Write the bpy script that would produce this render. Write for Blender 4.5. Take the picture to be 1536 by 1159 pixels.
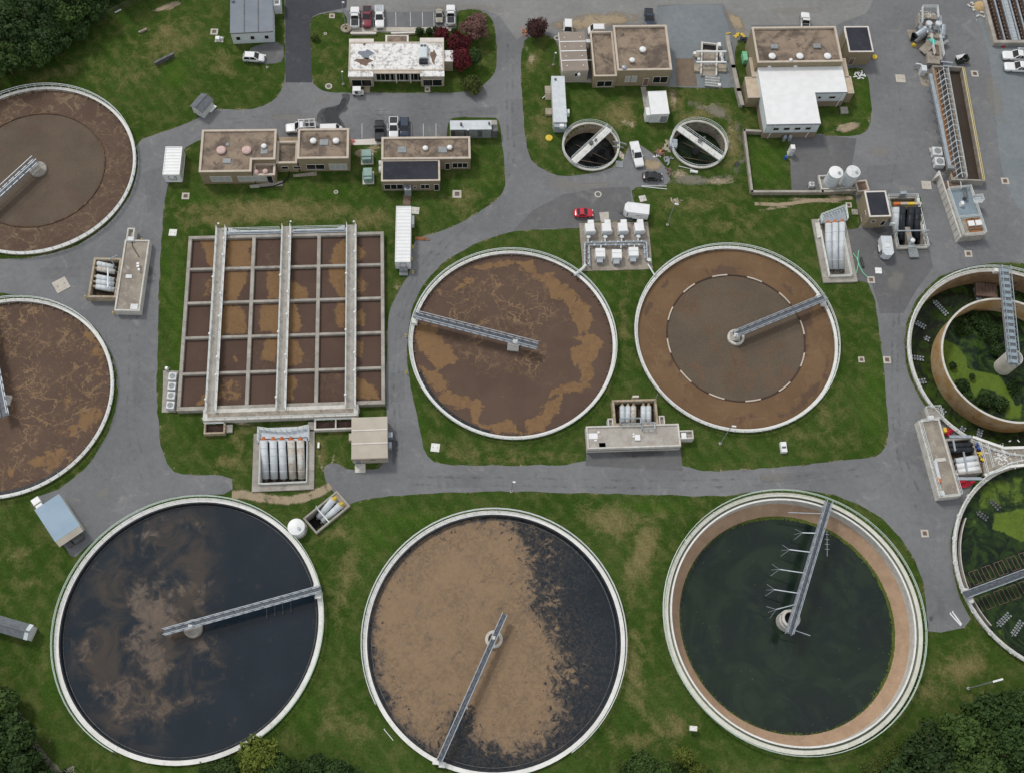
import bpy, math, random
import numpy as np
from mathutils import Vector
from mathutils.geometry import tessellate_polygon
for _o in list(bpy.data.objects): bpy.data.objects.remove(_o)
random.seed(7); RNG = np.random.default_rng(11)
SC = bpy.context.scene; COL = SC.collection
PI = math.pi; rad = math.radians

# ------------------------------------------------------------------ camera
CAM_H, TILT, ROLL, FPX = 186.0, rad(22.335), rad(6.006), 1606.4
cam = bpy.data.objects.new('camera', bpy.data.cameras.new('camera')); COL.objects.link(cam)
_c, _s = math.cos(ROLL), math.sin(ROLL)
_R = Vector((1, 0, 0)); _U = Vector((0, math.cos(TILT), math.sin(TILT))); _F = Vector((0, math.sin(TILT), -math.cos(TILT)))
_X = _R*_c + _U*_s; _Y = _U*_c - _R*_s; _Z = -_F
from mathutils import Matrix
cam.matrix_world = Matrix(((_X.x, _Y.x, _Z.x, 0), (_X.y, _Y.y, _Z.y, 0), (_X.z, _Y.z, _Z.z, CAM_H), (0, 0, 0, 1)))
cam.data.sensor_width = 36; cam.data.sensor_fit = 'HORIZONTAL'; cam.data.lens = FPX/1536*36
cam.data.clip_start = 1; cam.data.clip_end = 6000
SC.camera = cam

# ------------------------------------------------------------------ sky, sun, exposure
SUN_AZ, SUN_EL = rad(-48), rad(52)            # azimuth clockwise from +Y
w = bpy.data.worlds.new('World'); SC.world = w; w.use_nodes = True
nt = w.node_tree; nt.nodes.clear()
def _n(t, **k):
    n = nt.nodes.new(t)
    for a, b in k.items(): setattr(n, a, b)
    return n
sky = _n('ShaderNodeTexSky', sky_type='NISHITA', sun_disc=False, sun_elevation=SUN_EL, sun_rotation=SUN_AZ)
tc = _n('ShaderNodeTexCoord'); cn = _n('ShaderNodeTexNoise'); cn.inputs['Scale'].default_value = 2.6; cn.inputs['Detail'].default_value = 7
cr = _n('ShaderNodeValToRGB'); cr.color_ramp.elements[0].position = .3; cr.color_ramp.elements[1].position = .72
cr.color_ramp.elements[0].color = (5.0, 5.15, 5.4, 1); cr.color_ramp.elements[1].color = (9.5, 9.5, 9.5, 1)
mx = _n('ShaderNodeMixRGB'); mx.inputs[0].default_value = .86
bg = _n('ShaderNodeBackground'); bg.inputs[1].default_value = .086; wo = _n('ShaderNodeOutputWorld')
nt.links.new(tc.outputs['Generated'], cn.inputs['Vector']); nt.links.new(cn.outputs[0], cr.inputs[0])
nt.links.new(sky.outputs[0], mx.inputs[1]); nt.links.new(cr.outputs[0], mx.inputs[2])
nt.links.new(mx.outputs[0], bg.inputs[0]); nt.links.new(bg.outputs[0], wo.inputs[0])
sun = bpy.data.objects.new('sun', bpy.data.lights.new('sun', 'SUN')); COL.objects.link(sun)
sun.data.energy = 1.5; sun.data.angle = rad(10); sun.data.color = (1, .95, .88)
sd = Vector((math.sin(SUN_AZ)*math.cos(SUN_EL), math.cos(SUN_AZ)*math.cos(SUN_EL), math.sin(SUN_EL)))
sun.rotation_euler = sd.to_track_quat('Z', 'Y').to_euler(); sun.location = (0, 90, 120)
SC.view_settings.view_transform = 'Standard'; SC.view_settings.look = 'None'
SC.view_settings.exposure = 0.2; SC.view_settings.gamma = 1; SC.view_settings.use_curve_mapping = False

# ------------------------------------------------------------------ survey: photo point + height -> metres on site
def G(x, y, z=0.0):
    dx, dy = x-768, y-579.5
    u = _c*dx+_s*dy; v = -_s*dx+_c*dy
    d = Vector((u, -v*math.cos(TILT)+FPX*math.sin(TILT), -v*math.sin(TILT)-FPX*math.cos(TILT)))
    return Vector((0, 0, CAM_H))+d*((z-CAM_H)/d.z)
def g2(pts, z=0.0): return [G(x, y, z).to_2d() for x, y in pts]
def zoomed(ox, oy, s): return lambda pts: [(ox+x*s, oy+y*s) for x, y in pts]

# ------------------------------------------------------------------ mesh builder
class MB:
    def __init__(s): s.v = []; s.f = []
    def add(s, v, f):
        n = len(s.v); s.v += [tuple(p) for p in v]; s.f += [tuple(i+n for i in q) for q in f]; return s
    def box(s, x0, x1, y0, y1, z0, z1):
        return s.add([(x0,y0,z0),(x1,y0,z0),(x1,y1,z0),(x0,y1,z0),(x0,y0,z1),(x1,y0,z1),(x1,y1,z1),(x0,y1,z1)],
                     [(0,3,2,1),(4,5,6,7),(0,1,5,4),(1,2,6,5),(2,3,7,6),(3,0,4,7)])
    def bbox(s, x0, x1, y0, y1, z0, z1, b=.05):      # box with chamfered top
        return s.add([(x0,y0,z0),(x1,y0,z0),(x1,y1,z0),(x0,y1,z0),(x0,y0,z1-b),(x1,y0,z1-b),(x1,y1,z1-b),(x0,y1,z1-b),
                      (x0+b,y0+b,z1),(x1-b,y0+b,z1),(x1-b,y1-b,z1),(x0+b,y1-b,z1)],
                     [(0,3,2,1),(8,9,10,11),(0,1,5,4),(1,2,6,5),(2,3,7,6),(3,0,4,7),(4,5,9,8),(5,6,10,9),(6,7,11,10),(7,4,8,11)])
    def bar(s, p, q, w=.1, h=None):
        h = h or w; p = Vector(p); q = Vector(q); d = (q-p)
        if d.length < 1e-6: return s
        d.normalize(); a = Vector((-d.y, d.x, 0))
        a = a.normalized() if a.length > 1e-4 else Vector((1, 0, 0)); b = d.cross(a)
        c = [a*(w/2)*i+b*(h/2)*j for i, j in ((-1,-1),(1,-1),(1,1),(-1,1))]
        return s.add([p+k for k in c]+[q+k for k in c], [(3,2,1,0),(4,5,6,7)]+[(i,(i+1)%4,4+(i+1)%4,4+i) for i in range(4)])
    def cyl(s, p, q, r, n=12, r2=None, cap=True):
        r2 = r if r2 is None else r2; p = Vector(p); q = Vector(q); d = (q-p).normalized()
        a = d.orthogonal().normalized(); b = d.cross(a); v = []
        for c, rr in ((p, r), (q, r2)):
            v += [c+a*rr*math.cos(2*PI*i/n)+b*rr*math.sin(2*PI*i/n) for i in range(n)]
        f = [(i, (i+1)%n, n+(i+1)%n, n+i) for i in range(n)]
        if cap: f += [tuple(range(n-1, -1, -1)), tuple(range(n, 2*n))]
        return s.add(v, f)
    def lathe(s, c, prof, n=24, cap=True):                      # prof: [(r,z)...] about vertical axis at c
        v = [(c[0]+r*math.cos(2*PI*i/n), c[1]+r*math.sin(2*PI*i/n), c[2]+z) for r, z in prof for i in range(n)]
        f = [(k*n+i, k*n+(i+1)%n, (k+1)*n+(i+1)%n, (k+1)*n+i) for k in range(len(prof)-1) for i in range(n)]
        if cap: f += [tuple(range((len(prof)-1)*n, len(prof)*n))]
        return s.add(v, f)
    def ring(s, c, r0, r1, z0, z1, a0=0., a1=2*PI, n=96):   # solid annular sector
        full = a1-a0 > 2*PI-1e-6; m = n if full else n+1; v = []
        for i in range(m):
            a = a0+(a1-a0)*i/n; ca, sa = math.cos(a), math.sin(a)
            v += [(c[0]+r*ca, c[1]+r*sa, z) for r, z in ((r0,z0),(r1,z0),(r1,z1),(r0,z1))]
        f = []
        for i in range(n):
            j = (i+1)%m
            f += [(4*i+k, 4*j+k, 4*j+(k+1)%4, 4*i+(k+1)%4) for k in range(4)]
        f = [q[::-1] for q in f]
        if not full: f += [(0,1,2,3), tuple(4*n+k for k in (3,2,1,0))]
        return s.add(v, f)
    def prism(s, poly, z0, z1, top=True, bottom=False):
        n = len(poly); v = [(p[0],p[1],z0) for p in poly]+[(p[0],p[1],z1) for p in poly]
        f = [(i,(i+1)%n,n+(i+1)%n,n+i) for i in range(n)]
        if top: f.append(tuple(range(n, 2*n)))
        if bottom: f.append(tuple(range(n-1, -1, -1)))
        return s.add(v, f)
    def poly(s, pts): return s.add(pts, [tuple(range(len(pts)))])
    def path(s, pts, r, n=6):
        for p, q in zip(pts, pts[1:]): s.cyl(p, q, r, n)
        return s
    def rail(s, pts, h=1.05, gap=1.8, r=.045, levels=(1., .52), closed=False):
        pts = [Vector(p) for p in pts]
        if closed: pts = pts+[pts[0]]
        for p, q in zip(pts, pts[1:]):
            for l in levels: s.cyl(p+Vector((0,0,h*l)), q+Vector((0,0,h*l)), r, 5, cap=False)
            k = max(1, int((q-p).length/gap+.5))
            for i in range(k): 
                b = p.lerp(q, i/k); s.cyl(b, b+Vector((0,0,h)), r, 4, cap=False)
        b = pts[-1]; s.cyl(b, b+Vector((0,0,h)), r, 4, cap=False)
        return s

MESH = {}
def mesh(name, mb, mat, smooth=False):
    me = bpy.data.meshes.new(name); me.from_pydata(mb.v, [], mb.f); me.update()
    if smooth: me.polygons.foreach_set('use_smooth', [True]*len(me.polygons))
    if mat: me.materials.append(mat)
    return me
def obj(name, mb, mat, parent=None, smooth=False, label=None, loc=None):
    me = mb if isinstance(mb, bpy.types.Mesh) else mesh(name, mb, mat, smooth)
    o = bpy.data.objects.new(name, me); COL.objects.link(o)
    if parent is not None: o.parent = parent
    if loc is not None: o.location = loc
    if label: o['label'] = label
    return o
FR = {}
def thing(name, label, cat, loc, rz=0., group=None):
    o = bpy.data.objects.new(name, None); COL.objects.link(o); o.empty_display_size = .5
    o.location = loc; o.rotation_euler = (0, 0, rz); o['label'] = label; o['category'] = cat
    if group: o['group'] = group
    FR[o.name] = (Vector(loc), rz); return o
def tag(o, label, cat, group=None):
    o['label'] = label; o['category'] = cat
    if group: o['group'] = group
    return o
def struct(o, kind='structure', label=None):
    o['kind'] = kind
    if label: o['label'] = label
    return o
def lp(root, x, y, z=0.):                             # photo point at height z -> root's own frame
    L, rz = FR[root.name]; p = G(x, y, z)-L; c, s = math.cos(rz), math.sin(rz)
    return Vector((p.x*c+p.y*s, -p.x*s+p.y*c, p.z))
def rectf(a, b, c, z):
    A, B, C = G(*a, z), G(*b, z), G(*c, z); u = (B-A).to_2d(); wd = u.length; u.normalize()
    v = Vector((-u.y, u.x)); return (A.x, A.y, 0.), math.atan2(u.y, u.x), wd, (C-A).to_2d().dot(v)

# ------------------------------------------------------------------ materials
def new_mat(name):
    m = bpy.data.materials.new(name); m.use_nodes = True
    return m, m.node_tree, m.node_tree.nodes['Principled BSDF']
def N(t, typ, ins=None, **k):
    n = t.nodes.new(typ)
    for a, b in k.items(): setattr(n, a, b)
    for a, b in (ins or {}).items():
        if hasattr(b, 'is_output') or isinstance(b, bpy.types.NodeSocket): t.links.new(b, n.inputs[a])
        else: n.inputs[a].default_value = b
    return n
def pos(t): return N(t, 'ShaderNodeNewGeometry').outputs['Position']
def noise(t, vec, scale, detail=4, rough=.6, dist=0.):
    return N(t, 'ShaderNodeTexNoise', {'Vector': vec, 'Scale': scale, 'Detail': detail, 'Roughness': rough, 'Distortion': dist}).outputs[0]
def math_(t, op, a, b=None, c=None, clamp=False):
    n = N(t, 'ShaderNodeMath', operation=op, use_clamp=clamp)
    for i, v in enumerate((a, b, c)):
        if v is None: continue
        if isinstance(v, (int, float)): n.inputs[i].default_value = v
        else: t.links.new(v, n.inputs[i])
    return n.outputs[0]
def step(t, v, lo, hi):
    n = N(t, 'ShaderNodeMapRange', {'Value': v, 'From Min': lo, 'From Max': hi}, interpolation_type='SMOOTHSTEP'); return n.outputs[0]
def mixc(t, f, a, b):
    n = N(t, 'ShaderNodeMixRGB')
    for i, v in enumerate((f, a, b)):
        if isinstance(v, (int, float)): n.inputs[i].default_value = v if i == 0 else (v, v, v, 1)
        elif isinstance(v, tuple): n.inputs[i].default_value = (*v[:3], 1)
        else: t.links.new(v, n.inputs[i])
    return n.outputs[0]
def attr(t, name): return N(t, 'ShaderNodeAttribute', attribute_name=name).outputs['Fac']
def bump(t, b, h, strength=.3, dist=.05):
    n = N(t, 'ShaderNodeBump', {'Strength': strength, 'Distance': dist, 'Height': h}); t.links.new(n.outputs[0], b.inputs['Normal'])
MATS = {}
def blotch(name, c1, c2, c3=None, s1=.35, s2=3., rough=.85, metal=0., fine=.25, spec=.15, bmp=.0, lo=.35, hi=.65):
    m, t, b = new_mat(name); p = pos(t)
    col = mixc(t, step(t, noise(t, p, s1, 6), lo, hi), c1, c2)
    if c3: col = mixc(t, step(t, noise(t, p, s1*2.3, 8, .7), .52, .72), col, c3)
    k = noise(t, p, s2, 5, .7)
    k = math_(t, 'ADD', math_(t, 'MULTIPLY', k, 2*fine), 1-fine)
    col = N(t, 'ShaderNodeVectorMath', {0: col, 1: k}, operation='MULTIPLY').outputs[0]
    t.links.new(col, b.inputs['Base Color']); b.inputs['Roughness'].default_value = rough
    b.inputs['Metallic'].default_value = metal; b.inputs['Specular IOR Level'].default_value = spec
    if bmp: bump(t, b, noise(t, p, s2*2, 4), bmp)
    MATS[name] = m; return m
concrete = blotch('concrete', (.40,.38,.34), (.30,.28,.25), (.22,.20,.17), .5, 4, bmp=.15)
concrete_pale = blotch('pale concrete', (.62,.61,.57), (.52,.50,.46), (.40,.37,.31), .8, 5, fine=.15)
rim_white = blotch('white rim paint', (.78,.78,.76), (.70,.70,.67), (.55,.52,.45), .6, 4, fine=.12)
concrete_old = blotch('stained concrete', (.36,.32,.27), (.26,.23,.19), (.15,.12,.09), .8, 4, fine=.3)
concrete_rust = blotch('rust stained concrete', (.44,.39,.31), (.33,.26,.17), (.20,.14,.08), .9, 3)
deck_conc = blotch('deck concrete', (.34,.30,.25), (.24,.21,.18), (.42,.39,.34), .45, 4, fine=.2)
galv = blotch('galvanised steel', (.40,.44,.48), (.31,.35,.39), None, 1.2, 6, .45, .35, .15)
galv_dark = blotch('dark grating', (.16,.18,.20), (.11,.12,.14), None, 2, 9, .6, .2, .3)
rail_white = blotch('pale handrail', (.70,.74,.74), (.58,.63,.62), None, 1.5, 6, .45, .1, .1)
rail_green = blotch('pale green handrail', (.52,.62,.55), (.44,.54,.46), None, 1.5, 6, .5, .1, .1)
white_paint = blotch('white paint', (.80,.81,.82), (.74,.75,.75), None, .7, 5, .4, 0, .05, .5)
white_dirty = blotch('dirty white paint', (.70,.72,.73), (.60,.62,.62), (.46,.45,.42), .9, 5, .5, 0, .1)
white_blue = blotch('bluish white steel', (.62,.66,.69), (.54,.58,.61), (.45,.48,.50), .8, 5, .4, 0, .1)
white_rusty = blotch('white steel with rust', (.60,.62,.60), (.48,.44,.38), (.34,.20,.10), .7, 4, .5, 0, .15)
black_pipe = blotch('black coated steel', (.035,.04,.048), (.022,.025,.03), None, 1, 5, .4, 0, .2)
dark_roof = blotch('dark membrane roof', (.030,.032,.042), (.042,.044,.055), (.06,.06,.07), .25, 5, .8, 0, .2)
grey_roof = blotch('grey metal roof', (.20,.225,.26), (.175,.20,.235), None, .3, 6, .5, .1, .1)
blue_roof = blotch('pale blue metal roof', (.27,.36,.45), (.24,.33,.42), None, .3, 6, .5, .1, .08)
shingle = blotch('grey shingles', (.17,.185,.20), (.13,.145,.16), None, 1.5, 7, .9, 0, .35)
tan_metal = blotch('tan metal panel', (.47,.43,.36), (.42,.38,.32), None, .4, 5, .5, .05, .1)
tan_roof = blotch('brown metal roof', (.30,.25,.21), (.26,.22,.185), (.36,.31,.25), .3, 5, .6, 0, .12)
tan_deck = blotch('tan boards', (.56,.47,.36), (.48,.39,.29), None, .8, 8, .8, 0, .15)
cream_wall = blotch('cream wall', (.64,.64,.58), (.57,.57,.52), None, .5, 5, .7, 0, .1)
bluewhite_wall = blotch('bluish white siding', (.62,.68,.70), (.56,.62,.64), None, .5, 5, .6, 0, .08)
coping_tan = blotch('tan coping', (.56,.49,.41), (.48,.42,.35), None, .8, 5, .7, 0, .12)
coping_pale = blotch('pale coping', (.70,.66,.62), (.62,.58,.54), None, .8, 5, .6, 0, .1)
brown_panel = blotch('brown plate', (.20,.14,.11), (.15,.105,.085), (.26,.17,.12), .6, 5, .7)
rust = blotch('rust', (.30,.14,.06), (.20,.09,.04), (.40,.22,.10), 1.2, 4, .9)
yellow = blotch('yellow paint', (.72,.52,.07), (.62,.45,.06), None, 1, 5, .5, 0, .1)
yellow_pale = blotch('pale yellow paint', (.55,.47,.22), (.48,.40,.18), (.34,.28,.14), 1, 5, .6, 0, .1)
orange = blotch('orange paint', (.62,.20,.07), (.52,.15,.05), None, 1, 5, .5, 0, .1)
red = blotch('red cloth', (.55,.03,.05), (.42,.02,.04), None, 1, 5, .6, 0, .1)
red_faded = blotch('faded red cover', (.62,.12,.12), (.55,.25,.22), None, 1.5, 5, .7, 0, .1)
blue_paint = blotch('blue paint', (.04,.10,.40), (.05,.14,.45), None, 1, 5, .5, 0, .1)
green_paint = blotch('pale green cabinet', (.28,.40,.36), (.24,.35,.32), None, 1, 5, .5, 0, .1)
mint = blotch('mint green', (.24,.60,.36), (.20,.52,.32), None, 1, 5, .5, 0, .1)
teal_tarp = blotch('teal tarp', (.05,.45,.36), (.10,.55,.48), None, 2, 5, .6, 0, .1)
pink_hood = blotch('pinkish vent hood', (.56,.36,.34), (.62,.48,.46), None, 2, 5, .6, 0, .1)
wood = blotch('weathered timber', (.40,.35,.28), (.30,.26,.20), None, 1, 6, .9, 0, .2)
dark_void = blotch('near-black fill', (.012,.012,.012), (.02,.017,.015), None, .6, 3, .5, 0, .3)  # near-black tone on pit floors and inside openings
dark_metal = blotch('dark machinery', (.10,.105,.11), (.16,.16,.165), (.05,.05,.05), 1, 4, .6, .2, .3)
grey_metal = blotch('grey machinery', (.30,.32,.33), (.24,.26,.27), (.16,.16,.15), 1, 4, .6, .2, .2)
rubber = blotch('tyre rubber', (.02,.02,.02), (.03,.03,.03), None, 3, 6, .9, 0, .1)
hose_black = blotch('black hose', (.02,.02,.022), (.03,.03,.03), None, 3, 6, .6, 0, .1)
paper = blotch('painted line', (.62,.62,.60), (.50,.50,.49), (.34,.34,.34), 1.2, 6, .7, 0, .2)
mulch = blotch('bare soil', (.30,.24,.17), (.38,.31,.22), (.22,.17,.12), .6, 6, .95, 0, .25)
slab = blotch('concrete slab', (.52,.49,.43), (.45,.42,.37), (.38,.34,.29), .8, 5, .9, 0, .12)
bark = blotch('bark', (.12,.09,.065), (.08,.06,.045), None, 3, 9, .95, 0, .3)
bark_grey = blotch('bare grey bark', (.42,.40,.36), (.32,.30,.27), None, 3, 9, .95, 0, .2)
def glass_mat(name, c, r=.12):
    m, t, b = new_mat(name); b.inputs['Base Color'].default_value = (*c, 1); b.inputs['Roughness'].default_value = r
    b.inputs['Specular IOR Level'].default_value = .6; return m
glass = glass_mat('dark window glass', (.012,.014,.017)); glass_pale = glass_mat('blind-backed window', (.42,.44,.43), .3)
def paint(name, c, r=.28):
    m, t, b = new_mat(name); k = noise(t, pos(t), 3., 4)
    col = mixc(t, math_(t, 'MULTIPLY', k, .25), c, tuple(x*.75+.04 for x in c))
    t.links.new(col, b.inputs['Base Color']); b.inputs['Roughness'].default_value = r
    b.inputs['Coat Weight'].default_value = .35; b.inputs['Coat Roughness'].default_value = .1; return m

def brick_mat(name, c1, c2, mortar):
    m, t, b = new_mat(name)
    gm = N(t, 'ShaderNodeNewGeometry'); sx = N(t, 'ShaderNodeSeparateXYZ', {0: gm.outputs['Position']})
    al = math_(t, 'ADD', sx.outputs[0], sx.outputs[1])
    v = N(t, 'ShaderNodeCombineXYZ', {0: al, 1: sx.outputs[2], 2: 0.})
    br = N(t, 'ShaderNodeTexBrick', {'Vector': v.outputs[0], 'Color1': (*c1, 1), 'Color2': (*c2, 1), 'Mortar': (*mortar, 1), 'Scale': 1.,
           'Mortar Size': .012, 'Brick Width': .30, 'Row Height': .10})
    k = math_(t, 'ADD', math_(t, 'MULTIPLY', noise(t, gm.outputs['Position'], .7, 6), .5), .75)
    col = N(t, 'ShaderNodeVectorMath', {0: br.outputs[0], 1: k}, operation='MULTIPLY').outputs[0]
    t.links.new(col, b.inputs['Base Color']); b.inputs['Roughness'].default_value = .9; return m
brick = brick_mat('tan brick', (.27,.215,.125), (.22,.172,.10), (.31,.27,.20))
brick_brown = brick_mat('brown brick', (.24,.185,.125), (.195,.15,.10), (.28,.24,.19))

def gravel_roof_mat():
    m, t, b = new_mat('gravel ballast roof'); p = pos(t)
    a = step(t, noise(t, p, .28, 6, .65, .6), .36, .62)
    col = mixc(t, a, (.115,.088,.070), (.285,.222,.165))
    col = mixc(t, step(t, noise(t, p, .55, 8, .75, 1.2), .54, .68), col, (.055,.045,.042))
    col = mixc(t, step(t, noise(t, p, .9, 6, .7), .60, .72), col, (.22,.155,.13))
    k = math_(t, 'ADD', math_(t, 'MULTIPLY', noise(t, p, 5., 4, .8), .9), .55)
    col = N(t, 'ShaderNodeVectorMath', {0: col, 1: k}, operation='MULTIPLY').outputs[0]
    t.links.new(col, b.inputs['Base Color']); b.inputs['Roughness'].default_value = .95
    bump(t, b, noise(t, p, 9., 3), .5, .05); return m
gravel_roof = gravel_roof_mat()
def worn_white_mat():
    m, t, b = new_mat('worn white roof coating'); p = pos(t)
    f = step(t, noise(t, p, .8, 9, .78, .4), .50, .60)
    rot = N(t, 'ShaderNodeMapping', {'Vector': p, 'Rotation': (0, 0, rad(-6))}).outputs[0]
    g = N(t, 'ShaderNodeTexBrick', {'Vector': rot, 'Scale': 1., 'Brick Width': 1.1, 'Row Height': .9, 'Mortar Size': .06, 'Color1': (0,0,0,1), 'Color2': (0,0,0,1), 'Mortar': (1,1,1,1)}).outputs[0]
    g = math_(t, 'MULTIPLY', g, step(t, noise(t, p, .7, 4), .45, .6))
    col = mixc(t, math_(t, 'MAXIMUM', f, math_(t, 'MULTIPLY', g, .7)), (.78,.78,.77), (.34,.32,.30))
    col = mixc(t, step(t, noise(t, p, .22, 5, .6), .66, .70), col, (.13,.085,.07))
    t.links.new(col, b.inputs['Base Color']); b.inputs['Roughness'].default_value = .8; return m
worn_white = worn_white_mat()

def grass_mat():
    m, t, b = new_mat('grass'); p = pos(t)
    n1 = noise(t, p, .07, 5, .6); n2 = noise(t, p, .35, 7, .7, .5); n3 = noise(t, p, 2.4, 5, .8)
    col = mixc(t, step(t, n1, .35, .68), (.035,.069,.012), (.050,.087,.018))
    col = mixc(t, step(t, n2, .42, .66), col, (.086,.104,.031))
    d = math_(t, 'ADD', attr(t, 'dry'), math_(t, 'MULTIPLY', math_(t, 'SUBTRACT', n2, .5), 1.5))
    d = math_(t, 'ADD', d, math_(t, 'MULTIPLY', math_(t, 'SUBTRACT', n3, .5), .55))
    col = mixc(t, math_(t, 'MULTIPLY', step(t, d, .12, .95), .92), col, (.185,.160,.070))
    e = math_(t, 'ADD', attr(t, 'dirt'), math_(t, 'MULTIPLY', math_(t, 'SUBTRACT', n2, .5), 1.3))
    e = math_(t, 'ADD', e, math_(t, 'MULTIPLY', math_(t, 'SUBTRACT', n3, .5), .9))
    col = mixc(t, step(t, e, .45, .9), col, (.34,.28,.20))
    l = math_(t, 'MULTIPLY', attr(t, 'lush'), step(t, n3, .2, .6))
    col = mixc(t, math_(t, 'MULTIPLY', l, .8), col, (.048,.108,.012))
    k = math_(t, 'ADD', math_(t, 'MULTIPLY', n3, 1.7), .15)
    k2 = math_(t, 'ADD', math_(t, 'MULTIPLY', noise(t, p, 7., 3, .8), 1.1), .45)
    mw = N(t, 'ShaderNodeTexWave', {'Vector': p, 'Scale': .19, 'Distortion': 1.5, 'Detail': 3.}, wave_type='BANDS', bands_direction='DIAGONAL').outputs['Fac']
    k = math_(t, 'MULTIPLY', k, math_(t, 'ADD', math_(t, 'MULTIPLY', mw, .14), .93))
    col = N(t, 'ShaderNodeVectorMath', {0: col, 1: math_(t, 'MULTIPLY', k, k2)}, operation='MULTIPLY').outputs[0]
    t.links.new(col, b.inputs['Base Color']); b.inputs['Roughness'].default_value = 1.; b.inputs['Specular IOR Level'].default_value = .0
    bump(t, b, math_(t, 'ADD', n3, noise(t, p, 7., 3)), .6, .12); return m
grass = grass_mat()
def asphalt_mat(name, c1, c2, pale=.30, dark=.5):
    m, t, b = new_mat(name); p = pos(t)
    col = mixc(t, step(t, noise(t, p, .06, 5, .6), .35, .66), c1, c2)
    col = mixc(t, math_(t, 'MULTIPLY', step(t, noise(t, p, .22, 9, .72, 1.), .54, .74), pale), col, (.36,.345,.32))
    col = mixc(t, math_(t, 'MULTIPLY', step(t, noise(t, p, .15, 6, .7, .4), .58, .78), dark), col, (.085,.085,.09))
    st = N(t, 'ShaderNodeMapping', {'Vector': p, 'Scale': (1., .08, 1.), 'Rotation': (0, 0, .2)}).outputs[0]
    col = mixc(t, math_(t, 'MULTIPLY', step(t, noise(t, st, .9, 6, .7), .60, .80), pale*.6), col, (.33,.33,.32))
    cr_ = N(t, 'ShaderNodeTexVoronoi', {'Vector': N(t, 'ShaderNodeVectorMath', {0: p, 1: N(t, 'ShaderNodeTexNoise', {'Vector': p, 'Scale': .5, 'Detail': 4}).outputs['Color']}, operation='ADD').outputs[0], 'Scale': .11}, feature='DISTANCE_TO_EDGE').outputs[0]
    ck = math_(t, 'MULTIPLY', math_(t, 'SUBTRACT', 1., step(t, cr_, .0, .012)), step(t, noise(t, p, .1, 3), .5, .6))
    col = mixc(t, math_(t, 'MULTIPLY', ck, .22), col, (.09,.09,.09))
    sc_ = math_(t, 'MULTIPLY', step(t, noise(t, p, .75, 9, .8, 1.8), .64, .74), step(t, noise(t, p, .09, 3, .5), .52, .62))
    col = mixc(t, math_(t, 'MULTIPLY', sc_, pale*1.3), col, (.47,.46,.43))
    bl_ = step(t, noise(t, p, 1.1, 5, .6), .70, .78); col = mixc(t, math_(t, 'MULTIPLY', bl_, dark*.7), col, (.06,.06,.06))
    k = math_(t, 'MULTIPLY', math_(t, 'ADD', math_(t, 'MULTIPLY', noise(t, p, 6., 4, .8), .6), .7), math_(t, 'ADD', math_(t, 'MULTIPLY', noise(t, p, .9, 6, .7), .5), .75))
    col = N(t, 'ShaderNodeVectorMath', {0: col, 1: k}, operation='MULTIPLY').outputs[0]
    t.links.new(col, b.inputs['Base Color']); b.inputs['Roughness'].default_value = .93; b.inputs['Specular IOR Level'].default_value = .08
    bump(t, b, noise(t, p, 14., 2), .25, .02); return m
asphalt = asphalt_mat('weathered asphalt', (.196,.200,.208), (.160,.164,.172), .42, .45)
asphalt_new = asphalt_mat('fresh dark asphalt', (.060,.063,.072), (.072,.075,.084), .12, .3)
asphalt_mid = asphalt_mat('resurfaced asphalt', (.128,.129,.133), (.150,.151,.155), .3, .35)
asphalt_pale = asphalt_mat('dusty lot', (.255,.256,.250), (.215,.217,.216), .55, .35)
gravel_blue = asphalt_mat('blue-grey gravel', (.205,.228,.240), (.18,.203,.215), .3, .25)
gravel_brown = blotch('brown board pad', (.20,.16,.12), (.16,.125,.10), (.27,.15,.09), .5, 5, .95)
def decal_mat(name, c, amount=.8, s=.5, c2=None):
    m, t, b = new_mat(name); p = pos(t)
    f = math_(t, 'ADD', attr(t, 'edge'), math_(t, 'MULTIPLY', math_(t, 'SUBTRACT', noise(t, p, s, 8, .72, .6), .5), 1.6))
    f = math_(t, 'ADD', f, math_(t, 'MULTIPLY', math_(t, 'SUBTRACT', noise(t, p, s*6, 4, .7), .5), .5))
    col = mixc(t, noise(t, p, 3., 5, .7), c, c2 or tuple(x*.75 for x in c)); t.links.new(col, b.inputs['Base Color'])
    b.inputs['Roughness'].default_value = .95; b.inputs['Specular IOR Level'].default_value = .1
    t.links.new(math_(t, 'MULTIPLY', step(t, f, .3, .8), amount), b.inputs['Alpha']); return m
dust = decal_mat('pale dust', (.38,.36,.32), .38); dirt = decal_mat('tan dirt', (.42,.34,.235), .95, .5, (.30,.24,.165))
asphalt_patch = asphalt_mat('older asphalt repair', (.172,.175,.181), (.150,.153,.160), .3, .4)
stain_shade = decal_mat('dark stain', (.085,.085,.088), .4); gravel_d = decal_mat('grey gravel', (.24,.235,.21), .62, .5, (.30,.27,.20))  # dark tone for real marks and for painted cast shade
wet = decal_mat('wet asphalt', (.075,.078,.085), .9, .35)

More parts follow.
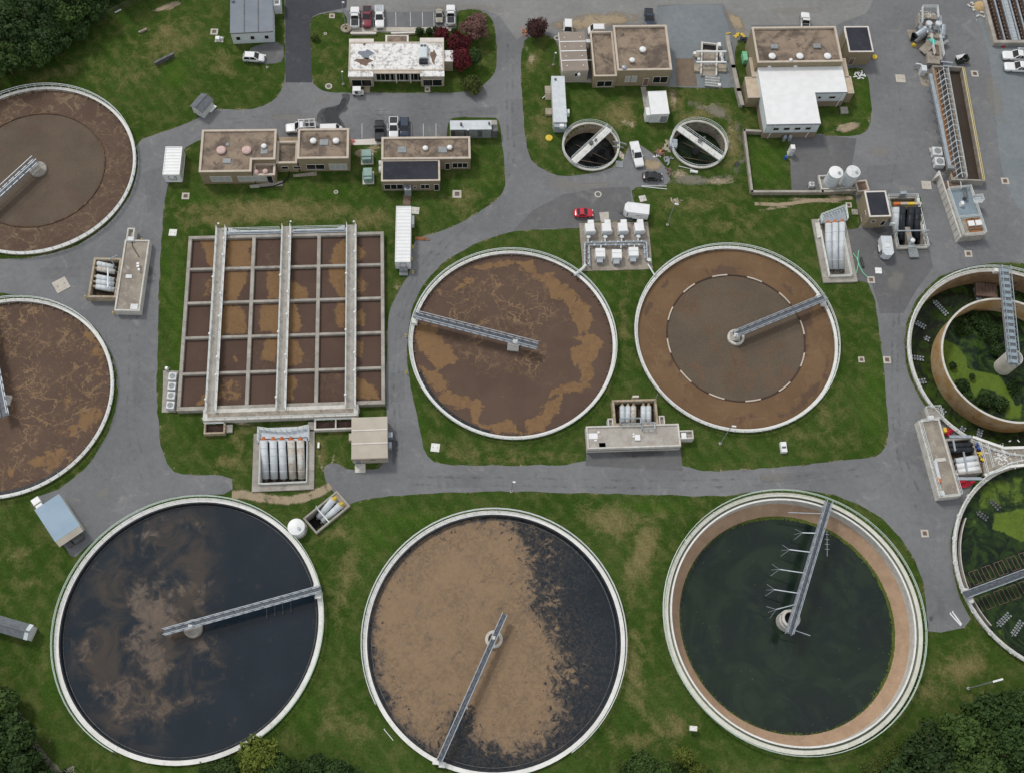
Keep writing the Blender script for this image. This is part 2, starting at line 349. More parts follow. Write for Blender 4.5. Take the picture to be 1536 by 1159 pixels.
# scum / water surfaces: two shape masks stored on the surface mesh, noise gives them a frayed edge
def scum_mat(name, base, foam, film=None, warp=.8, s=.45, base_rough=.75, foam_rough=.85, foam_amt=.9, film_scale=.35, speck=0., speck_col=(.3,.3,.25), base2=None, veins=True, spec=.12, holes=False, soft=(.40, .66), thread=1., grain=.36, fdist=2.2):
    m, t, b = new_mat(name); p = pos(t)
    base_c = mixc(t, step(t, noise(t, p, .12, 5), .35, .65), base, base2 or tuple(x*.82 for x in base))
    n = noise(t, p, s, 9, .72, .8)
    f = step(t, math_(t, 'ADD', attr(t, 'foam'), math_(t, 'MULTIPLY', math_(t, 'SUBTRACT', n, .5), warp*2)), *soft)
    f = math_(t, 'MULTIPLY', f, math_(t, 'ADD', math_(t, 'MULTIPLY', noise(t, p, s*2.2, 7, .7, .5), .9), .45, clamp=True))
    f = math_(t, 'MULTIPLY', f, foam_amt, clamp=True)
    if holes:
        ht = holes if isinstance(holes, float) else .66                                              # torn dark openings where the mat thins
        hv = noise(t, p, .9, 7, .75, .5); hh_ = math_(t, 'ADD', hv, math_(t, 'MULTIPLY', math_(t, 'SUBTRACT', 1., attr(t, 'film')), .34 if ht < .7 else .05))
        f = math_(t, 'MULTIPLY', f, math_(t, 'SUBTRACT', 1., step(t, hh_, ht, ht+.04)))
    col = base_c
    if film:
        wv = N(t, 'ShaderNodeVectorMath', {0: p, 1: N(t, 'ShaderNodeTexNoise', {'Vector': p, 'Scale': .25, 'Detail': 5}).outputs['Color']}, operation='ADD').outputs[0]
        g = noise(t, wv, film_scale, 8, .62, fdist)
        if veins:                                           # thin drifting foam threads
            def net(sc, wa, wi):
                wq = N(t, 'ShaderNodeVectorMath', {0: N(t, 'ShaderNodeTexNoise', {'Vector': p, 'Scale': sc*.8, 'Detail': 6, 'Roughness': .62}).outputs['Color'], 1: (wa, wa, 0.)}, operation='MULTIPLY').outputs[0]
                q = N(t, 'ShaderNodeVectorMath', {0: p, 1: wq}, operation='ADD').outputs[0]
                return math_(t, 'SUBTRACT', 1., step(t, N(t, 'ShaderNodeTexVoronoi', {'Vector': q, 'Scale': sc}, feature='DISTANCE_TO_EDGE').outputs[0], .0, wi))
            r = math_(t, 'MULTIPLY', net(film_scale*.7, 9., .055), step(t, noise(t, p, .17, 5, .6), .44, .58))
            r2 = math_(t, 'MULTIPLY', net(film_scale*1.7, 4., .08), step(t, noise(t, p, .23, 5, .65, 1.), .47, .60))
            r = math_(t, 'MULTIPLY', math_(t, 'MAXIMUM', r, math_(t, 'MULTIPLY', r2, .65)), thread)
            r = math_(t, 'MAXIMUM', r, math_(t, 'MULTIPLY', step(t, g, .56, .74), .45))
        else: r = step(t, g, .40, .66)
        col = mixc(t, math_(t, 'MULTIPLY', r, attr(t, 'film'), clamp=True), col, film)
    fv = noise(t, p, s*1.6, 8, .7, 1.6); foam_c = mixc(t, step(t, fv, .40, .62), foam, tuple(x*.70+base[i]*.12 for i, x in enumerate(foam)))
    foam_c = mixc(t, step(t, noise(t, p, .10, 5, .6, .5), .42, .66), foam_c, foam)
    col = mixc(t, f, col, foam_c)
    if speck:
        vo = N(t, 'ShaderNodeTexVoronoi', {'Vector': p, 'Scale': .9}).outputs['Distance']
        sp = math_(t, 'MULTIPLY', math_(t, 'SUBTRACT', 1., step(t, vo, .03, .11)), step(t, noise(t, p, .25, 4), .42, .62))
        col = mixc(t, math_(t, 'MULTIPLY', sp, speck), col, speck_col)
    k = math_(t, 'ADD', math_(t, 'MULTIPLY', noise(t, p, 5., 5, .9), grain*1.6), 1-grain*.8)
    col = N(t, 'ShaderNodeVectorMath', {0: col, 1: k}, operation='MULTIPLY').outputs[0]
    t.links.new(col, b.inputs['Base Color'])
    t.links.new(math_(t, 'ADD', math_(t, 'MULTIPLY', f, foam_rough-base_rough), base_rough), b.inputs['Roughness'])
    b.inputs['Specular IOR Level'].default_value = spec
    bump(t, b, math_(t, 'ADD', noise(t, p, 1.5, 3), math_(t, 'MULTIPLY', f, .6)), .08, .06); return m
sc_brown = scum_mat('brown mixed liquor', (.116,.076,.057), (.235,.142,.070), (.235,.155,.088), 1.5, .42, foam_amt=.95, film_scale=.42, soft=(.42, .60), thread=1.25, holes=.72)
sc_basin = scum_mat('basin mixed liquor', (.100,.064,.050), (.235,.142,.068), (.19,.125,.07), .72, .75, foam_amt=.95, film_scale=.7, soft=(.42,.58))
sc_orange = scum_mat('orange brown scum', (.176,.109,.061), (.105,.069,.052), (.205,.135,.076), 1.3, .35)
sc_inner = scum_mat('speckled grey brown liquor', (.126,.098,.070), (.140,.092,.062), None, 1.4, .15, speck=.7, speck_col=(.25,.23,.16), base2=(.106,.083,.061), grain=1.1)
sc_ginner = scum_mat('grey brown liquor', (.128,.098,.073), (.120,.080,.061), None, 1.4, .12, speck=.4, speck_col=(.2,.17,.13), grain=.9)
sc_gouter = scum_mat('brown liquor with flecks', (.118,.078,.058), (.25,.175,.10), (.22,.16,.10), 1.5, .7, foam_amt=.7)
sc_black = scum_mat('black water with brown film', (.009,.016,.024), (.150,.098,.060), (.060,.048,.039), 1.25, .40, .09, .6, .8, .17, veins=False, base2=(.012,.020,.029), soft=(.15, 1.05), spec=.4, fdist=.7)
sc_tan = scum_mat('tan scum on dark water', (.009,.016,.024), (.265,.178,.104), (.100,.078,.057), 1.3, .5, .08, .85, 1., .9, veins=False, holes=.67, soft=(.24, .86), spec=.4)
sc_green = scum_mat('dark green water', (.011,.022,.013), (.12,.155,.03), (.018,.031,.019), .9, .8, .08, .8, .95, .10, spec=.3, speck=.7, speck_col=(.12,.15,.11), veins=False, base2=(.009,.016,.016))
sc_algae = scum_mat('algae pond', (.014,.026,.013), (.115,.175,.026), (.045,.085,.016), .55, .5, .12, .9, 1., .3, veins=False, base2=(.010,.016,.013))
sc_pond = scum_mat('weedy black water', (.018,.022,.014), (.045,.085,.012), (.030,.055,.010), 1.1, .35, .15, .9, 1., .35, veins=False, base2=(.011,.013,.011))
sc_dark = scum_mat('small tank black water', (.008,.009,.010), (.03,.05,.015), (.02,.022,.022), 1., .4, .05, .5, .8, .3, veins=False)
sc_dgreen = scum_mat('small tank green water', (.012,.022,.010), (.030,.062,.012), (.02,.035,.015), 1., .4, .08, .6, .9, .3, veins=False)
sc_trough = scum_mat('brown channel water', (.060,.046,.036), (.16,.14,.12), None, 1., .5, .3, .8, .6)

# ------------------------------------------------------------------ 2-D shape fields (metres)
def sdist(P, poly):
    P = np.asarray(P, float); q = np.asarray([(p[0], p[1]) for p in poly], float); d = np.full(len(P), 1e18); ins = np.zeros(len(P), bool)
    for i in range(len(q)):
        a, b = q[i], q[(i+1) % len(q)]; e = b-a; w_ = P-a
        h = np.clip((w_@e)/max(e@e, 1e-12), 0, 1); d = np.minimum(d, ((w_-h[:, None]*e)**2).sum(1))
        c1 = (a[1] <= P[:, 1]) != (b[1] <= P[:, 1])
        with np.errstate(divide='ignore', invalid='ignore'): xi = a[0]+(P[:, 1]-a[1])/(b[1]-a[1] if b[1] != a[1] else 1e-12)*e[0]
        ins ^= c1 & (P[:, 0] < xi)
    return np.where(ins, -1, 1)*np.sqrt(d)
def field(P, polys, wid=1.):
    f = np.zeros(len(P))
    for pl, amt in polys: f = np.maximum(f, amt*np.clip(.5-sdist(P, pl)/wid, 0, 1))
    return f
def blobs(P, items):                                       # items: (photo x, y, rx, ry in photo px, degrees, amount)
    P = np.asarray(P); f = np.zeros(len(P))
    for x, y, rx, ry, a, amt in items:
        c = G(x, y); ex = (G(x+1, y)-c).to_2d(); ey = (G(x, y-1)-c).to_2d()
        M_ = np.linalg.inv(np.array([[ex.x, ey.x], [ex.y, ey.y]])); q = (P-np.array([c.x, c.y]))@M_.T
        ca, sa = math.cos(rad(a)), math.sin(rad(a)); u = (q[:, 0]*ca+q[:, 1]*sa)/rx; v = (-q[:, 0]*sa+q[:, 1]*ca)/ry
        f = np.maximum(f, amt*np.clip(1.25-np.sqrt(u*u+v*v), 0, 1)/1.25*1.25)
    return f
def setattr_pts(me, **k):
    for n_, a in k.items():
        me.attributes.new(n_, 'FLOAT', 'POINT').data.foreach_set('value', np.asarray(a, np.float32))

# ================================================================== GROUND AND ROADS
def chaikin(p, n=1, closed=True):
    p = [Vector(q) for q in p]
    for _ in range(n):
        r = [] if closed else [p[0]]
        for i in range(len(p) if closed else len(p)-1):
            a, b = p[i], p[(i+1) % len(p)]; r += [a.lerp(b, .25), a.lerp(b, .75)]
        if not closed: r.append(p[-1])
        p = r
    return p
def densify(p, d=1.2, jit=.1, seed=3):
    r = random.Random(seed); o = []
    for i in range(len(p)):
        a, b = p[i], p[(i+1) % len(p)]; k = max(1, int((b-a).length/d))
        for j in range(k): q = a.lerp(b, j/k); o.append(Vector((q.x+r.uniform(-jit, jit), q.y+r.uniform(-jit, jit))))
    return o
ROAD = [(427,-120),(427,0),(428,95),(428,122),(420,142),(400,158),(370,166),(330,163),(307,170),(290,182),(240,200),(203,212),(208,245),(200,285),(172,328),(122,368),(60,386),(0,390),(-160,385),
 (-160,425),(0,440),(60,445),(103,459),(143,489),(173,540),(178,600),(153,674),(102,728),(45,748),(52,760),(75,800),(95,815),(108,840),(130,818),(180,783),(250,747),(300,741),(349,740),(349,712),(280,712),(255,705),(241,672),(235,600),(236,500),(240,400),(247,290),(262,255),(272,226),(303,208),(330,210),(430,212),(530,216),(580,216),(600,226),(664,228),(671,205),(671,182),(680,176),(740,176),(750,183),(754,215),(758,255),(757,285),(745,301),(715,321),(680,341),(645,353),(620,357),(617,405),(597,440),(583,470),(580,520),(579,600),(580,640),(582,702),(525,705),(500,692),(484,702),(489,722),(500,740),(518,757),(545,748),(600,742),(700,736),(850,738),(1000,742),(1093,744),(1130,737),(1190,732),(1270,744),(1340,788),(1385,860),(1391,930),(1393,952),(1462,938),(1440,900),(1428,850),(1425,805),(1435,772),(1455,735),(1480,688),(1450,650),(1392,615),(1375,590),(1358,548),(1356,500),(1370,455),(1400,420),(1440,402),(1500,393),(1560,396),(1800,430),(1800,-120)]
ISLE1 = [(465,32),(470,24),(500,18),(520,20),(521,47),(610,50),(684,50),(684,20),(692,13),(716,14),(735,24),(743,40),(746,92),(740,115),(722,130),(700,139),(640,140),(500,140),(480,135),(468,124),(465,80)]
ISLE2 = [(783,72),(789,57),(812,50),(832,57),(838,75),(842,124),(1005,131),(1060,132),(1106,133),(1100,60),(1125,60),(1145,195),(1160,150),(1275,100),(1300,105),(1308,155),(1306,193),(1285,206),(1240,204),(1228,200),(1186,208),(1187,287),(1283,290),(1285,310),(1294,342),(1268,345),(1283,420),(1308,425),(1320,500),(1330,600),(1333,660),(1320,684),(1290,688),(1150,703),(1024,708),(1020,668),(880,672),(878,697),(760,698),(655,697),(637,680),(630,650),(620,600),(612,560),(610,510),(619,455),(640,420),(668,391),(690,378),(715,365),(760,348),(820,344),(868,343),(872,331),(972,332),(950,305),(946,281),(985,281),(1005,276),(1003,258),(985,235),(962,218),(945,215),(935,240),(925,250),(900,258),(860,265),(830,264),(800,245),(790,225),(785,180),(780,100)]
road_w = [densify(chaikin(g2(p), 1), 1.3, .13, i) for i, p in enumerate((ROAD, ISLE1, ISLE2))]
S4PIT = [(1337,297),(1381,296),(1391,372),(1345,373)]
PITS = {'S1': [(380,650),(471,646),(471,733),(377.5,737)], 'S2': [(505.8,735.7),(523.4,756.8),(474.1,800.2),(454,776.8)], 'S3': [(1218,329),(1262,320),(1286,422),(1235.4,424)], 'S4': S4PIT}
PITW = {k: g2(v) for k, v in PITS.items()}
TANKS = {'A': (-50.1,26.5,22.72), 'B': (1.52,29.8,22.68), 'C': (52.8,38.5,22.97), 'D': (-.68,85.4,19.85), 'E': (42.0,91.6,19.87), 'G': (-99.4,112.45,19.9), 'H': (-92.3,64.0,19.9),
         'I': (94.95,92.75,20.0), 'J': (101.3,53.05,19.87), 'K': (11.0,131.45,6.0), 'L': (33.4,134.8,6.0)}

def sheet(name, loops, z, mat, holes_extra=()):
    L = [[Vector((p[0], p[1], 0)) for p in l] for l in loops]
    tri = tessellate_polygon(L); v = [(p.x, p.y, z) for l in L for p in l]
    mb = MB(); mb.v = v; mb.f = []
    for a, b, c in tri:
        A, B, C = v[a], v[b], v[c]
        if (B[0]-A[0])*(C[1]-A[1])-(B[1]-A[1])*(C[0]-A[0]) < 0: b, c = c, b
        mb.f.append((a, b, c))
    return struct(obj(name, mb, mat))

xs = np.concatenate([[-2500,-1200,-600,-320,-220,-170], np.arange(-145, 135.01, .62), [160,210,320,600,1200,2500]])
ys = np.concatenate([[-2500,-1200,-500,-200,-90,-45], np.arange(-25, 205.01, .62), [230,300,450,800,1500,2500]])
XX, YY = np.meshgrid(xs, ys); PTS = np.stack([XX.ravel(), YY.ravel()], 1); nx, ny = len(xs), len(ys)
keep = np.ones(len(PTS), bool); inside = np.zeros(len(PTS), bool)
for x, y, r in TANKS.values(): inside |= ((PTS[:, 0]-x)**2+(PTS[:, 1]-y)**2) < (r-.2)**2
for pw in PITW.values(): inside |= sdist(PTS, pw) < 0
ii, jj = np.meshgrid(np.arange(nx-1), np.arange(ny-1)); q0 = (jj*nx+ii).ravel()
quads = np.stack([q0, q0+1, q0+nx+1, q0+nx], 1); quads = quads[~inside[quads].all(1)]
gm = bpy.data.meshes.new('ground'); gm.from_pydata(np.c_[PTS, np.zeros(len(PTS))].tolist(), [], quads.tolist()); gm.update(); gm.materials.append(grass)
DRY = [(250,60,70,35,20,.55),(190,115,60,28,0,.4),(330,95,35,30,0,.45),(80,108,60,12,20,.5),(240,75,20,16,0,.6),(150,40,30,14,25,.3),(495,90,18,40,0,.35),(720,90,10,40,0,.35),
 (400,316,150,22,0,.85),(330,330,60,16,0,.7),(550,330,45,22,0,.6),(700,300,45,25,20,.5),(690,230,20,30,0,.3),(800,92,14,18,0,.7),(812,190,20,40,0,.5),(930,172,35,28,0,.75),(1010,150,22,25,0,.7),(1060,170,60,14,10,.7),(1098,215,16,45,0,.8),
 (935,470,10,80,0,.45),(1040,308,70,18,0,.55),(1100,330,60,30,0,.35),(1240,620,22,50,20,.45),(1190,655,50,12,10,.35),(1150,640,30,10,0,.3),(920,780,45,32,0,.85),(962,830,24,80,-20,.9),(950,1000,22,90,8,.6),(1000,1090,50,35,0,.55),(960,1110,50,20,0,.5),
 (520,870,22,70,-12,.65),(512,795,30,30,0,.5),(520,1090,45,30,-30,.55),(1445,1000,50,32,30,.75),(1400,1040,30,30,40,.6),(1470,1050,40,16,0,.4),(690,678,50,16,0,.55),(800,680,70,10,0,.45),(760,690,100,6,0,.4),
 (482,680,15,40,0,.7),(505,640,24,22,0,.5),(360,662,18,34,0,.55),(335,692,30,16,0,.55),(440,640,50,12,0,.6),(30,830,35,22,0,.5),(50,872,30,12,0,.45),(70,1000,8,50,10,.3),(300,270,8,10,0,.3),(595,425,8,14,0,.6),(620,385,5,18,0,.4),
 (1240,410,10,10,0,.3),(1180,450,30,10,-30,.3),(640,735,80,5,0,.25),(560,960,10,40,0,.4),(1290,215,30,8,0,.3),(880,760,30,14,0,.4)]
DIRTB = [(258,8,24,7,20,1.),(1225,301,75,4,-3,1.1),(1165,312,50,4,8,.8),(1255,296,22,6,0,.9),(1272,190,32,7,15,1.1),(1010,148,8,24,5,.8),(1095,205,10,50,0,.6),(1060,160,50,8,8,.6),(1075,272,50,9,0,.85),(1020,262,25,12,0,.9),(940,185,26,8,-20,.7),(960,225,20,14,0,.7),
 (797,88,8,14,0,.85),(790,72,6,10,0,.7),(480,690,5,32,8,.8),(500,690,4,28,-6,.7),(460,640,40,4,6,.7),(360,635,55,5,-8,.75),(595,432,6,6,0,.9),(1260,1118,110,5,18,.5),(1360,1060,70,4,42,.45),(545,230,18,8,0,1.1),(560,222,14,5,0,.9),(75,1110,10,4,60,.6),(930,150,14,10,0,.4),(325,62,8,8,0,.6),(90,1055,4,70,-62,.4)]
LUSH = [(262,110,20,24,0,.9),(640,780,120,20,0,.6),(560,800,40,40,0,.5),(270,500,14,140,0,.8),(250,420,10,60,0,.6),(630,660,12,40,0,.7),(900,690,30,14,0,.6),(1310,600,20,70,0,.6),(900,440,20,40,0,.5),(1150,245,30,38,0,.7),(1240,560,20,40,0,.3),(720,110,20,25,0,.4),(80,1000,20,70,0,.6),(1295,150,14,40,0,.5),(440,1060,40,40,0,.5),(980,760,60,12,0,.7),(720,265,30,25,0,.5),(850,150,20,40,0,.5),(300,300,40,8,0,.6),(500,290,60,8,0,.5)]
cen = (PTS[:, 0] > -146) & (PTS[:, 0] < 136) & (PTS[:, 1] > -26) & (PTS[:, 1] < 206)
def onto(fn):
    r = np.zeros(len(PTS)); r[cen] = fn(PTS[cen]); return r
edge_sd = np.full(len(PTS), 50.)
for rw in road_w: edge_sd[cen] = np.minimum(edge_sd[cen], np.abs(sdist(PTS[cen], rw[::2])))
dirt_f = np.maximum(onto(lambda p: blobs(p, DIRTB)), .62*np.clip(1-edge_sd/.75, 0, 1))
setattr_pts(gm, dry=onto(lambda p: blobs(p, DRY)), dirt=dirt_f, lush=onto(lambda p: blobs(p, LUSH)))
struct(obj('ground', gm, None))
sheet('road', [road_w[0], road_w[1], road_w[2], PITW['S4']], .02, asphalt)

def patch(name, pts, mat, z=.03, sm=1, d=2., kind='structure'):
    return sheet(name, [densify(chaikin(g2(pts), sm) if sm else [Vector(p) for p in g2(pts)], d, .05, len(pts))], z, mat)
def decal(name, pts, mat, z=.045, sm=2):
    p = chaikin(g2(pts), sm); c = sum(p, Vector((0, 0)))/len(p); mb = MB(); n = len(p); e = []
    for k, (s_, ev) in enumerate(((1., 0.), (.72, .45), (.4, .75))):
        mb.v += [(c.x+(q.x-c.x)*s_, c.y+(q.y-c.y)*s_, z) for q in p]; e += [ev]*n
    mb.v.append((c.x, c.y, z)); e.append(.9)
    for k in range(2): mb.f += [(k*n+i, k*n+(i+1)%n, (k+1)*n+(i+1)%n, (k+1)*n+i) for i in range(n)]
    mb.f += [(2*n+i, 2*n+(i+1)%n, 3*n) for i in range(n)]
    o = struct(obj(name, mb, mat)); setattr_pts(o.data, edge=e); return o
def trail(name, pts, wid, mat, z=.04, tm=.75):                    # a worn strip following a line
    p = chaikin(g2(pts), 2, False); mb = MB(); e = []
    for i, q in enumerate(p):
        t_ = (p[min(i+1, len(p)-1)]-p[max(i-1, 0)]).normalized(); nn = Vector((-t_.y, t_.x))
        for s_, ev in ((-1, 0), (-.45, tm), (.45, tm), (1, 0)): mb.v.append((*(q+nn*s_*wid/2), z)); e.append(ev if 0 < i < len(p)-1 else ev*.3)
    for i in range(len(p)-1): mb.f += [(4*i+k+1, 4*i+k, 4*i+4+k, 4*i+5+k) for k in range(3)]
    o = struct(obj(name, mb, mat)); setattr_pts(o.data, edge=e); return o
patch('new_asphalt', [(428,-60),(428,124),(468,124),(465,36),(468,26),(480,20),(520,12),(522,-60)], asphalt_new, .030, 0)
patch('dusty_lot', [(523,-60),(519,16),(600,20),(684,17),(715,12),(748,24),(775,60),(800,44),(835,52),(842,60),(884,60),(920,36),(984,36),(986,8),(1085,6),(1110,60),(1126,60),(1127,38),(1255,38),(1300,20),(1340,-60)], asphalt_pale, .028, 0)
patch('gravel_yard', [(985,12),(1025,7),(1082,8),(1092,40),(1100,90),(1106,132),(1005,131),(1000,60),(985,50)], gravel_blue, .034, 0)
patch('gravel_lot', [(1455,-60),(1458,10),(1480,60),(1490,130),(1500,260),(1536,330),(1700,340),(1700,-60)], gravel_blue, .030, 1)
patch('parking_bay', [(523,18),(684,18),(684,41),(523,42)], asphalt, .036, 0)
patch('asphalt_lot', [(1185,208),(1228,203),(1285,208),(1278,245),(1282,283),(1187,286)], asphalt_mid, .030, 0)
patch('asphalt_lot', [(845,292),(900,282),(945,281),(947,305),(970,330),(870,333),(868,343),(820,343),(770,345),(800,315)], asphalt_mid, .030, 0)
patch('asphalt_lot', [(880,672),(1020,668),(1024,706),(878,698)], asphalt_mid, .030, 0)
patch('asphalt_lot', [(1270,345),(1296,342),(1336,340),(1345,372),(1392,372),(1400,400),(1372,440),(1355,470),(1320,470),(1308,426),(1285,420)], asphalt_mid, .030, 0)
patch('sidewalk', [(527,42),(684,41),(684,47),(560,48),(560,53),(527,53)], slab, .05, 0)
patch('sidewalk', [(546,125),(555,125),(555,140),(546,140)], blotch('brown paver walk', (.36,.29,.22), (.30,.24,.18)), .05, 0)
patch('sidewalk', [(637,126),(645,126),(646,139),(637,139)], concrete, .05, 0)
patch('sidewalk', [(961,131),(969,131),(970,137),(985,138),(985,150),(977,182),(969,183),(966,160)], concrete, .05, 0)
patch('sidewalk', [(528,210),(573,208),(573,217),(530,218)], coping_pale, .05, 0)
patch('sidewalk', [(416,206),(446,206),(446,214),(416,214)], mulch, .045, 0)
patch('sidewalk', [(605,291),(616,291),(616,308),(604,308)], brown_panel, .05, 0)
patch('sidewalk', [(891,118),(842,120),(842,124),(891,124)], concrete, .05, 0)
patch('concrete_pad', [(1013,88),(1041,88),(1046,130),(1015,130)], gravel_brown, .05, 0)
patch('concrete_pad', [(840,50),(842,122),(846,122),(844,50)], slab, .05, 0)
patch('concrete_pad', [(868.5,335),(972,333),(979,404),(874,407)], deck_conc, .06, 0)
patch('concrete_pad', [(899,319),(913,318),(914,334),(901,334)], slab, .055, 0)
patch('concrete_pad', [(674.5,181),(745.5,180.5),(746,206.5),(675,208)], concrete, .05, 0)
patch('concrete_pad', [(245,556),(268,556),(264,618),(243,618)], concrete, .06, 0)
patch('concrete_pad', [(1393,222),(1412,222),(1420,250),(1402,252)], slab, .06, 0)
patch('concrete_pad', [(1360,45),(1377,45),(1390,72),(1368,72)], concrete_old, .055, 0)
patch('concrete_pad', [(374,278),(424,272),(424,279),(376,283)], concrete, .05, 0)
patch('concrete_pad', [(440,262),(475,258),(475,264),(440,266)], concrete_old, .05, 0)
patch('concrete_pad', [(1375,108),(1400,108),(1407,130),(1383,130)], concrete_old, .05, 0)
patch('parking_pad', [(372,75),(385,68),(425,62),(426,92),(408,97),(372,94)], asphalt_mid, .035, 1)
trail('dirt_track', [(347,742),(370,741),(400,748),(430,751),(460,746),(485,735),(496,727)], 2.6, dirt)
trail('dirt_track', [(1000,268),(1040,273),(1080,272),(1110,258),(1118,230),(1112,200),(1096,175),(1060,160),(1030,155)], 3.6, gravel_d, tm=.42)
trail('footpath', [(15,1040),(28,1075),(48,1110),(70,1140),(95,1165)], 1.6, gravel_d)
trail('dirt_track', [(1130,306),(1170,308),(1210,302),(1240,300),(1280,297)], 1.3, dirt)
for nm, pts, mt in [
 ('stain_shade_patch', [(515,140),(525,140),(524,155),(518,165),(506,175),(515,190),(518,200),(498,206),(480,190),(474,182),(476,168),(486,160),(505,158),(515,150)], wet),
 ('dust_patch', [(790,42),(860,18),(960,10),(985,30),(930,40),(880,52),(820,52)], dirt), ('dust_patch', [(600,8),(760,2),(800,25),(700,12),(600,18)], dust),
 ('dust_patch', [(1080,8),(1110,20),(1130,52),(1105,58),(1090,30)], dirt), ('dust_patch', [(1130,10),(1240,5),(1250,22),(1150,30)], dust), ('dust_patch', [(400,168),(460,170),(500,180),(440,190),(390,182)], dust),
 ('dust_patch', [(1120,720),(1150,700),(1200,710),(1170,730)], dust), ('dust_patch', [(1330,400),(1370,395),(1350,450),(1325,440)], dust), ('dust_patch', [(1300,215),(1345,220),(1330,245),(1295,235)], dust), ('dust_patch', [(140,735),(165,725),(170,742),(145,750)], dust),
 ('dust_patch', [(1470,90),(1500,110),(1520,200),(1490,190),(1470,140)], dust), ('stain_shade_patch', [(900,672),(1010,669),(1015,685),(900,690)], stain_shade), ('stain_shade_patch', [(1300,340),(1336,338),(1336,352),(1300,355)], stain_shade), ('stain_shade_patch', [(585,640),(600,650),(598,700),(585,704)], stain_shade),  # dark patches by pump deck, brick house and tan building are painted shadows
 ('stain_shade_patch', [(1390,925),(1400,918),(1403,930),(1394,936)], stain_shade), ('dust_patch', [(795,250),(880,280),(950,270),(945,280),(840,295),(800,280)], dust),
 ('dust_patch', [(470,160),(470,145),(500,142),(500,150)], dust), ('gravel_patch', [(1005,258),(1060,262),(1085,275),(1050,282),(1003,280)], gravel_d), ('gravel_patch', [(1040,162),(1075,150),(1100,165),(1092,185),(1060,175)], gravel_d), ('dirt_patch', [(945,238),(990,235),(1005,250),(985,262),(950,252)], dirt),
 ('dirt_patch', [(1240,196),(1285,180),(1300,188),(1265,206)], dirt), ('dirt_patch', [(215,22),(240,8),(275,0),(270,8),(240,20)], dirt), ('dirt_patch', [(528,222),(572,219),(572,232),(545,232),(530,240)], dirt), ('stain_shade_patch', [(170,360),(240,400),(238,440),(215,430),(214,380)], stain_shade),  # last one: shadow painted on the asphalt right of the left pump deck
 ('puddle', [(1098,245),(1108,240),(1112,248),(1102,256)], wet), ('dust_patch', [(1405,90),(1430,100),(1450,280),(1430,260)], stain_shade)]:
    decal(nm, pts, mt)
for pts in ([(200,560),(232,556),(231,600),(198,604)],[(655,712),(720,710),(722,730),(656,732)],[(1140,712),(1235,705),(1238,716),(1142,724)],[(1300,250),(1345,246),(1352,268),(1330,276),(1302,272)],[(585,560),(606,556),(608,600),(586,604)],[(690,165),(745,160),(748,172),(690,174)],[(1340,640),(1378,650),(1384,700),(1345,690)],[(215,260),(243,250),(240,300),(222,320)],[(60,402),(120,400),(122,416),(62,420)],[(765,150),(783,148),(786,200),(768,205)]): patch('repair_patch', pts, asphalt_patch, .026, 0)
for pts in ([(220,300),(205,420),(205,560),(200,650),(230,715)],[(212,300),(196,420),(194,560),(188,650),(215,722)],[(600,715),(800,716),(1000,722),(1200,715),(1300,700)],[(600,726),(800,728),(1000,733),(1180,726),(1300,712)],[(1350,440),(1345,560),(1352,680),(1390,760)],[(1342,440),(1336,560),(1342,680),(1378,770)],[(770,60),(768,180),(775,260),(700,340),(610,430),(595,560),(605,690)],[(762,60),(760,180),(765,258),(692,332),(603,425),(588,560),(596,690)],[(330,180),(450,170),(600,165),(740,160)],[(330,186),(450,178),(600,172),(740,167)],[(1340,60),(1355,200),(1330,300)]): trail('tyre_track', pts, .75, stain_shade, .033, .36)
patch('wet_asphalt', [(512,141),(526,141),(524,152),(520,160),(523,165),(512,170),(508,176),(514,183),(519,193),(516,200),(498,207),(488,200),(484,188),(474,184),(475,176),(477,170),(483,163),(495,161),(508,158),(516,154),(514,148)], asphalt_mat('wet asphalt', (.088,.090,.096), (.10,.102,.108), .1, .3), .04, 1, .5)
def line(p, q, w_=.12, z=.05):
    a, b = G(*p), G(*q); mb = MB(); mb.bar((a.x, a.y, z), (b.x, b.y, z), w_, .004); return struct(obj('parking_line', mb, paper))
for x in (543,560,576,594,616,634,651,668,684): line((x, 40), (x-.5, 19))
for x in (543,581,598,617,635,654): line((x, 208), (x, 186))

# ================================================================== ROUND TANKS
def disc_mesh(r0, r1, z, mat, nr=56, na=128, foam=None, film=None, C=None):
    mb = MB(); rr = np.linspace(r0, r1, nr+1)
    th = np.arange(na)*2*PI/na; pts = []
    if r0 == 0: rr = rr[1:]; pts.append((0, 0))
    for r in rr: pts += [(r*math.cos(a), r*math.sin(a)) for a in th]
    o = 1 if r0 == 0 else 0
    mb.v = [(x, y, z) for x, y in pts]; mb.f = [(0, 1+i, 1+(i+1)%na) for i in range(na)] if o else []
    for k in range(len(rr)-1): mb.f += [(o+k*na+i, o+(k+1)*na+i, o+(k+1)*na+(i+1)%na, o+k*na+(i+1)%na) for i in range(na)]
    me = mesh('liquid_surface', mb, mat); W_ = np.array(pts)+np.array([C[0], C[1]])
    setattr_pts(me, foam=foam(W_) if foam else np.zeros(len(pts)), film=film(W_) if film else np.ones(len(pts)))
    return me
def circle(r, z, a0=0., a1=2*PI, n=72): return [Vector((r*math.cos(a0+(a1-a0)*i/n), r*math.sin(a0+(a1-a0)*i/n), z)) for i in range(n+(0 if a1-a0 > 2*PI-1e-6 else 1))]
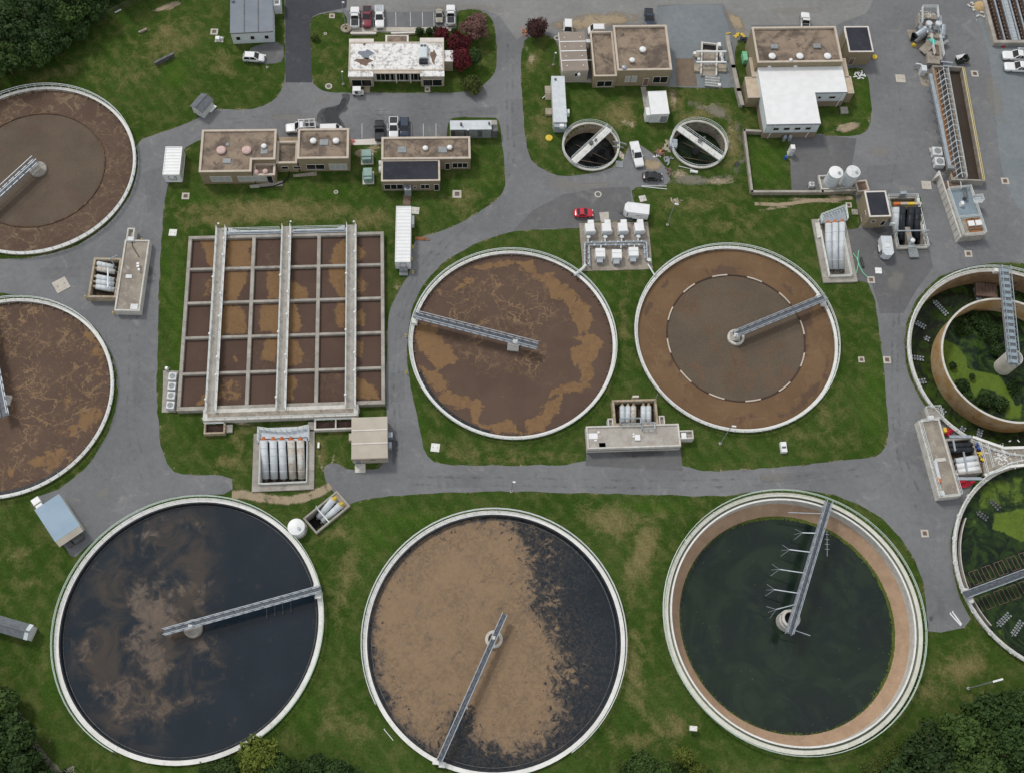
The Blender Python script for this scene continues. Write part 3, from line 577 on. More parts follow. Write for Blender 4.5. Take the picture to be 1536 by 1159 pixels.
def tank(key, name, label, rim=(1.0, .12), top=1.0, floor=-6., rail=(0, 360), rmat=None, rim_mat=None, group='round treatment tanks'):
    x, y, R = TANKS[key]; t = thing(name, label, 'tank', (x, y, 0 if key in 'KL' else -.45), 0, group)
    obj('wall', MB().ring((0,0), R-rim[0]+.08, R-rim[1]-.08, floor, top-.12), concrete_old, t)
    obj('rim', MB().ring((0,0), R-rim[0], R-rim[1], top-.12, top), rim_mat or rim_white, t)
    a0, a1 = rad(rail[0]), rad(rail[1]); n = int(72*(a1-a0)/(2*PI)); p = circle(R-.1, top-.05, a0, a1, n)
    obj('railing', MB().rail(p, 1.1, 2.2, .07 if R > 8 else .04, (1., .55), closed=rail[1]-rail[0] >= 360), rmat or rail_white, t)
    return t
def bridge(t, p0, p1, z=2.0, wd=1.25, truss=True, below=0., mat=None, deck=None, name='bridge'):
    p0 = lp(t, *p0, z); p1 = lp(t, *p1, z); d = (p1-p0); L = d.length; d.normalize(); s = Vector((-d.y, d.x, 0))
    m = MB().bar(p0-Vector((0,0,.06)), p1-Vector((0,0,.06)), wd-.1, .08)
    b = obj(name, m, deck or galv_dark, t); mat = mat or galv
    for k in (-1, 1):
        m = MB(); e0, e1 = p0+s*k*wd/2, p1+s*k*wd/2; m.bar(e0, e1, .14, .22)
        if truss:
            n = max(2, int(L/1.6)); m.bar(e0+Vector((0,0,1.05)), e1+Vector((0,0,1.05)), .12, .12)
            for i in range(n+1):
                q = e0.lerp(e1, i/n); m.bar(q, q+Vector((0,0,1.05)), .09)
                if i < n: r = e0.lerp(e1, (i+1)/n); m.bar(q+Vector((0,0,.05)), r+Vector((0,0,1.0)), .05)
        if below: m.bar(e0-Vector((0,0,below)), e1-Vector((0,0,below)), .12, .12); [m.bar(e0.lerp(e1, i/12), e0.lerp(e1, i/12)-Vector((0,0,below)), .07) for i in range(13)]
        obj('side_truss' if truss else 'side_beam', m, mat, b)
    return b, p0, p1, d, s
def pier(t, at, r, z0, z1, mat, hollow=0., name='centre_pier'):
    p = lp(t, *at, z1) if len(at) == 2 else Vector(at)
    m = MB(); m.ring((p.x, p.y), hollow, r, z0, z1, n=32) if hollow else m.lathe((p.x, p.y, 0), [(r, z0), (r, z1-.08), (r-.08, z1)], 32)
    o = obj(name, m, mat, t)
    if hollow: obj('pier_opening', MB().lathe((p.x, p.y, 0), [(hollow, z0), (hollow, z1-1.2)], 24), dark_void, o)
    return p
def boxes_at(t, items, mat, name='drive_box'):
    for x, y, z0, z1, w_, d_ in items:
        p = lp(t, x, y, z1); obj(name, MB().bbox(p.x-w_/2, p.x+w_/2, p.y-d_/2, p.y+d_/2, z0, z1), mat, t)

# --- front row left: black water, brown film
zA = zoomed(60,720,.379)
t = tank('A', 'clarifier_tank', 'large round tank of black water with smoky brown film, beside the small white cylinder tank', (1.05,.28), 1.0, -2, (-57, 250), rail_green)
fA = [(zA([(340,380),(420,400),(470,380),(480,330),(400,260),(370,220),(420,200),(470,200),(420,230),(440,300),(500,370),(470,440),(560,520),(560,580),(490,640),(520,730),(460,830),(420,800),(380,720),(330,650),(380,560),(360,470)]), .75),
      (zA([(420,420),(520,400),(600,370),(660,400),(680,480),(640,520),(560,500),(470,480)]), .5), (zA([(620,600),(700,600),(710,720),(640,770),(600,700)]), .5), (zA([(200,800),(380,760),(480,840),(640,830),(690,870),(560,900),(480,960),(380,1000),(250,960)]), .55), (zA([(120,620),(200,600),(220,700),(140,740)]), .5), (zA([(300,150),(460,110),(640,110),(660,180),(520,200),(400,180)]), .3)]
fA = [(g2(p), a) for p, a in fA]; flA = g2(zA([(90,480),(150,330),(300,180),(500,100),(650,110),(690,300),(700,480),(720,620),(690,800),(560,900),(460,1060),(300,1040),(160,900),(90,700)]))
obj('liquid_surface', disc_mesh(0, 21.7, .12, sc_black, foam=lambda p: field(p, fA, 3.), film=lambda p: .9*field(p, [(flA, 1.)], 5.), C=TANKS['A']), None, t)
obj('inner_wall', MB().ring((0,0), 21.45, 21.6, -.2, .95), black_pipe, t)
obj('weir_plate', MB().ring((0,0), 21.15, 21.25, .05, .2), dark_metal, t)
p = pier(t, (288,941), 1.55, -2, 1.0, concrete)
bridge(t, (482,883), (246,948), 2.0, .95); boxes_at(t, [(477,891,1.0,1.9,1.1,1.1),(474,878,1.0,1.5,1.0,.8)], rim_white); boxes_at(t, [(284,938,2.05,2.5,.7,.6)], rim_white, 'drive_motor')
m = MB()
for x, y in ((400,912),(412,908),(424,905),(436,902)): q = lp(t, x, y, .6); m.bar(q, q+Vector((.3,-1.6,-.3)), .08)
obj('scraper_arm', m, dark_metal, t)

# --- front row centre: tan scum
zB = zoomed(520,740,.3614)
t = tank('B', 'clarifier_tank', 'large round tank two-thirds covered in tan scum, dark water along its right side', (1.0,.28), 1.0, -2, (-50, 215), rail_white)
fB = [(g2(zB([(90,560),(110,420),(180,290),(300,170),(460,100),(620,95),(700,130),(720,200),(770,250),(760,340),(790,400),(760,470),(850,560),(860,620),(900,680),(860,760),(880,860),(860,960),(800,1060),(700,1080),(560,1040),(520,960),(500,890),(430,960),(390,1060),(370,1090),(200,930),(120,740)])), 1.),
      (g2(zB([(760,380),(860,330),(920,380),(900,480),(880,560),(960,680),(1000,760),(940,860),(900,1000),(800,1080),(700,1060),(850,900),(860,640),(770,500)])), .58), (g2(zB([(660,130),(780,110),(900,200),(1000,300),(960,330),(860,280),(780,200)])), .55)]
obj('liquid_surface', disc_mesh(0, 21.7, .12, sc_tan, 80, 160, foam=lambda p: field(p, fB, 5.), film=lambda p: np.clip(1.25*field(p, [(fB[0][0], 1.)], 26.), 0, 1), C=TANKS['B']), None, t)
obj('inner_wall', MB().ring((0,0), 21.4, 21.65, -.2, .95), black_pipe, t); obj('weir_plate', MB().ring((0,0), 20.9, 21.0, .05, .22), dark_metal, t)
pier(t, (741,957), 1.5, -1, .9, concrete_pale, 1.0)
b, p0, p1, d, s = bridge(t, (659,1141), (757,921), 2.0, .85); boxes_at(t, [(654,1141,1.0,1.8,1.1,1.0),(663,1146,1.0,1.6,1.0,.9)], rim_white); boxes_at(t, [(740,955,2.05,2.5,.7,.6),(699,1060,2.0,2.4,.5,.4)], rim_white, 'drive_motor')
q0, q1 = lp(t, 681,1063,.2), lp(t, 663,1133,.2); obj('scum_baffle', MB().bar(q0, q1, .12, .5), dark_metal, t)

# --- front row right: drained low, green water
t = tank('C', 'clarifier_tank', 'large round tank drawn down to dark green water, wide tan sloping wall and arm-studded bridge', (1.1,.4), 1.3, -6, (0, 360), rail_green, blotch('cream rim', (.60,.60,.52), (.68,.68,.62), (.46,.45,.37), .6, 5, .8, 0, .15))
C0 = (0, 0)
obj('launder_floor', MB().ring(C0, 21.5, 22.0, -.6, .75), blotch('mossy channel', (.20,.23,.17), (.28,.30,.24), (.14,.15,.10), .8, 4), t)
obj('weir_wall', MB().ring(C0, 21.2, 21.5, -1.0, 1.2), rim_white, t)
obj('inner_lip', MB().lathe((0,0,0), [(21.21,1.19),(21.1,-.95)], 128, False), concrete_pale, t, True)
tw = blotch('tan stained wall', (.42,.29,.195), (.36,.245,.165), (.47,.35,.25), .5, 5, .9, 0, .15)
m = MB(); n = 160
m.add([(r*math.cos(2*PI*i/n), r*math.sin(2*PI*i/n), z) for r, z in ((21.12,-.93),(19.2,-2.6),(18.7,-3.4)) for i in range(n)], [(k*n+i,(k)*n+(i+1)%n,(k+1)*n+(i+1)%n,(k+1)*n+i) for k in range(2) for i in range(n)])
obj('sloping_wall', m, tw, t, True)
obj('liquid_surface', disc_mesh(0, 19.35, -2.65, sc_green, 60, 160, foam=lambda p: np.clip((np.hypot(p[:,0]-52.8, p[:,1]-38.5)-18.3)/.6, 0, 1)*(.42+.45*np.clip((p[:,0]-52.8+p[:,1]-38.5)/16, 0, 1)), C=TANKS['C']), None, t)
m = MB(); r_ = np.random.default_rng(4)
for i in range(1500):
    a = r_.uniform(0, 2*PI); rr = 19.15+r_.normal(0, .12)-abs(r_.normal(0, .25))*(1 if math.cos(a-.9) > 0 else .4); c = Vector((rr*math.cos(a), rr*math.sin(a), -2.62)); k = r_.uniform(.04, .10)*(1.5 if math.cos(a-.7) > .2 else .9)
    m.add([c+Vector((k*math.cos(u), k*1.3*math.sin(u), r_.uniform(.01,.05))) for u in (0,1.26,2.5,3.8,5.0)], [(0,1,2,3,4)])
struct(obj('algae_fringe', m, blotch('pond algae', (.10,.14,.02), (.07,.10,.02), None, 1, 5), t), 'stuff')
p = lp(t, 1188,926,.9); pier(t, (p.x, p.y, 0), 1.75, -5.5, -.2, concrete_pale, 0); 
m = MB().ring((p.x, p.y), 1.15, 1.6, -.2, .9, n=32); o = obj('pier_collar', m, concrete_pale, t); obj('pier_opening', MB().lathe((p.x, p.y, 0), [(1.14,-.2),(1.14,-.15)], 24), dark_void, o)
b, p0, p1, d, s = bridge(t, (1243,752), (1184,950), 2.1, 1.0, below=.9)
zC = zoomed(1100,740,.1898)
for (ax, ay), (bx, by) in [((670,312),(548,308)),((620,463),(445,441)),((572,628),(365,597)),((522,787),(325,757)),((495,872),(338,913))]:
    A_ = lp(t, *zC([(ax, ay)])[0], 1.6); B_ = lp(t, *zC([(bx, by)])[0], .4); m = MB().bar(A_, B_, .16, .16)
    arm = obj('scraper_arm', m, galv, t); m = MB(); dv = (B_-A_).normalized(); pv = Vector((-dv.y, dv.x, 0))
    for k in (-1, 0, 1): m.bar(B_, B_+dv*1.1+pv*k*1.1+Vector((0,0,-1.2)), .06)
    obj('claw', m, galv, arm)
m = MB(); q = lp(t, 1182,768,.8); q2 = lp(t, 1236,770,1.8); m.bar(q, q2, .14); q = lp(t, 1232,800,1.6)
for k in range(4): m.bar(q+Vector((.6,-.9*k,0)), q+Vector((1.4,-.9*k,0)), .07)
m.bar(q+Vector((1.0,.6,0)), q+Vector((1.0,-4,0)), .08); obj('skimmer_frame', m, galv, t)
q = lp(t, 1190,944,1.6); obj('tail_arm', MB().bar(q, q+Vector((3.,-.6,-.4)), .14), galv, t)
q = lp(t, 1040,1092,1.5); obj('control_box', MB().bbox(q.x-.6, q.x+.6, q.y-.4, q.y+.4, 1.5, 2.3), rim_white, t)

# --- middle row left: brown liquor with orange foam
zD = zoomed(590,350,.2848); zD_ = lambda p: g2(zD(p), .5)
t = tank('D', 'aeration_tank', 'round brown tank with orange foam streaks and a bridge ending past its centre', (.78,.18), 1.0, -2, (0, 360), rail_white)
fD = [(zD_([(740,140),(760,200),(850,210),(930,290),(1000,330),(1040,400),(1050,480),(1030,530),(980,520),(940,430),(900,350),(830,340),(800,260),(730,220)]), .9),
 (zD_([(1060,520),(1100,570),(1080,660),(1050,660),(1060,760),(1000,830),(900,830),(820,860),(830,820),(890,790),(980,770),(990,720),(940,660),(925,610),(990,570),(960,540)]), .95),
 (zD_([(880,850),(890,920),(830,980),(800,1040),(700,1050),(690,970),(790,940),(800,880)]), .95), (zD_([(690,1050),(620,970),(560,990),(450,1000),(450,1030),(560,1045)]), .85),
 (zD_([(240,820),(300,830),(400,860),(460,880),(455,930),(430,990),(410,970),(410,920),(330,910),(240,880)]), 1.), (zD_([(130,470),(220,480),(270,560),(350,650),(300,690),(230,710),(180,650),(120,600),(115,530)]), .95),
 (zD_([(130,690),(230,720),(290,780),(300,830),(240,830),(170,770)]), .9), (zD_([(430,170),(520,140),(640,135),(740,140),(740,200),(640,160),(560,170),(480,190)]), .8), (zD_([(300,300),(380,230),(460,200),(470,220),(340,310)]), .6)]
flD = [(zD_([(170,330),(300,220),(500,180),(720,230),(860,330),(900,440),(780,520),(860,760),(640,720),(440,690),(330,560),(230,460)]), .9)]
obj('liquid_surface', disc_mesh(0, 19.1, .45, sc_brown, 80, 160, foam=lambda p: field(p, fD, 1.6), film=lambda p: field(p, flD, 5.), C=TANKS['D']), None, t)
bridge(t, (622,473), (806,520), 2.3, 1.2, deck=galv_dark); q = lp(t, 770,517,1.0); obj('centre_pier', MB().bbox(q.x-1.1, q.x+1.1, q.y-.9, q.y+1.2, -2, 1.0), concrete_pale, t)
boxes_at(t, [(622,479,1.0,2.1,1.0,1.1),(773,510,2.3,2.8,.9,.8)], rim_white)
obj('launder_trough', MB().ring(C0, 18.35, 18.95, .3, .55, rad(205), rad(262), 40), black_pipe, t)
m = MB()
for i in range(56): a = 2*PI*i/56; m.bar((18.6*math.cos(a), 18.6*math.sin(a), .7), (19.1*math.cos(a), 19.1*math.sin(a), .7), .14, .14)
struct(obj('inlet_brackets', m, dark_metal, t), 'stuff')
# --- middle row right: orange ring round grey centre
t = tank('E', 'aeration_tank', 'round tank with orange-brown outer ring, grey centre and dashed pale baffle circle', (.78,.18), 1.0, -2, (0, 360), rail_white)
zE = zoomed(930,350,.2848); zE_ = lambda p: g2(zE(p), .5)
fE = [(zE_([(460,190),(530,150),(630,180),(620,215),(500,215)]), .8), (zE_([(840,260),(900,280),(920,320),(870,300)]), .7), (zE_([(900,350),(1060,330),(1020,420),(1000,560),(980,640),(960,500)]), .8), (zE_([(130,380),(180,340),(170,430),(130,430)]), .7), (zE_([(210,250),(270,230),(260,290),(215,290)]), .7), (zE_([(300,860),(350,870),(340,900),(300,895)]), .7), (zE_([(360,890),(400,890),(390,915)]), .6), (zE_([(840,990),(960,940),(1060,820),(1130,660),(1090,640),(1060,760),(960,830),(920,900),(820,950)]), .75), (zE_([(560,960),(680,930),(740,960),(640,1000)]), .6), (zE_([(980,740),(1010,760),(990,780)]), .7), (zE_([(390,230),(430,230),(470,210),(460,260)]), .6), (zE_([(280,640),(300,720),(400,830),(360,800),(260,700)]), .6), (zE_([(110,600),(140,700),(200,780),(160,760)]), .5)]
obj('liquid_surface', disc_mesh(13.4, 19.1, .42, sc_orange, 30, 180, foam=lambda p: field(p, fE, 1.8), film=lambda p: .6*np.ones(len(p)), C=TANKS['E']), None, t)
obj('liquid_surface', disc_mesh(0, 13.35, .40, sc_inner, 40, 128, foam=lambda p: .35*np.ones(len(p)), C=TANKS['E']), None, t)
obj('baffle_ring', MB().ring(C0, 13.3, 13.5, .0, .55), blotch('dark brown steel', (.075,.05,.04), (.05,.035,.03)), t)
for k in range(12): a = rad(30*k+8.5); obj('baffle_segment', MB().ring(C0, 13.27, 13.53, .5, .66, a, a+rad(13), 8), coping_tan, t)
q = lp(t, 1105,504,.9); pier(t, (q.x, q.y, 0), 1.65, -1, .95, concrete_pale, 1.2); obj('pier_slab', MB().box(q.x-1.2, q.x+.8, q.y-.9, q.y+.8, .6, 1.0), concrete, t)
bridge(t, (1237,447), (1101,503), 2.1, 1.1); boxes_at(t, [(1229,443,1.0,1.8,.8,.8),(1237,452,1.0,1.9,.9,.9)], rim_white); boxes_at(t, [(1105,501,2.1,2.6,.8,.8)], rim_white, 'drive_motor')
# --- left edge, upper
t = tank('G', 'aeration_tank', 'round brown tank with thin baffle circle, cut by left edge above diamond slab', (.78,.18), 1.0, -2, (0, 360), rail_white)
obj('liquid_surface', disc_mesh(13.4, 19.1, .42, sc_gouter, 30, 160, foam=lambda p: .18*np.ones(len(p)), film=lambda p: .9*np.ones(len(p)), C=TANKS['G']), None, t)
obj('liquid_surface', disc_mesh(0, 13.35, .40, sc_ginner, 40, 128, foam=lambda p: .3*np.ones(len(p)), C=TANKS['G']), None, t)
obj('baffle_ring', MB().ring(C0, 13.3, 13.48, .0, .62, n=128), blotch('brown baffle', (.16,.10,.06), (.075,.05,.038), (.26,.19,.12), .25, 3), t)
m = MB()
for i in range(40): a = 2*PI*i/40; m.bar((18.7*math.cos(a), 18.7*math.sin(a), .7), (19.1*math.cos(a), 19.1*math.sin(a), .7), .14, .14)
struct(obj('inlet_brackets', m, dark_metal, t), 'stuff')
q = lp(t, 55,251,1.0); pier(t, (q.x, q.y, 0), 1.7, -1, 1.0, concrete); bridge(t, (54,241), (-62,347), 2.3, 1.15, below=.8)
# --- left edge, lower
zH = zoomed(0,430,.3453); zH_ = lambda p: g2(zH(p), .5)
t = tank('H', 'aeration_tank', 'round brown tank with tan foam threads, cut by left edge above blue-roofed shed', (.78,.18), 1.0, -2, (0, 360), rail_white)
fH = [(zH_([(370,150),(440,230),(460,320),(440,400),(400,380),(420,320),(360,230)]), .6), (zH_([(350,540),(420,520),(460,500),(440,560),(380,610),(290,660),(300,600)]), .75), (zH_([(110,760),(160,720),(280,680),(300,730),(220,800),(130,780)]), .7), (zH_([(0,800),(60,780),(100,800),(0,840)]), .6), (zH_([(230,590),(260,560),(290,420),(260,320),(190,280),(240,290),(310,380),(310,460),(280,640)]), .55)]
obj('liquid_surface', disc_mesh(0, 19.1, .42, sc_brown, 70, 160, foam=lambda p: field(p, fH, 1.8), film=lambda p: 1.*np.ones(len(p)), C=TANKS['H']), None, t)
obj('launder_trough', MB().ring(C0, 18.3, 18.95, .3, .55, rad(255), rad(318), 40), black_pipe, t)
m = MB()
for i in range(56): a = 2*PI*i/56; m.bar((18.6*math.cos(a), 18.6*math.sin(a), .7), (19.1*math.cos(a), 19.1*math.sin(a), .7), .14, .14)
struct(obj('inlet_brackets', m, dark_metal, t), 'stuff')
q = lp(t, -6,596,1.0); bridge(t, (7,624), (-27,452), 2.3, 1.5); obj('centre_pier', MB().bbox(q.x-.6, q.x+2.4, q.y-.9, q.y+.9, -2, 1.0), concrete_pale, t)
# --- right edge, upper: drained tank with inner ring wall
t = tank('I', 'aeration_tank', 'drained round tank with tall rusty inner ring wall, weeds and bright duckweed inside', (.95,.2), 1.0, -5, (0, 360), rail_white, concrete_pale)
obj('outer_lining', MB().lathe((0,0,0), [(19.05,.9),(19.0,-4.6)], 128, False), blotch('rusty lining', (.30,.215,.125), (.22,.15,.09), (.38,.30,.20), .5, 4), t, True)
ringm = blotch('rusty ring wall', (.46,.28,.11), (.54,.42,.27), (.32,.18,.075), .35, 3, .9, 0, .15)
obj('inner_ring_wall', MB().ring(C0, 12.85, 13.15, -5, .75, n=128), ringm, t); obj('ring_wall_lip', MB().ring(C0, 12.8, 13.2, .75, .9, n=128), concrete_pale, t)
zI = zoomed(1340,380,.2588); zI_ = lambda p: g2(zI(p), -4.)
fI = [(zI_([(290,480),(360,520),(420,580),(440,660),(520,680),(620,700),(680,800),(720,900),(640,900),(600,790),(520,780),(480,830),(440,760),(350,740),(290,620)]), 1.), (zI_([(650,880),(760,860),(760,960),(640,960)]), .7)]
obj('pond_surface', disc_mesh(0, 12.9, -4., sc_algae, 60, 128, foam=lambda p: field(p, fI, 1.5), C=TANKS['I']), None, t)
obj('pond_surface', disc_mesh(13.1, 19.05, -4.2, sc_pond, 30, 160, foam=lambda p: .40*np.ones(len(p)), C=TANKS['I']), None, t)
q = Vector((96.0-94.95, 93.3-92.75, 0)); pier(t, (q.x, q.y, 0), 1.75, -5, .8, concrete_pale, 1.5)
b, p0, p1, d, s = bridge(t, (1506,401), (1520,547), 2.0, 1.75, below=.5, deck=galv_dark)
m = MB(); [m.bar(p0.lerp(p1, (i+.5)/15)+s*.8+Vector((0,0,.05)), p0.lerp(p1, (i+.5)/15)-s*.8+Vector((0,0,.05)), .7, .06) for i in range(15)]; obj('deck_plate', m, blotch('blue grey plate', (.30,.38,.42), (.26,.33,.37), None, 1, 5, .5), b)
boxes_at(t, [(1497,403,1.0,2.0,.9,.8)], rim_white); obj('fallen_mast', MB().bar(lp(t, 1500,450,-3.), lp(t, 1512,520,-3.), .25, .25), rust, t)
m = MB(); q = lp(t, 1480,435,-3.8); m.box(q.x-2.2, q.x+2, q.y-1.5, q.y+1.5, -4.2, -3.3); [m.bar((q.x-2.2+k*.7, q.y-1.6, -3.25), (q.x-2.2+k*.7, q.y+1.6, -3.25), .15) for k in range(7)]; m.bar((q.x+3, q.y-.5, -3.5), (q.x+7, q.y+2, -.5), .25); obj('sunken_frame', m, brown_panel, t)
def diffuser(t, a, r0, n, z, mat=galv, two=True):
    m = MB(); u = Vector((math.cos(a), math.sin(a), 0)); v = Vector((-u.y, u.x, 0))
    for i in range(n):
        for k in ((-.35, .35) if two else (0,)):
            c = u*(r0+.55*i)+v*k; m.cyl((c.x, c.y, z), (c.x, c.y, z+.25), .2, 8)
    m.bar(u*r0+Vector((0,0,z+.05)), u*(r0+.55*n)+Vector((0,0,z+.05)), .12); return obj('diffuser_grid', m, mat, t)
for a, r0, n in ((100,15,6),(131,14.5,7),(152,16,4),(160,14.3,2),(178,14.8,6),(196,15.2,4),(222,15,5),(240,15.2,5),(252,14,6),(80,15,5),(60,15,5),(30,15,5),(290,15,5),(320,15,5)): diffuser(t, rad(a), r0, n, -4.1)
# --- right edge, lower: weedy tank with long trough
t = tank('J', 'aeration_tank', 'weedy dark-water round tank with submerged square frames, cut by right edge', (.9,.15), 1.0, -4, (0, 360), rail_white, concrete_pale)
zJ = zoomed(1410,700,.2587); zJ_ = lambda p: g2(zJ(p), -.8)
fJ = [(zJ_([(320,260),(420,250),(520,230),(620,300),(600,440),(480,430),(380,380),(310,360)]), 1.), (zJ_([(230,120),(300,60),(500,20),(500,210),(380,240),(330,230),(240,270),(230,350),(130,370),(130,330),(200,290)]), .55), (zJ_([(310,930),(380,920),(400,1010),(340,980)]), .6)]
obj('liquid_surface', disc_mesh(0, 19.05, -.8, sc_algae, 60, 128, foam=lambda p: field(p, fJ, 1.8), film=lambda p: .6*np.ones(len(p)), C=TANKS['J']), None, t)
obj('launder_trough', MB().ring(C0, 18.0, 18.15, -1.5, .55, rad(157), rad(222), 50), concrete_pale, t); obj('trough_floor', MB().ring(C0, 18.15, 19., -1.5, -.35, rad(157), rad(222), 50), blotch('brown trough', (.09,.06,.05), (.06,.045,.04)), t)
b, p0, p1, d, s = bridge(t, (1447,892), (1590,839), 2.0, 1.2); boxes_at(t, [(1450,884,1.0,1.9,.9,.8),(1459,899,1.0,1.9,.8,.8)], rim_white)
for k in range(9):
    for sg in (-1, 1):
        c = p0+d*(2.5+2.6*k)+s*sg*2.3; c.z = -.75; m = MB()
        for (i0, j0), (i1, j1) in (((-1,-1),(1,-1)),((1,-1),(1,1)),((1,1),(-1,1)),((-1,1),(-1,-1)),((0,-1),(0,1))): m.bar(c+d*i0*.9+s*j0*1.2, c+d*i1*.9+s*j1*1.2, .09, .09)
        obj('submerged_frame', m, brown_panel, t)
for a, r0, n, mt in ((110,8,9,grey_metal),(96,8,9,grey_metal),(135,14,4,dark_metal),(148,14.5,4,dark_metal),(225,13.5,6,grey_metal),(235,13,6,grey_metal),(80,8,9,grey_metal)): diffuser(t, rad(a), r0, n, -.85, mt)
m = MB()
for k in range(11): a = rad(120+k*13); c = Vector((19.55*math.cos(a), 19.55*math.sin(a), 1.3)); [m.bar(c+Vector((.4*math.cos(u), .4*math.sin(u), 0)), c+Vector((.4*math.cos(u+.7), .4*math.sin(u+.7), 0)), .1) for u in np.arange(0, 6.2, .7)]
obj('lifebuoys', m, white_paint, t)
# --- two small deep tanks
for key, lab, a, b_, lm in (('K', 'small round tank of black water with a pale slab walkway, by the parked white pickup', (914,193), (860,243), sc_dark), ('L', 'small round tank of green water with a pale slab walkway, beside the worn gravel loop', (1018,192), (1083,238), sc_dgreen)):
    t = tank(key, 'thickener_tank', lab, (.5,.05), .5, -5, (0, 360), rail_white, concrete_pale, 'small deep round tanks')
    obj('lining', MB().lathe((0,0,0), [(5.48,.42),(5.46,-4)], 64, False), concrete_rust if key == 'K' else concrete_old, t, True)
    obj('liquid_surface', disc_mesh(0, 5.5, -2.6, lm, 24, 64, foam=lambda p: .3*np.ones(len(p)), C=TANKS[key]), None, t)
    pa, pb = lp(t, *a, 1.3), lp(t, *b_, 1.3); d = (pb-pa).normalized(); s = Vector((-d.y, d.x, 0))
    o = obj('walkway', MB().bar(pa-Vector((0,0,.15)), pb-Vector((0,0,.15)), 1.35, .3), rim_white, t)
    obj('walkway_railing', MB().rail([pa+s*.64, pb+s*.64], 1.1, 1.6, .045).rail([pa-s*.64, pb-s*.64], 1.1, 1.6, .045), rail_white, o)
    m = MB().cyl((0,0,-4), (0,0,1.), .7, 16).cyl((0,0,1.3), (0,0,1.9), .45, 12); m.cyl((.9,.9,1.3), (.9,.9,1.7), .3, 10); obj('drive_column', m, dark_metal, t)
    m = MB().bar((-4.6,-1.5,-2.4), (4.2,-2.4,-2.2), .12).bar((-3,2,-2.4), (3.8,-1,-2.3), .1); obj('rake_arm', m, brown_panel, t)
    if key == 'L': q = lp(t, 1013,214,.9); obj('stair_platform', MB().box(q.x-1.2, q.x+.4, q.y-1.2, q.y+.8, .0, .95), galv, t); obj('platform_railing', MB().rail([(q.x-1.1,q.y+.7,.95),(q.x-1.1,q.y-1.1,.95),(q.x+.3,q.y-1.1,.95)]), rail_white, t)
    else: q = lp(t, 930,219,.5); m = MB().path([(q.x-1.5,q.y+.6,.8),(q.x,q.y+.6,.8),(q.x+1.2,q.y+.3,.8),(q.x+1.2,q.y+.3,.1)], .16, 8).path([(q.x-1.5,q.y-.4,.6),(q.x+.6,q.y-.4,.6),(q.x+.6,q.y-.4,.1)], .16, 8); obj('pipework', m, grey_metal, t)

# ================================================================== RECTANGULAR AERATION BASIN
ZB = 1.25
loc, rz, BW, BD = rectf((264.5,616), (577.5,605.5), (283,354.5), ZB)
t = thing('aeration_basin', 'rectangular concrete basin of thirty brown cells with three railed walkways', 'basin', loc, rz)
W_, T_ = BW, .65
cw, rh = BW/6, BD/5
ow = concrete_pale
for nm, x0, x1, y0, y1 in (('outer_wall',0,BW,0,T_+.1),('outer_wall',0,BW,BD-T_,BD),('outer_wall',0,T_,T_+.1,BD-T_),('outer_wall',BW-T_,BW,T_+.1,BD-T_)): obj(nm, MB().bbox(x0,x1,y0,y1,-1,ZB,.04), concrete, t)
for k in (2, 4): obj('dividing_wall', MB().bbox(k*cw-.34, k*cw+.34, T_+.1, BD-T_, -1, ZB-.003, .04), concrete, t)
for r in range(1, 5):
    for c in range(6): obj('cross_wall', MB().bbox(c*cw+(.345 if c else T_), (c+1)*cw-(.345 if c < 5 else T_), r*rh-.26, r*rh+.26, -1, ZB-.006, .04), concrete, t)
zS = zoomed(230,320,.2846)
FO = [([(243,135),(345,135),(340,295),(300,290),(270,240),(270,200)],.9),([(385,135),(525,135),(515,240),(515,300),(380,300)],.85),([(380,300),(505,305),(490,370),(440,465),(365,465)],.85),([(240,330),(335,325),(328,455),(250,450)],.5),([(365,475),(470,490),(490,560),(500,645),(350,645)],.85),([(380,690),(430,700),(470,800),(460,825),(420,800)],.5),([(340,850),(440,860),(480,900),(470,995),(335,995)],.55),([(300,900),(295,1010),(228,1010),(270,950)],.9),
 ([(595,305),(680,305),(672,460),(605,455),(600,380)],.9),([(570,475),(670,475),(665,640),(560,630),(555,540)],.85),([(580,655),(665,655),(658,805),(620,800),(560,780),(565,720)],.7),([(710,350),(760,370),(810,400),(818,455),(710,455)],.9),([(705,475),(750,475),(785,580),(780,630),(700,630)],.9),([(700,655),(745,660),(795,740),(780,790),(705,808)],.9),([(700,860),(750,855),(758,915),(735,930),(748,985),(697,985)],.9),
 ([(1015,125),(1020,285),(930,275),(945,200),(980,150)],.9),([(928,290),(1018,290),(1014,445),(985,445),(930,360)],.95),([(975,465),(1014,470),(1013,615),(960,585),(948,510)],.9),([(1060,170),(1105,185),(1127,225),(1100,240),(1060,270)],.95),([(1060,325),(1110,330),(1142,375),(1125,432),(1058,432)],.62),([(1060,500),(1105,498),(1130,550),(1110,607),(1056,602)],.68),([(1056,670),(1105,678),(1110,740),(1100,768),(1056,752)],.85),([(1054,855),(1120,880),(1170,920),(1197,980),(1054,980)],.95)]
FO = [(g2(zS(p), .35), a) for p, a in FO]
cz, sz = math.cos(rz), math.sin(rz)
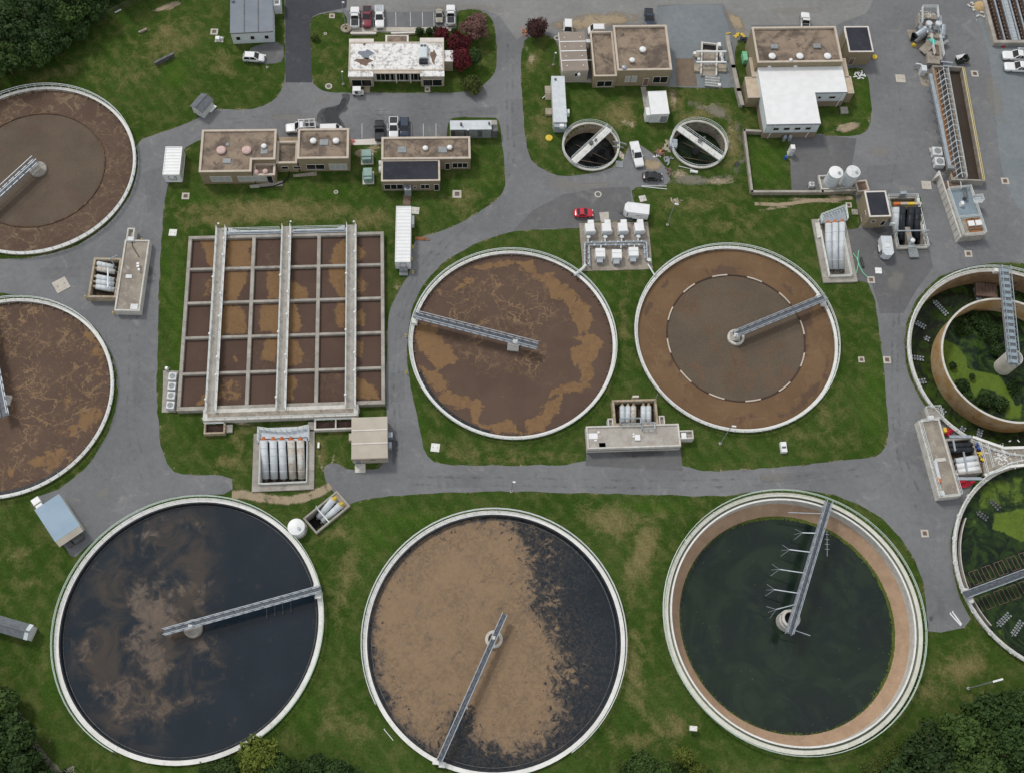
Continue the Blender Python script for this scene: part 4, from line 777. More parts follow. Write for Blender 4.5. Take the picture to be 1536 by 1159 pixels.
for r in range(5):
    for c in range(6):
        x0, x1, y0, y1 = c*cw-.2, (c+1)*cw+.2, r*rh-.2, (r+1)*rh+.2
        x0, x1, y0, y1 = max(x0, .5), min(x1, BW-.5), max(y0, .5), min(y1, BD-.5); n = 36
        gx, gy = np.meshgrid(np.linspace(x0, x1, n), np.linspace(y0, y1, n)); P_ = np.stack([gx.ravel(), gy.ravel()], 1); mb = MB(); zz = .58+.004*((r*6+c) % 2)
        mb.v = [(a, b, zz) for a, b in P_]; mb.f = [(j*n+i, j*n+i+1, j*n+n+i+1, j*n+n+i) for j in range(n-1) for i in range(n-1)]
        me = mesh('liquid_surface', mb, sc_basin); Wp = np.stack([loc[0]+P_[:,0]*cz-P_[:,1]*sz, loc[1]+P_[:,0]*sz+P_[:,1]*cz], 1)
        setattr_pts(me, foam=field(Wp, FO, 1.9), film=np.full(len(P_), .5 if (r, c) in ((3,1),(0,1),(0,4),(1,3),(4,2),(1,2)) else .12)); obj('liquid_surface', me, None, t)
for k in (1, 3, 5):
    y0, y1 = -.6, BD+1.5; x = k*cw; ww = .92 if k != 3 else .85
    o = obj('walkway', MB().box(x-ww, x+ww, y0, y1, ZB+.05, ZB+.3), blotch('walkway concrete %d' % k, (.42,.40,.36), (.34,.32,.29), (.26,.25,.23), .6, 4), t)
    obj('walkway_railing', MB().rail([(x-ww+.08, y0, ZB+.3), (x-ww+.08, y1, ZB+.3)], 1.1, 2., .06), rail_white, o); obj('walkway_railing', MB().rail([(x+ww-.08, y0, ZB+.3), (x+ww-.08, y1, ZB+.3)], 1.1, 2., .06), rail_white, o)
    obj('kerb', MB().box(x-ww-.1, x-ww+.12, y0, y1, ZB+.3, ZB+.42), rim_white, o); obj('kerb', MB().box(x+ww-.12, x+ww+.1, y0, y1, ZB+.3, ZB+.42), rim_white, o)
    for i in range(9):
        q = 1.5+i*(BD-3)/8+(i % 2)*.6; m = MB().lathe((x+(ww-.1)*(1 if i % 3 else -1), q, ZB+.3), [(.07,0),(.07,.9),(.22,.95),(.26,1.15),(.18,1.32),(.05,1.36)], 12); obj('valve_post', m, white_paint, o)
# connecting pipe gallery along the north side, service walkway along the south side
m = MB().box(cw*1+.95, cw*3-.9, BD+.05, BD+.9, .2, ZB+.18).box(cw*3+.9, cw*5-.95, BD+.05, BD+.9, .2, ZB+.18); obj('north_gallery', m, galv, t)
for xa, xb in ((cw+1.4, cw*3-1.3), (cw*3+1.3, cw*5-1.4)): obj('gallery_railing', MB().rail([(xa, BD+.85, ZB+.2), (xb, BD+.85, ZB+.2)], 1.05, 2., .05), rail_white, t); obj('air_header', MB().cyl((xa, BD+.45, ZB+.35), (xb, BD+.45, ZB+.35), .16, 10), white_blue, t)
for k, sg in ((1, 1), (5, -1)):
    m = MB()
    for i in range(5): m.box(min(k*cw+sg*(1.3+.35*i), k*cw+sg*(1.3+.35*(i+1))), max(k*cw+sg*(1.3+.35*i), k*cw+sg*(1.3+.35*(i+1))), BD+.95, BD+1.6, 0, ZB+.1-.26*i)
    obj('stair', m, galv, t)
o = obj('service_walkway', MB().box(cw-1.4, cw*5+1.4, -2.2, -.02, .0, ZB+.28), concrete_pale, t); obj('walkway_railing', MB().rail([(cw-1.3,-2.1,ZB+.28),(cw*5+1.3,-2.1,ZB+.28)], 1.05, 2., .05), rail_white, o)
obj('walkway_inset', MB().box(cw-.6, cw*5+.6, -1.9, -.75, ZB+.28, ZB+.30), concrete_old, o)
for x0, x1, nm in ((cw-1.2, cw+2.6, 1), (cw*5-6.6, cw*5+1.2, 2)):
    o = obj('sump_box', MB().box(x0,x1,-4.6,-4.3,0,1.1).box(x0,x0+.3,-4.3,-2.62,0,1.1).box(x1-.3,x1,-4.3,-2.62,0,1.1).box((x0+x1)/2-.12,(x0+x1)/2+.12,-4.3,-2.62,0,1.08) if nm == 2 else MB().box(x0,x1,-4.6,-4.3,0,1.1).box(x0,x0+.3,-4.3,-2.62,0,1.1).box(x1-.3,x1,-4.3,-2.62,0,1.1), concrete_pale if nm == 2 else concrete_rust, t)
    obj('sump_liquid', MB().box(x0+.31,x1-.31,-4.29,-2.63,.0,.3), blotch('sump sludge %d' % nm, (.05,.03,.026), (.08,.05,.04), None, .8, 4), o)
    obj('sump_railing', MB().rail([(x0+.1,-2.8,1.1),(x1-.1,-2.8,1.1)], 1., 1.6, .05), rail_white, o)
    obj('landing', MB().box(x1+.05 if nm == 1 else x0-1.2, x1+1.2 if nm == 1 else x0-.05, -4.2, -2.7, 0, .5), concrete, o)

# ================================================================== BUILDINGS
def inset(poly, d):
    n = len(poly); o = []
    for i in range(n):
        p0, p, p1 = Vector(poly[i-1]), Vector(poly[i]), Vector(poly[(i+1) % n])
        e0 = (p-p0).normalized(); e1 = (p1-p).normalized(); n0 = Vector((-e0.y, e0.x)); n1 = Vector((-e1.y, e1.x))
        k = n0+n1; k = k/max(k.dot(k)/2, .2); o.append(p+k*d)
    return o
def rectil(pts):
    p = [Vector(q) for q in pts]; n = len(p)
    for i in range(n):
        a, b = p[i], p[(i+1) % n]
        if abs(a.x-b.x) > abs(a.y-b.y): y = (a.y+b.y)/2; a.y = b.y = y
        else: x = (a.x+b.x)/2; a.x = b.x = x
    return p
def block(t, poly, H, wall, roof, cop, par=.3, cw_=.38, roof_name='roof', z0=-.3):
    if sum(poly[i-1][0]*poly[i][1]-poly[i][0]*poly[i-1][1] for i in range(len(poly))) < 0: poly = poly[::-1]
    obj('wall', MB().prism(poly, z0, H-.12, top=False), wall, t)
    i1 = inset(poly, cw_); o1 = inset(poly, -.06); n = len(poly)
    if cop:
        m = MB(); m.v = [(*q, H) for q in o1]+[(*q, H) for q in i1]+[(*q, H-par) for q in i1]+[(*q, H-.14) for q in o1]+[(*q, H-.14) for q in inset(poly, .02)]
        for i in range(n):
            j = (i+1) % n; m.f += [(i, j, n+j, n+i), (n+i, n+j, 2*n+j, 2*n+i), (3*n+i, 3*n+j, j, i), (4*n+i, 4*n+j, 3*n+j, 3*n+i)]
        obj('coping', m, cop, t)
    return obj(roof_name, MB().poly([(*q, H-par+(.02 if cop else par-.02)) for q in (inset(poly, cw_-.05) if cop else o1)]), roof, t)
def bld(name, label, a, b, c, H, wall, roof, cop, cat='building', par=.3, cw_=.38, root=None, group=None):
    if root is None:
        loc, rz, w_, d_ = rectf(a, b, c, H); t = thing(name, label, cat, loc, rz, group); poly = [(0,0),(w_,0),(w_,d_),(0,d_)]
    else:
        t = root; A, B, C = (lp(t, *q, H) for q in (a, b, c)); w_ = B.x-A.x; d_ = C.y-A.y
        poly = [(A.x,A.y),(B.x,A.y),(B.x,C.y),(A.x,C.y)]
    block(t, [Vector(p) for p in poly], H, wall, roof, cop, par, cw_); t['w'] = w_; t['d'] = d_; return t
def win(t, x0, x1, z0, z1, y=0., n=1, mat=None, frame=None, name='window', axis='y', sg=-1):
    def P_(m, a0, a1, b0, b1, c0, c1):                   # a along wall, b out of wall, c height
        lo, hi = sorted((y+sg*b0, y+sg*b1))
        return m.box(a0, a1, lo, hi, c0, c1) if axis == 'y' else m.box(lo, hi, a0, a1, c0, c1)
    f = MB(); w_ = .07
    for q in ((x0-w_,x0,z0-w_,z1+w_),(x1,x1+w_,z0-w_,z1+w_),(x0,x1,z0-w_,z0),(x0,x1,z1,z1+w_)): P_(f, q[0], q[1], .01, .08, q[2], q[3])
    for k in range(1, n): xx = x0+(x1-x0)*k/n; P_(f, xx-.04, xx+.04, .01, .07, z0, z1)
    o = obj(name, f, frame or coping_pale, t)
    for k in range(n): xx0 = x0+(x1-x0)*k/n+(.04 if k else 0); xx1 = x0+(x1-x0)*(k+1)/n-(.04 if k < n-1 else 0); obj('pane' if name == 'window' else 'leaf', P_(MB(), xx0, xx1, .01, .04, z0, z1), mat or glass, o)
    return o
def vent(t, x, y, z, r=.7, mat=None, h=.7):
    p = lp(t, x, y, z); m = MB().lathe((p.x, p.y, z-.3), [(r*.6,0),(r*.6,h*.45),(r*1.05,h*.5),(r*1.1,h*.75),(r*.8,h),(r*.35,h*1.1)], 20)
    o = obj('roof_vent', m, mat or white_paint, t); obj('vent_kerb', MB().box(p.x-r*.9, p.x+r*.9, p.y-r*.9, p.y+r*.9, z-.32, z-.15), concrete_old, o); return o
def skyl(t, x, y, z, w_=1.4, d_=1.2):
    p = lp(t, x, y, z); o = obj('roof_hatch', MB().bbox(p.x-w_/2, p.x+w_/2, p.y-d_/2, p.y+d_/2, z-.32, z-.1, .08), grey_metal, t); return o

# two linked flat-roofed brick buildings west
H = 4.3
loc, rz, _, _ = rectf((298.4,258.2), (413.6,256.8), (303.2,195.2), H)
t = thing('brick_building', 'long flat-roofed brick building with pink roof vents, above the thirty-cell basin', 'building', loc, rz)
L_ = lambda pts, z: rectil([lp(t, *p, z).to_2d() for p in pts])
block(t, L_([(298.4,258.2),(376.5,257.2),(377.5,239.3),(413.6,239),(413.6,194),(303.2,195.2)], H), H, brick, gravel_roof, coping_tan)
A, B = lp(t, 380,263,2.9), lp(t, 413,246,2.9); y_top = lp(t, 378,239,H).y
block(t, [Vector(p) for p in ((A.x,A.y),(B.x-.02,A.y),(B.x-.02,y_top-.02),(A.x,y_top-.02))], 2.9, brick, gravel_roof, coping_tan, .5)
block(t, [Vector(p) for p in ((lp(t,414.5,244,3.2).x,lp(t,416,245,3.2).y),(lp(t,445.2,244,3.2).x,lp(t,416,245,3.2).y),(lp(t,445.2,244,3.2).x,lp(t,416,212,3.2).y),(lp(t,414.5,244,3.2).x,lp(t,416,212,3.2).y))], 3.2, brick, gravel_roof, coping_tan, .6)
bld(None, None, (445.8,238), (522.4,237.8), (447.2,193.6), 4.6, brick, gravel_roof, coping_tan, root=t)
for x in (332,370): vent(t, x, 226, H, .85, pink_hood)
vent(t, 396,220,H,.5); vent(t, 470,212,4.6,.6); vent(t, 504,212,4.6,.6); skyl(t, 340,241,H,1.6,1.2); skyl(t, 396,226,H,1.4,1.4); skyl(t, 486,213,4.6,1.8,1.4); skyl(t, 341,216,H,.7,.7)
vent(t, 384,259,2.9,.5,pink_hood); vent(t, 398,258,2.9,.5,pink_hood)
win(t, 1.8, 5.8, .9, 2.6, 0, 3, glass_pale); win(t, 7.2, 12.6, .9, 2.6, 0, 4, glass_pale); win(t, 12.9, 13.9, .1, 2.6, 0, 1, glass, None, 'door')
x0 = lp(t, 445.8,238,4.6); yb = x0.y; win(t, x0.x+1.5, x0.x+5, .8, 2.4, yb, 2); win(t, x0.x+6, x0.x+9.5, .6, 2.5, yb, 3, glass_pale, None, 'door')
xc = lp(t, 416,245,3.2); win(t, xc.x+.6, xc.x+1.9, 1.2, 2.0, xc.y, 1); win(t, xc.x+3., xc.x+4.4, 1.2, 2.0, xc.y, 1)

# brick building with dark-roofed annex
t = bld('brick_building', 'brick building with gravel roof and black-roofed annex, facing the long white container', (572.3,239), (705.7,237.7), (571.9,206.3), 3.9, brick_brown, gravel_roof, coping_tan)
A = lp(t, 571.9,272,3.6); B = lp(t, 659.8,271.3,3.6)
block(t, [Vector(p) for p in ((A.x,A.y),(B.x,A.y),(B.x,-.02),(A.x,-.02))], 3.6, brick_brown, dark_roof, coping_tan, .15, .3)
vent(t, 638,223,3.9,.5); vent(t, 674.5,222,3.9,.5); skyl(t, 603,224,3.9,1.8,1.5); skyl(t, 664,224,3.9,1.8,1.5)
rw_ = t['w']-B.x; win(t, B.x+rw_*.18, B.x+rw_*.32, .1, 2.2, 0, 1, glass, None, 'door'); win(t, B.x+rw_*.42, B.x+rw_*.9, .7, 2.3, 0, 3)
aw = B.x-A.x; win(t, A.x+.5, A.x+aw*.36, .7, 2.4, A.y, 3); win(t, A.x+aw*.54, A.x+aw*.59, 1.0, 1.6, A.y, 1); win(t, A.x+aw*.67, A.x+aw*.81, .8, 2.2, A.y, 2); win(t, A.x+aw*.90, A.x+aw*.975, .1, 2.2, A.y, 1, glass, None, 'door')
o = obj('air_conditioner', MB().bbox(A.x+4.5, A.x+5.8, A.y-1.3, A.y-.05, 0, 2.3), galv, t); obj('fan_guard', MB().lathe((A.x+5.15, A.y-.7, 2.3), [(.45,0),(.45,.1),(.4,.12)], 16), dark_metal, o)
for k in (0, 1): p = lp(t, 568,246+9*k,2.2); obj('wall_dish', MB().cyl((A.x-.05, p.y, 2.2), (A.x-.6, p.y, 2.2), .65, 18), white_dirty, t)

# office with worn white roof
t = bld('office_building', 'low office building with patchy white roof, red trees at its right end', (523,106), (666,105.5), (523,63.5), 3.6, cream_wall, worn_white, coping_tan, par=.12, cw_=.25)
W0, D0 = t['w'], t['d']; ofw = blotch('deep tan stucco', (.40,.34,.25), (.34,.29,.21), None, .6, 5)  # even tan wall tone, lightly mottled
for xa, xb, ya, yb in ((0, 5., -1.3, D0+.9), (W0-4.9, W0-.02, -1.3, D0+1.1)):
    obj('end_bay_front', MB().box(xa, xb, -1.3, -.07, -.1, 3.3), ofw, t); obj('end_bay_roof', MB().bbox(xa-.1, xb+.1, -1.5, -.08, 3.3, 3.55), worn_white, t)
    obj('end_bay_back', MB().box(xa, xb, D0+.08, yb, -.1, 3.2), ofw, t); obj('end_bay_roof', MB().bbox(xa-.1, xb+.1, D0+.08, yb+.15, 3.2, 3.45), coping_pale, t)
    win(t, xa+.5, xb-.5, .2, 2.2, -1.3, 2)
for k in range(3): xa = 5.6+k*(W0-10.8)/3; win(t, xa, xa+3.6, .5, 2.6, 0, 4, glass); obj('pilaster', MB().box(xa+4.0, xa+4.25, -.45, -.07, -.1, 3.3), coping_pale, t)
obj('eave', MB().box(5.15, W0-5.05, -.7, -.07, 3.3, 3.5), coping_tan, t)
p, q = lp(t, 578,63,3.), lp(t, 613,53,3.); obj('entrance_canopy', MB().bbox(p.x, q.x, D0+.1, q.y, 2.7, 3.1), coping_pale, t); obj('canopy_roof', MB().box(p.x+.4, q.x-.4, D0+.2, q.y-.3, 3.1, 3.13), gravel_roof, t)
p, q = lp(t, 666,92,3.2), lp(t, 679,76,3.2); block(t, [Vector(v) for v in ((W0+.05,p.y),(q.x,p.y),(q.x,q.y),(W0+.05,q.y))], 3.2, ofw, worn_white, None)
p = lp(t, 635,77,4.2); o = obj('rooftop_unit', MB().bbox(p.x-.75, p.x+.75, p.y-1.9, p.y+1.9, 3.5, 4.6), bluewhite_wall, t); obj('unit_fan', MB().lathe((p.x-.3,p.y+1.1,4.6), [(.3,0),(.3,.06)], 14).lathe((p.x+.35,p.y+1.1,4.6), [(.3,0),(.3,.06)], 14), dark_metal, o); obj('unit_duct', MB().bbox(p.x-.9, p.x+.9, p.y-2.9, p.y-1.95, 3.5, 4.2), black_pipe, o)
for x, y, w_, d_ in ((549,82,2.0,1.4),(546,93,2.2,1.2),(650,86,.8,2.2),(636,90,1.2,.5)): p = lp(t, x, y, 3.5); obj('roof_patch', MB().add([(p.x+w_*math.cos(u)*(.7+.3*math.sin(3*u)), p.y+d_*math.sin(u)*(.8+.2*math.cos(5*u)), 3.51) for u in np.arange(0, 6.2, .35)], [tuple(range(18))]), grey_roof if x == 549 else brown_panel, t)

# grey metal building, top
t = bld('metal_building', 'white-walled metal building with seamed grey roof, above the parked white utility vehicle', (345.4,49.5), (408.5,46.5), (338,-32), 3.5, bluewhite_wall, grey_roof, None, par=.1)
for k in range(1, 3): x = t['w']*k/3; obj('roof_seam', MB().box(x-.09, x+.09, -.05, t['d'], 3.49, 3.56), dark_metal, t)
obj('gutter', MB().box(-.1, t['w']+.1, -.2, -.06, 3.3, 3.5), dark_metal, t)
for k in range(3): x = t['w']*(.15+.34*k); win(t, x-.4, x+.4, 1.2, 2.2, 0, 1)
o = obj('wall_unit', MB().bbox(t['w']+.1, t['w']+1.6, 7.5, 10.5, 0, 2.6), white_dirty, t); obj('unit_grille', MB().box(t['w']+.5, t['w']+1.3, 8., 8.9, 2.6, 2.63).box(t['w']+.5, t['w']+1.3, 9.2, 10.1, 2.6, 2.63), dark_metal, o)
p = lp(t, 349,2,3.5); obj('roof_vent', MB().lathe((p.x,p.y,3.5), [(.25,0),(.25,.3),(.4,.35),(.3,.6)], 12), galv, t)

def gable(name, label, a, b, c, H, rise, wall, roof, cat='shed', over=.25, along='y'):
    loc, rz, w_, d_ = rectf(a, b, c, H); t = thing(name, label, cat, loc, rz)
    o_ = over; hw = w_/2
    m = MB().prism([(o_,o_),(w_-o_,o_),(w_-o_,d_-o_),(o_,d_-o_)], -.2, H, top=False); m.add([(o_,o_,H),(w_-o_,o_,H),(hw,o_,H+rise*(1-o_/hw))],[(0,1,2)]); m.add([(o_,d_-o_,H),(w_-o_,d_-o_,H),(hw,d_-o_,H+rise*(1-o_/hw))],[(1,0,2)]); obj('wall', m, wall, t)
    for s_, x in ((-1, 0), (1, w_)):
        v = [(x,0,H),(hw,0,H+rise),(hw,d_,H+rise),(x,d_,H)]; v2 = [(p[0],p[1],p[2]+.12) for p in v]
        obj('roof_slope', MB().add(v+v2, [(0,1,2,3),(7,6,5,4),(0,4,5,1),(3,2,6,7),(0,3,7,4),(1,5,6,2)]), roof, t)
    obj('ridge_cap', MB().bar((hw,-.02,H+rise+.13),(hw,d_+.02,H+rise+.13), .3, .05), roof, t)
    t['w'] = w_; t['d'] = d_; return t
t = gable('garden_shed', 'small white shed with grey shingle gable roof at the lawn corner', (284.6,160.2), (303.4,170.6), (299.5,138.8), 2.1, .8, white_dirty, shingle)
win(t, 1.1, 1.9, .1, 1.8, .25, 1, white_dirty, coping_pale, 'door'); p = lp(t, 322,157,.5); obj('ramp', MB().bar((t['w']-.2,2.,.3),(p.x,p.y,.15), .9, .08), white_paint, t)
t = gable('storage_shed', 'grey gable-roofed shed on the grass at the left edge', (41,959.9), (51,937), (-22,946), 2.2, .7, white_dirty, shingle, 'shed', .15)
obj('end_overhang', MB().bar((0,.35,2.3),(t['w']/2,.35,3.0), .7, .06).bar((t['w'],.35,2.3),(t['w']/2,.35,3.0), .7, .06), bluewhite_wall, t)
t = bld('blue_roofed_shed', 'shed with flat pale blue roof at the lawn edge below the left tank', (82.9,811.6), (119,787.4), (48.3,766.7), 2.9, cream_wall, blue_roof, None, 'shed', par=.1)
obj('awning', MB().add([(0,-.1,2.86),(t['w'],-.1,2.86),(t['w'],-1.1,2.4),(0,-1.1,2.4),(0,-.1,2.92),(t['w'],-.1,2.92),(t['w'],-1.1,2.46),(0,-1.1,2.46)], [(0,1,2,3),(7,6,5,4),(3,2,6,7),(0,3,7,4),(1,5,6,2)]), tan_metal, t)
obj('awning_clutter', MB().bbox(t['w']*.45, t['w']*.85, -1.5, -.4, 0, 1.1).bbox(t['w']*.2, t['w']*.4, -1.3, -.5, 0, .8), dark_metal, t)
p = lp(t, 54,751,1.2); q = lp(t, 60,760,1.); obj('wall_unit', MB().bbox(p.x-.7,p.x+.7,p.y-.6,p.y+.6,0,1.4), white_paint, t); obj('wall_unit', MB().bbox(q.x-.6,q.x+.6,q.y-.8,q.y+.6,0,1.2), white_paint, t)
t = bld('tan_metal_building', 'tan metal building with three-panel roof at the road bend, right of the five-tube pit', (527.5,687), (581,685), (526.9,626.4), 3.1, tan_metal, tan_metal, None, par=.1)
for k in (1, 2): y = t['d']*(.33*k+.02); obj('roof_seam', MB().box(-.05, t['w']+.05, y-.12, y+.12, 3.1, 3.18), coping_pale, t)
obj('front_fascia', MB().box(-.1, t['w']+.1, -.25, -.07, 2.6, 3.1), tan_roof, t); win(t, 3.2, 4.2, 1.6, 2.3, 0, 1); win(t, .5, 1.5, .1, 2.1, 0, 1, grey_metal, None, 'door'); obj('door_step', MB().bbox(.3, 2.2, -1.8, -.1, 0, .3), concrete_pale, t)
obj('wall_unit', MB().bbox(t['w']+.05, t['w']+.9, 4.2, 5.2, .3, 1.8), galv, t); obj('wall_unit', MB().bbox(t['w']+.05, t['w']+.7, 2.2, 3.4, .3, 1.6), galv, t); obj('wall_unit', MB().bbox(-.7, -.05, 4., 5.4, 0, 1.4), tan_metal, t)

def container(name, label, a, b, c, H, mat, ribs, cat='container', group=None):
    loc, rz, w_, d_ = rectf(a, b, c, H); t = thing(name, label, cat, loc, rz, group); m = MB(); n = ribs*4; pr = []
    for i in range(n+1): y = d_*i/n; pr.append((y, H-.09*(i % 4 in (0, 3))))
    for (ya, za), (yb, zb) in zip(pr, pr[1:]): m.add([(.06,ya,za),(w_-.06,ya,za),(w_-.06,yb,zb),(.06,yb,zb)], [(0,1,2,3)])
    obj('roof', m, mat, t)
    for x, s_ in ((.03, -1), (w_-.03, 1)):
        m = MB()
        for i in range(n): ya, yb = d_*i/n, d_*(i+1)/n; o0 = .04*s_*(i % 4 in (1, 2)); m.add([(x+o0,ya,.15),(x+o0,yb,.15),(x+o0,yb,H-.05),(x+o0,ya,H-.05)], [(0,1,2,3)])
        obj('side_wall', m, mat, t)
    obj('end_wall', MB().box(.02,w_-.02,.02,.1,.15,H-.05), mat, t); obj('end_wall', MB().box(.02,w_-.02,d_-.1,d_-.02,.15,H-.05), mat, t)
    m = MB()
    for x in (0, w_): [m.bar((x,y,.1),(x,y,H), .14) for y in (0, d_)]; m.bar((x,0,H),(x,d_,H), .12); m.bar((x,0,.12),(x,d_,.12), .14)
    for y in (0, d_): m.bar((0,y,H),(w_,y,H), .12); m.bar((0,y,.12),(w_,y,.12), .14)
    obj('frame', m, mat, t); obj('floor', MB().box(.05,w_-.05,.05,d_-.05,.1,.2), dark_metal, t); t['w'] = w_; t['d'] = d_; return t
t = container('storage_container', 'short white ribbed container by the road left of the brick building', (244.2,262), (268.7,262), (246.6,220.8), 2.7, white_paint, 9)
win(t, .9, 2.3, .9, 2., 0, 1, white_dirty, grey_metal, 'door'); obj('vent_box', MB().bbox(1.1,2.0,-.35,-.02,1.6,2.2), white_dirty, t)
t = container('storage_container', 'long white ribbed container standing beside the basin, end steps toward the road', (592.8,393), (615,393), (592.2,310), 2.8, white_paint, 16)
obj('steps', MB().box(.7,2.3,-.9,-.1,0,.9).box(.7,2.3,-1.6,-.9,0,.5), grey_metal, t); win(t, .9, 2.0, .4, 2.3, 0, 1, white_dirty, grey_metal, 'door'); obj('wall_unit', MB().bbox(t['w']+.05,t['w']+.6,9.,11.,.4,1.8), white_dirty, t)
t = bld('generator_house', 'long pale grey generator enclosure on a concrete pad in the grass corner', (675.8,194.5), (737,194), (675.3,181.6), 3.0, grey_metal, white_blue, None, 'generator', par=.05)
for k in range(9): x = t['w']*(k+.5)/9; obj('louvre_panel', MB().box(x-.45,x+.45,-.06,-.01,.4,2.5), dark_metal if k % 3 == 0 else grey_metal, t)
obj('exhaust', MB().cyl((2.2,1.,3),(2.2,1.,3.7),.25,12), dark_metal, t); obj('exhaust', MB().cyl((t['w']-.4,1.2,3),(t['w']-.4,1.2,3.6),.2,12), dark_metal, t); obj('radiator_end', MB().bbox(t['w']+.05,t['w']+1.4,.1,1.7,.0,2.2), dark_metal, t)

# brick block centre-top
t = bld('brick_building', 'two-level brick building with gravel roofs, next to the blue-grey gravel yard', (926.5,105.5), (1008,104.5), (919.6,38.5), 5.2, brick, gravel_roof, coping_tan, par=.5)
A, B, C_ = lp(t, 891.3,114.3,3.9), lp(t, 925,113.5,3.9), lp(t, 885.5,47.5,3.9)
block(t, [Vector(p) for p in ((A.x,A.y),(-.05,A.y),(-.05,C_.y),(A.x,C_.y))], 3.9, brick, gravel_roof, coping_tan, .6, .3)
vent(t, 964,75,5.2,.65); vent(t, 948,91,5.2,.55); vent(t, 936,102,5.2,.5,galv)
win(t, 2.0, 3.0, 1.4, 3.2, 0, 1, glass_pale); win(t, 3.4, 4.4, 1.4, 3.2, 0, 1, glass_pale); win(t, 6.0, 7.0, .1, 2.4, 0, 1, brown_panel, None, 'door'); win(t, 8., 11., 1.0, 2.9, 0, 2)
win(t, A.x+.9, A.x+4.0, .5, 2.2, A.y, 2)
t = bld('metal_shed', 'brown-roofed metal shed with three white roof strips, left of the two-level brick building', (844.5,106.4), (882.5,105.5), (841.5,48.8), 3.6, tan_metal, tan_roof, None, 'shed', par=.1)
for k in range(3): y = t['d']*(.26+.245*k); obj('roof_strip', MB().box(-.05, t['w']+.05, y-.11, y+.11, 3.58, 3.66), white_paint, t)
obj('side_flashing', MB().box(-.25,-.06,0,t['d'],3.2,3.5), coping_pale, t); win(t, 2.6, 3.6, 1.8, 2.7, 0, 1); obj('wall_lamp', MB().lathe((3.4,-.5,2.6), [(.3,0),(.35,.3),(.2,.6)], 12), white_paint, t)
m = MB()
for k in range(4):
    for j in (.18,.82): m.lathe((t['w']*j, t['d']*(.12+.245*k), 3.6), [(.12,0),(.12,.12)], 8)
obj('roof_fittings', m, white_paint, t)
obj('link_duct', MB().box(t['w']+.02,t['w']+1.9,7.6,8.4,2.6,3.2), white_dirty, t); obj('link_pipe', MB().cyl((t['w']+.02,3.2,2.8),(t['w']+1.9,3.2,2.8),.1,8), white_dirty, t)
t = bld('office_trailer', 'long pale grey office trailer on the lawn left of the black-water small tank', (830.8,183), (850.3,183), (837,114.6), 2.7, white_dirty, white_blue, None, 'trailer', par=.05)
obj('end_cap', MB().bbox(.05,t['w']-.05,-1.0,-.06,.4,2.3), galv, t); obj('tail_box', MB().bbox(1.2,2.1,-1.1,-.4,1.9,2.6), white_paint, t)
o = obj('steps', MB().box(-1.3,-.05,8.6,10.6,0,.7), wood, t); [obj('step', MB().box(-1.3,-.05,7.5+.28*k,7.75+.28*k,0,.15+.13*k), wood, o) for k in range(4)]; obj('landing', MB().box(-1.4,-.05,3.4,5.,0,.6), wood, t)
obj('wall_unit', MB().bbox(t['w']+.05,t['w']+.8,2.8,3.8,.6,1.9), white_paint, t); [obj('wheel', MB().cyl((.2+s_*(t['w']-.4),2.+k,.4),(.35+s_*(t['w']-.7),2.+k,.4),.4,14), rubber, t) for s_ in (0, 1) for k in (0, 1.)]; obj('chassis', MB().box(.3,t['w']-.3,.2,t['d']-.2,.15,.42), dark_metal, t); obj('roof_vent', MB().bbox(.6,1.,t['d']-1.1,t['d']-.6,2.7,2.9), dark_metal, t)
t = bld('white_cabin', 'white cabin with flat roof on a concrete path below the two-level brick building', (977,171.5), (1004,170.5), (977.3,138), 3.0, white_dirty, white_paint, None, 'cabin', par=.05)
win(t, 2.2, 3.6, .1, 2.2, 0, 1, grey_metal, coping_pale, 'door'); obj('side_annex', MB().bbox(-.9,-.02,.2,2.2,0,2.4), white_paint, t); [obj('roof_lip', MB().box(-.08,t['w']+.08,y,y+.1,2.95,3.05), white_paint, t) for y in (-.1, t['d'])]

# big brick and white building
Hb = 6.2
t = bld('brick_building', 'tall brick building with gravel roof and white lower wing, right of the gravel yard', (1136.6,93.8), (1264,92), (1127.4,41), Hb, brick, gravel_roof, coping_tan, par=.5)
Hw = 4.6; q = rectil([lp(t, *p, Hw).to_2d() for p in ((1149,186.8),(1230.5,185.6),(1222.6,138.8),(1269.6,138.6),(1263.5,95),(1137.5,95))])
for v in q:
    if v.y > -1.5: v.y = -.1
block(t, q, Hw, bluewhite_wall, white_paint, None, .05)
q2 = [Vector(v) for v in q]; obj('brick_base', MB().prism(inset(q2, -.12) if sum(q2[i-1][0]*q2[i][1]-q2[i][0]*q2[i-1][1] for i in range(6)) > 0 else inset(q2[::-1], -.12), -.3, 1.7, top=False), brick_brown, t)
obj('roof_edge', MB().box(q[0].x-.12, q[1].x+.12, q[0].y-.15, q[0].y-.03, Hw-.2, Hw+.05), grey_roof, t); obj('roof_edge', MB().box(q[2].x+.1, q[3].x+.12, q[2].y-.15, q[2].y-.03, Hw-.2, Hw+.05), grey_roof, t)
for k in range(4): x = q[0].x+2.2+k*2.3; win(t, x-.6, x+.6, 2.6, 3.4, q[0].y-.02, 1)
win(t, q[2].x+1.2, q[2].x+1.8, 2.6, 3.3, q[2].y-.02, 1); win(t, q[2].x+3.6, q[2].x+4.9, 2.6, 3.3, q[2].y-.02, 1)
for k in range(2): x = q[0].x+4.6+k*1.1; obj('gas_meter', MB().lathe((x, q[0].y-.75, 0), [(.4,0),(.4,1.3),(.3,1.5)], 14), galv, t)
for x in (q[0].x+1.2, q[1].x-1.9): obj('downpipe', MB().bar((x+.5,q[0].y-.14,Hw-.1),(x,q[0].y-.2,.0), .12), white_paint, t)
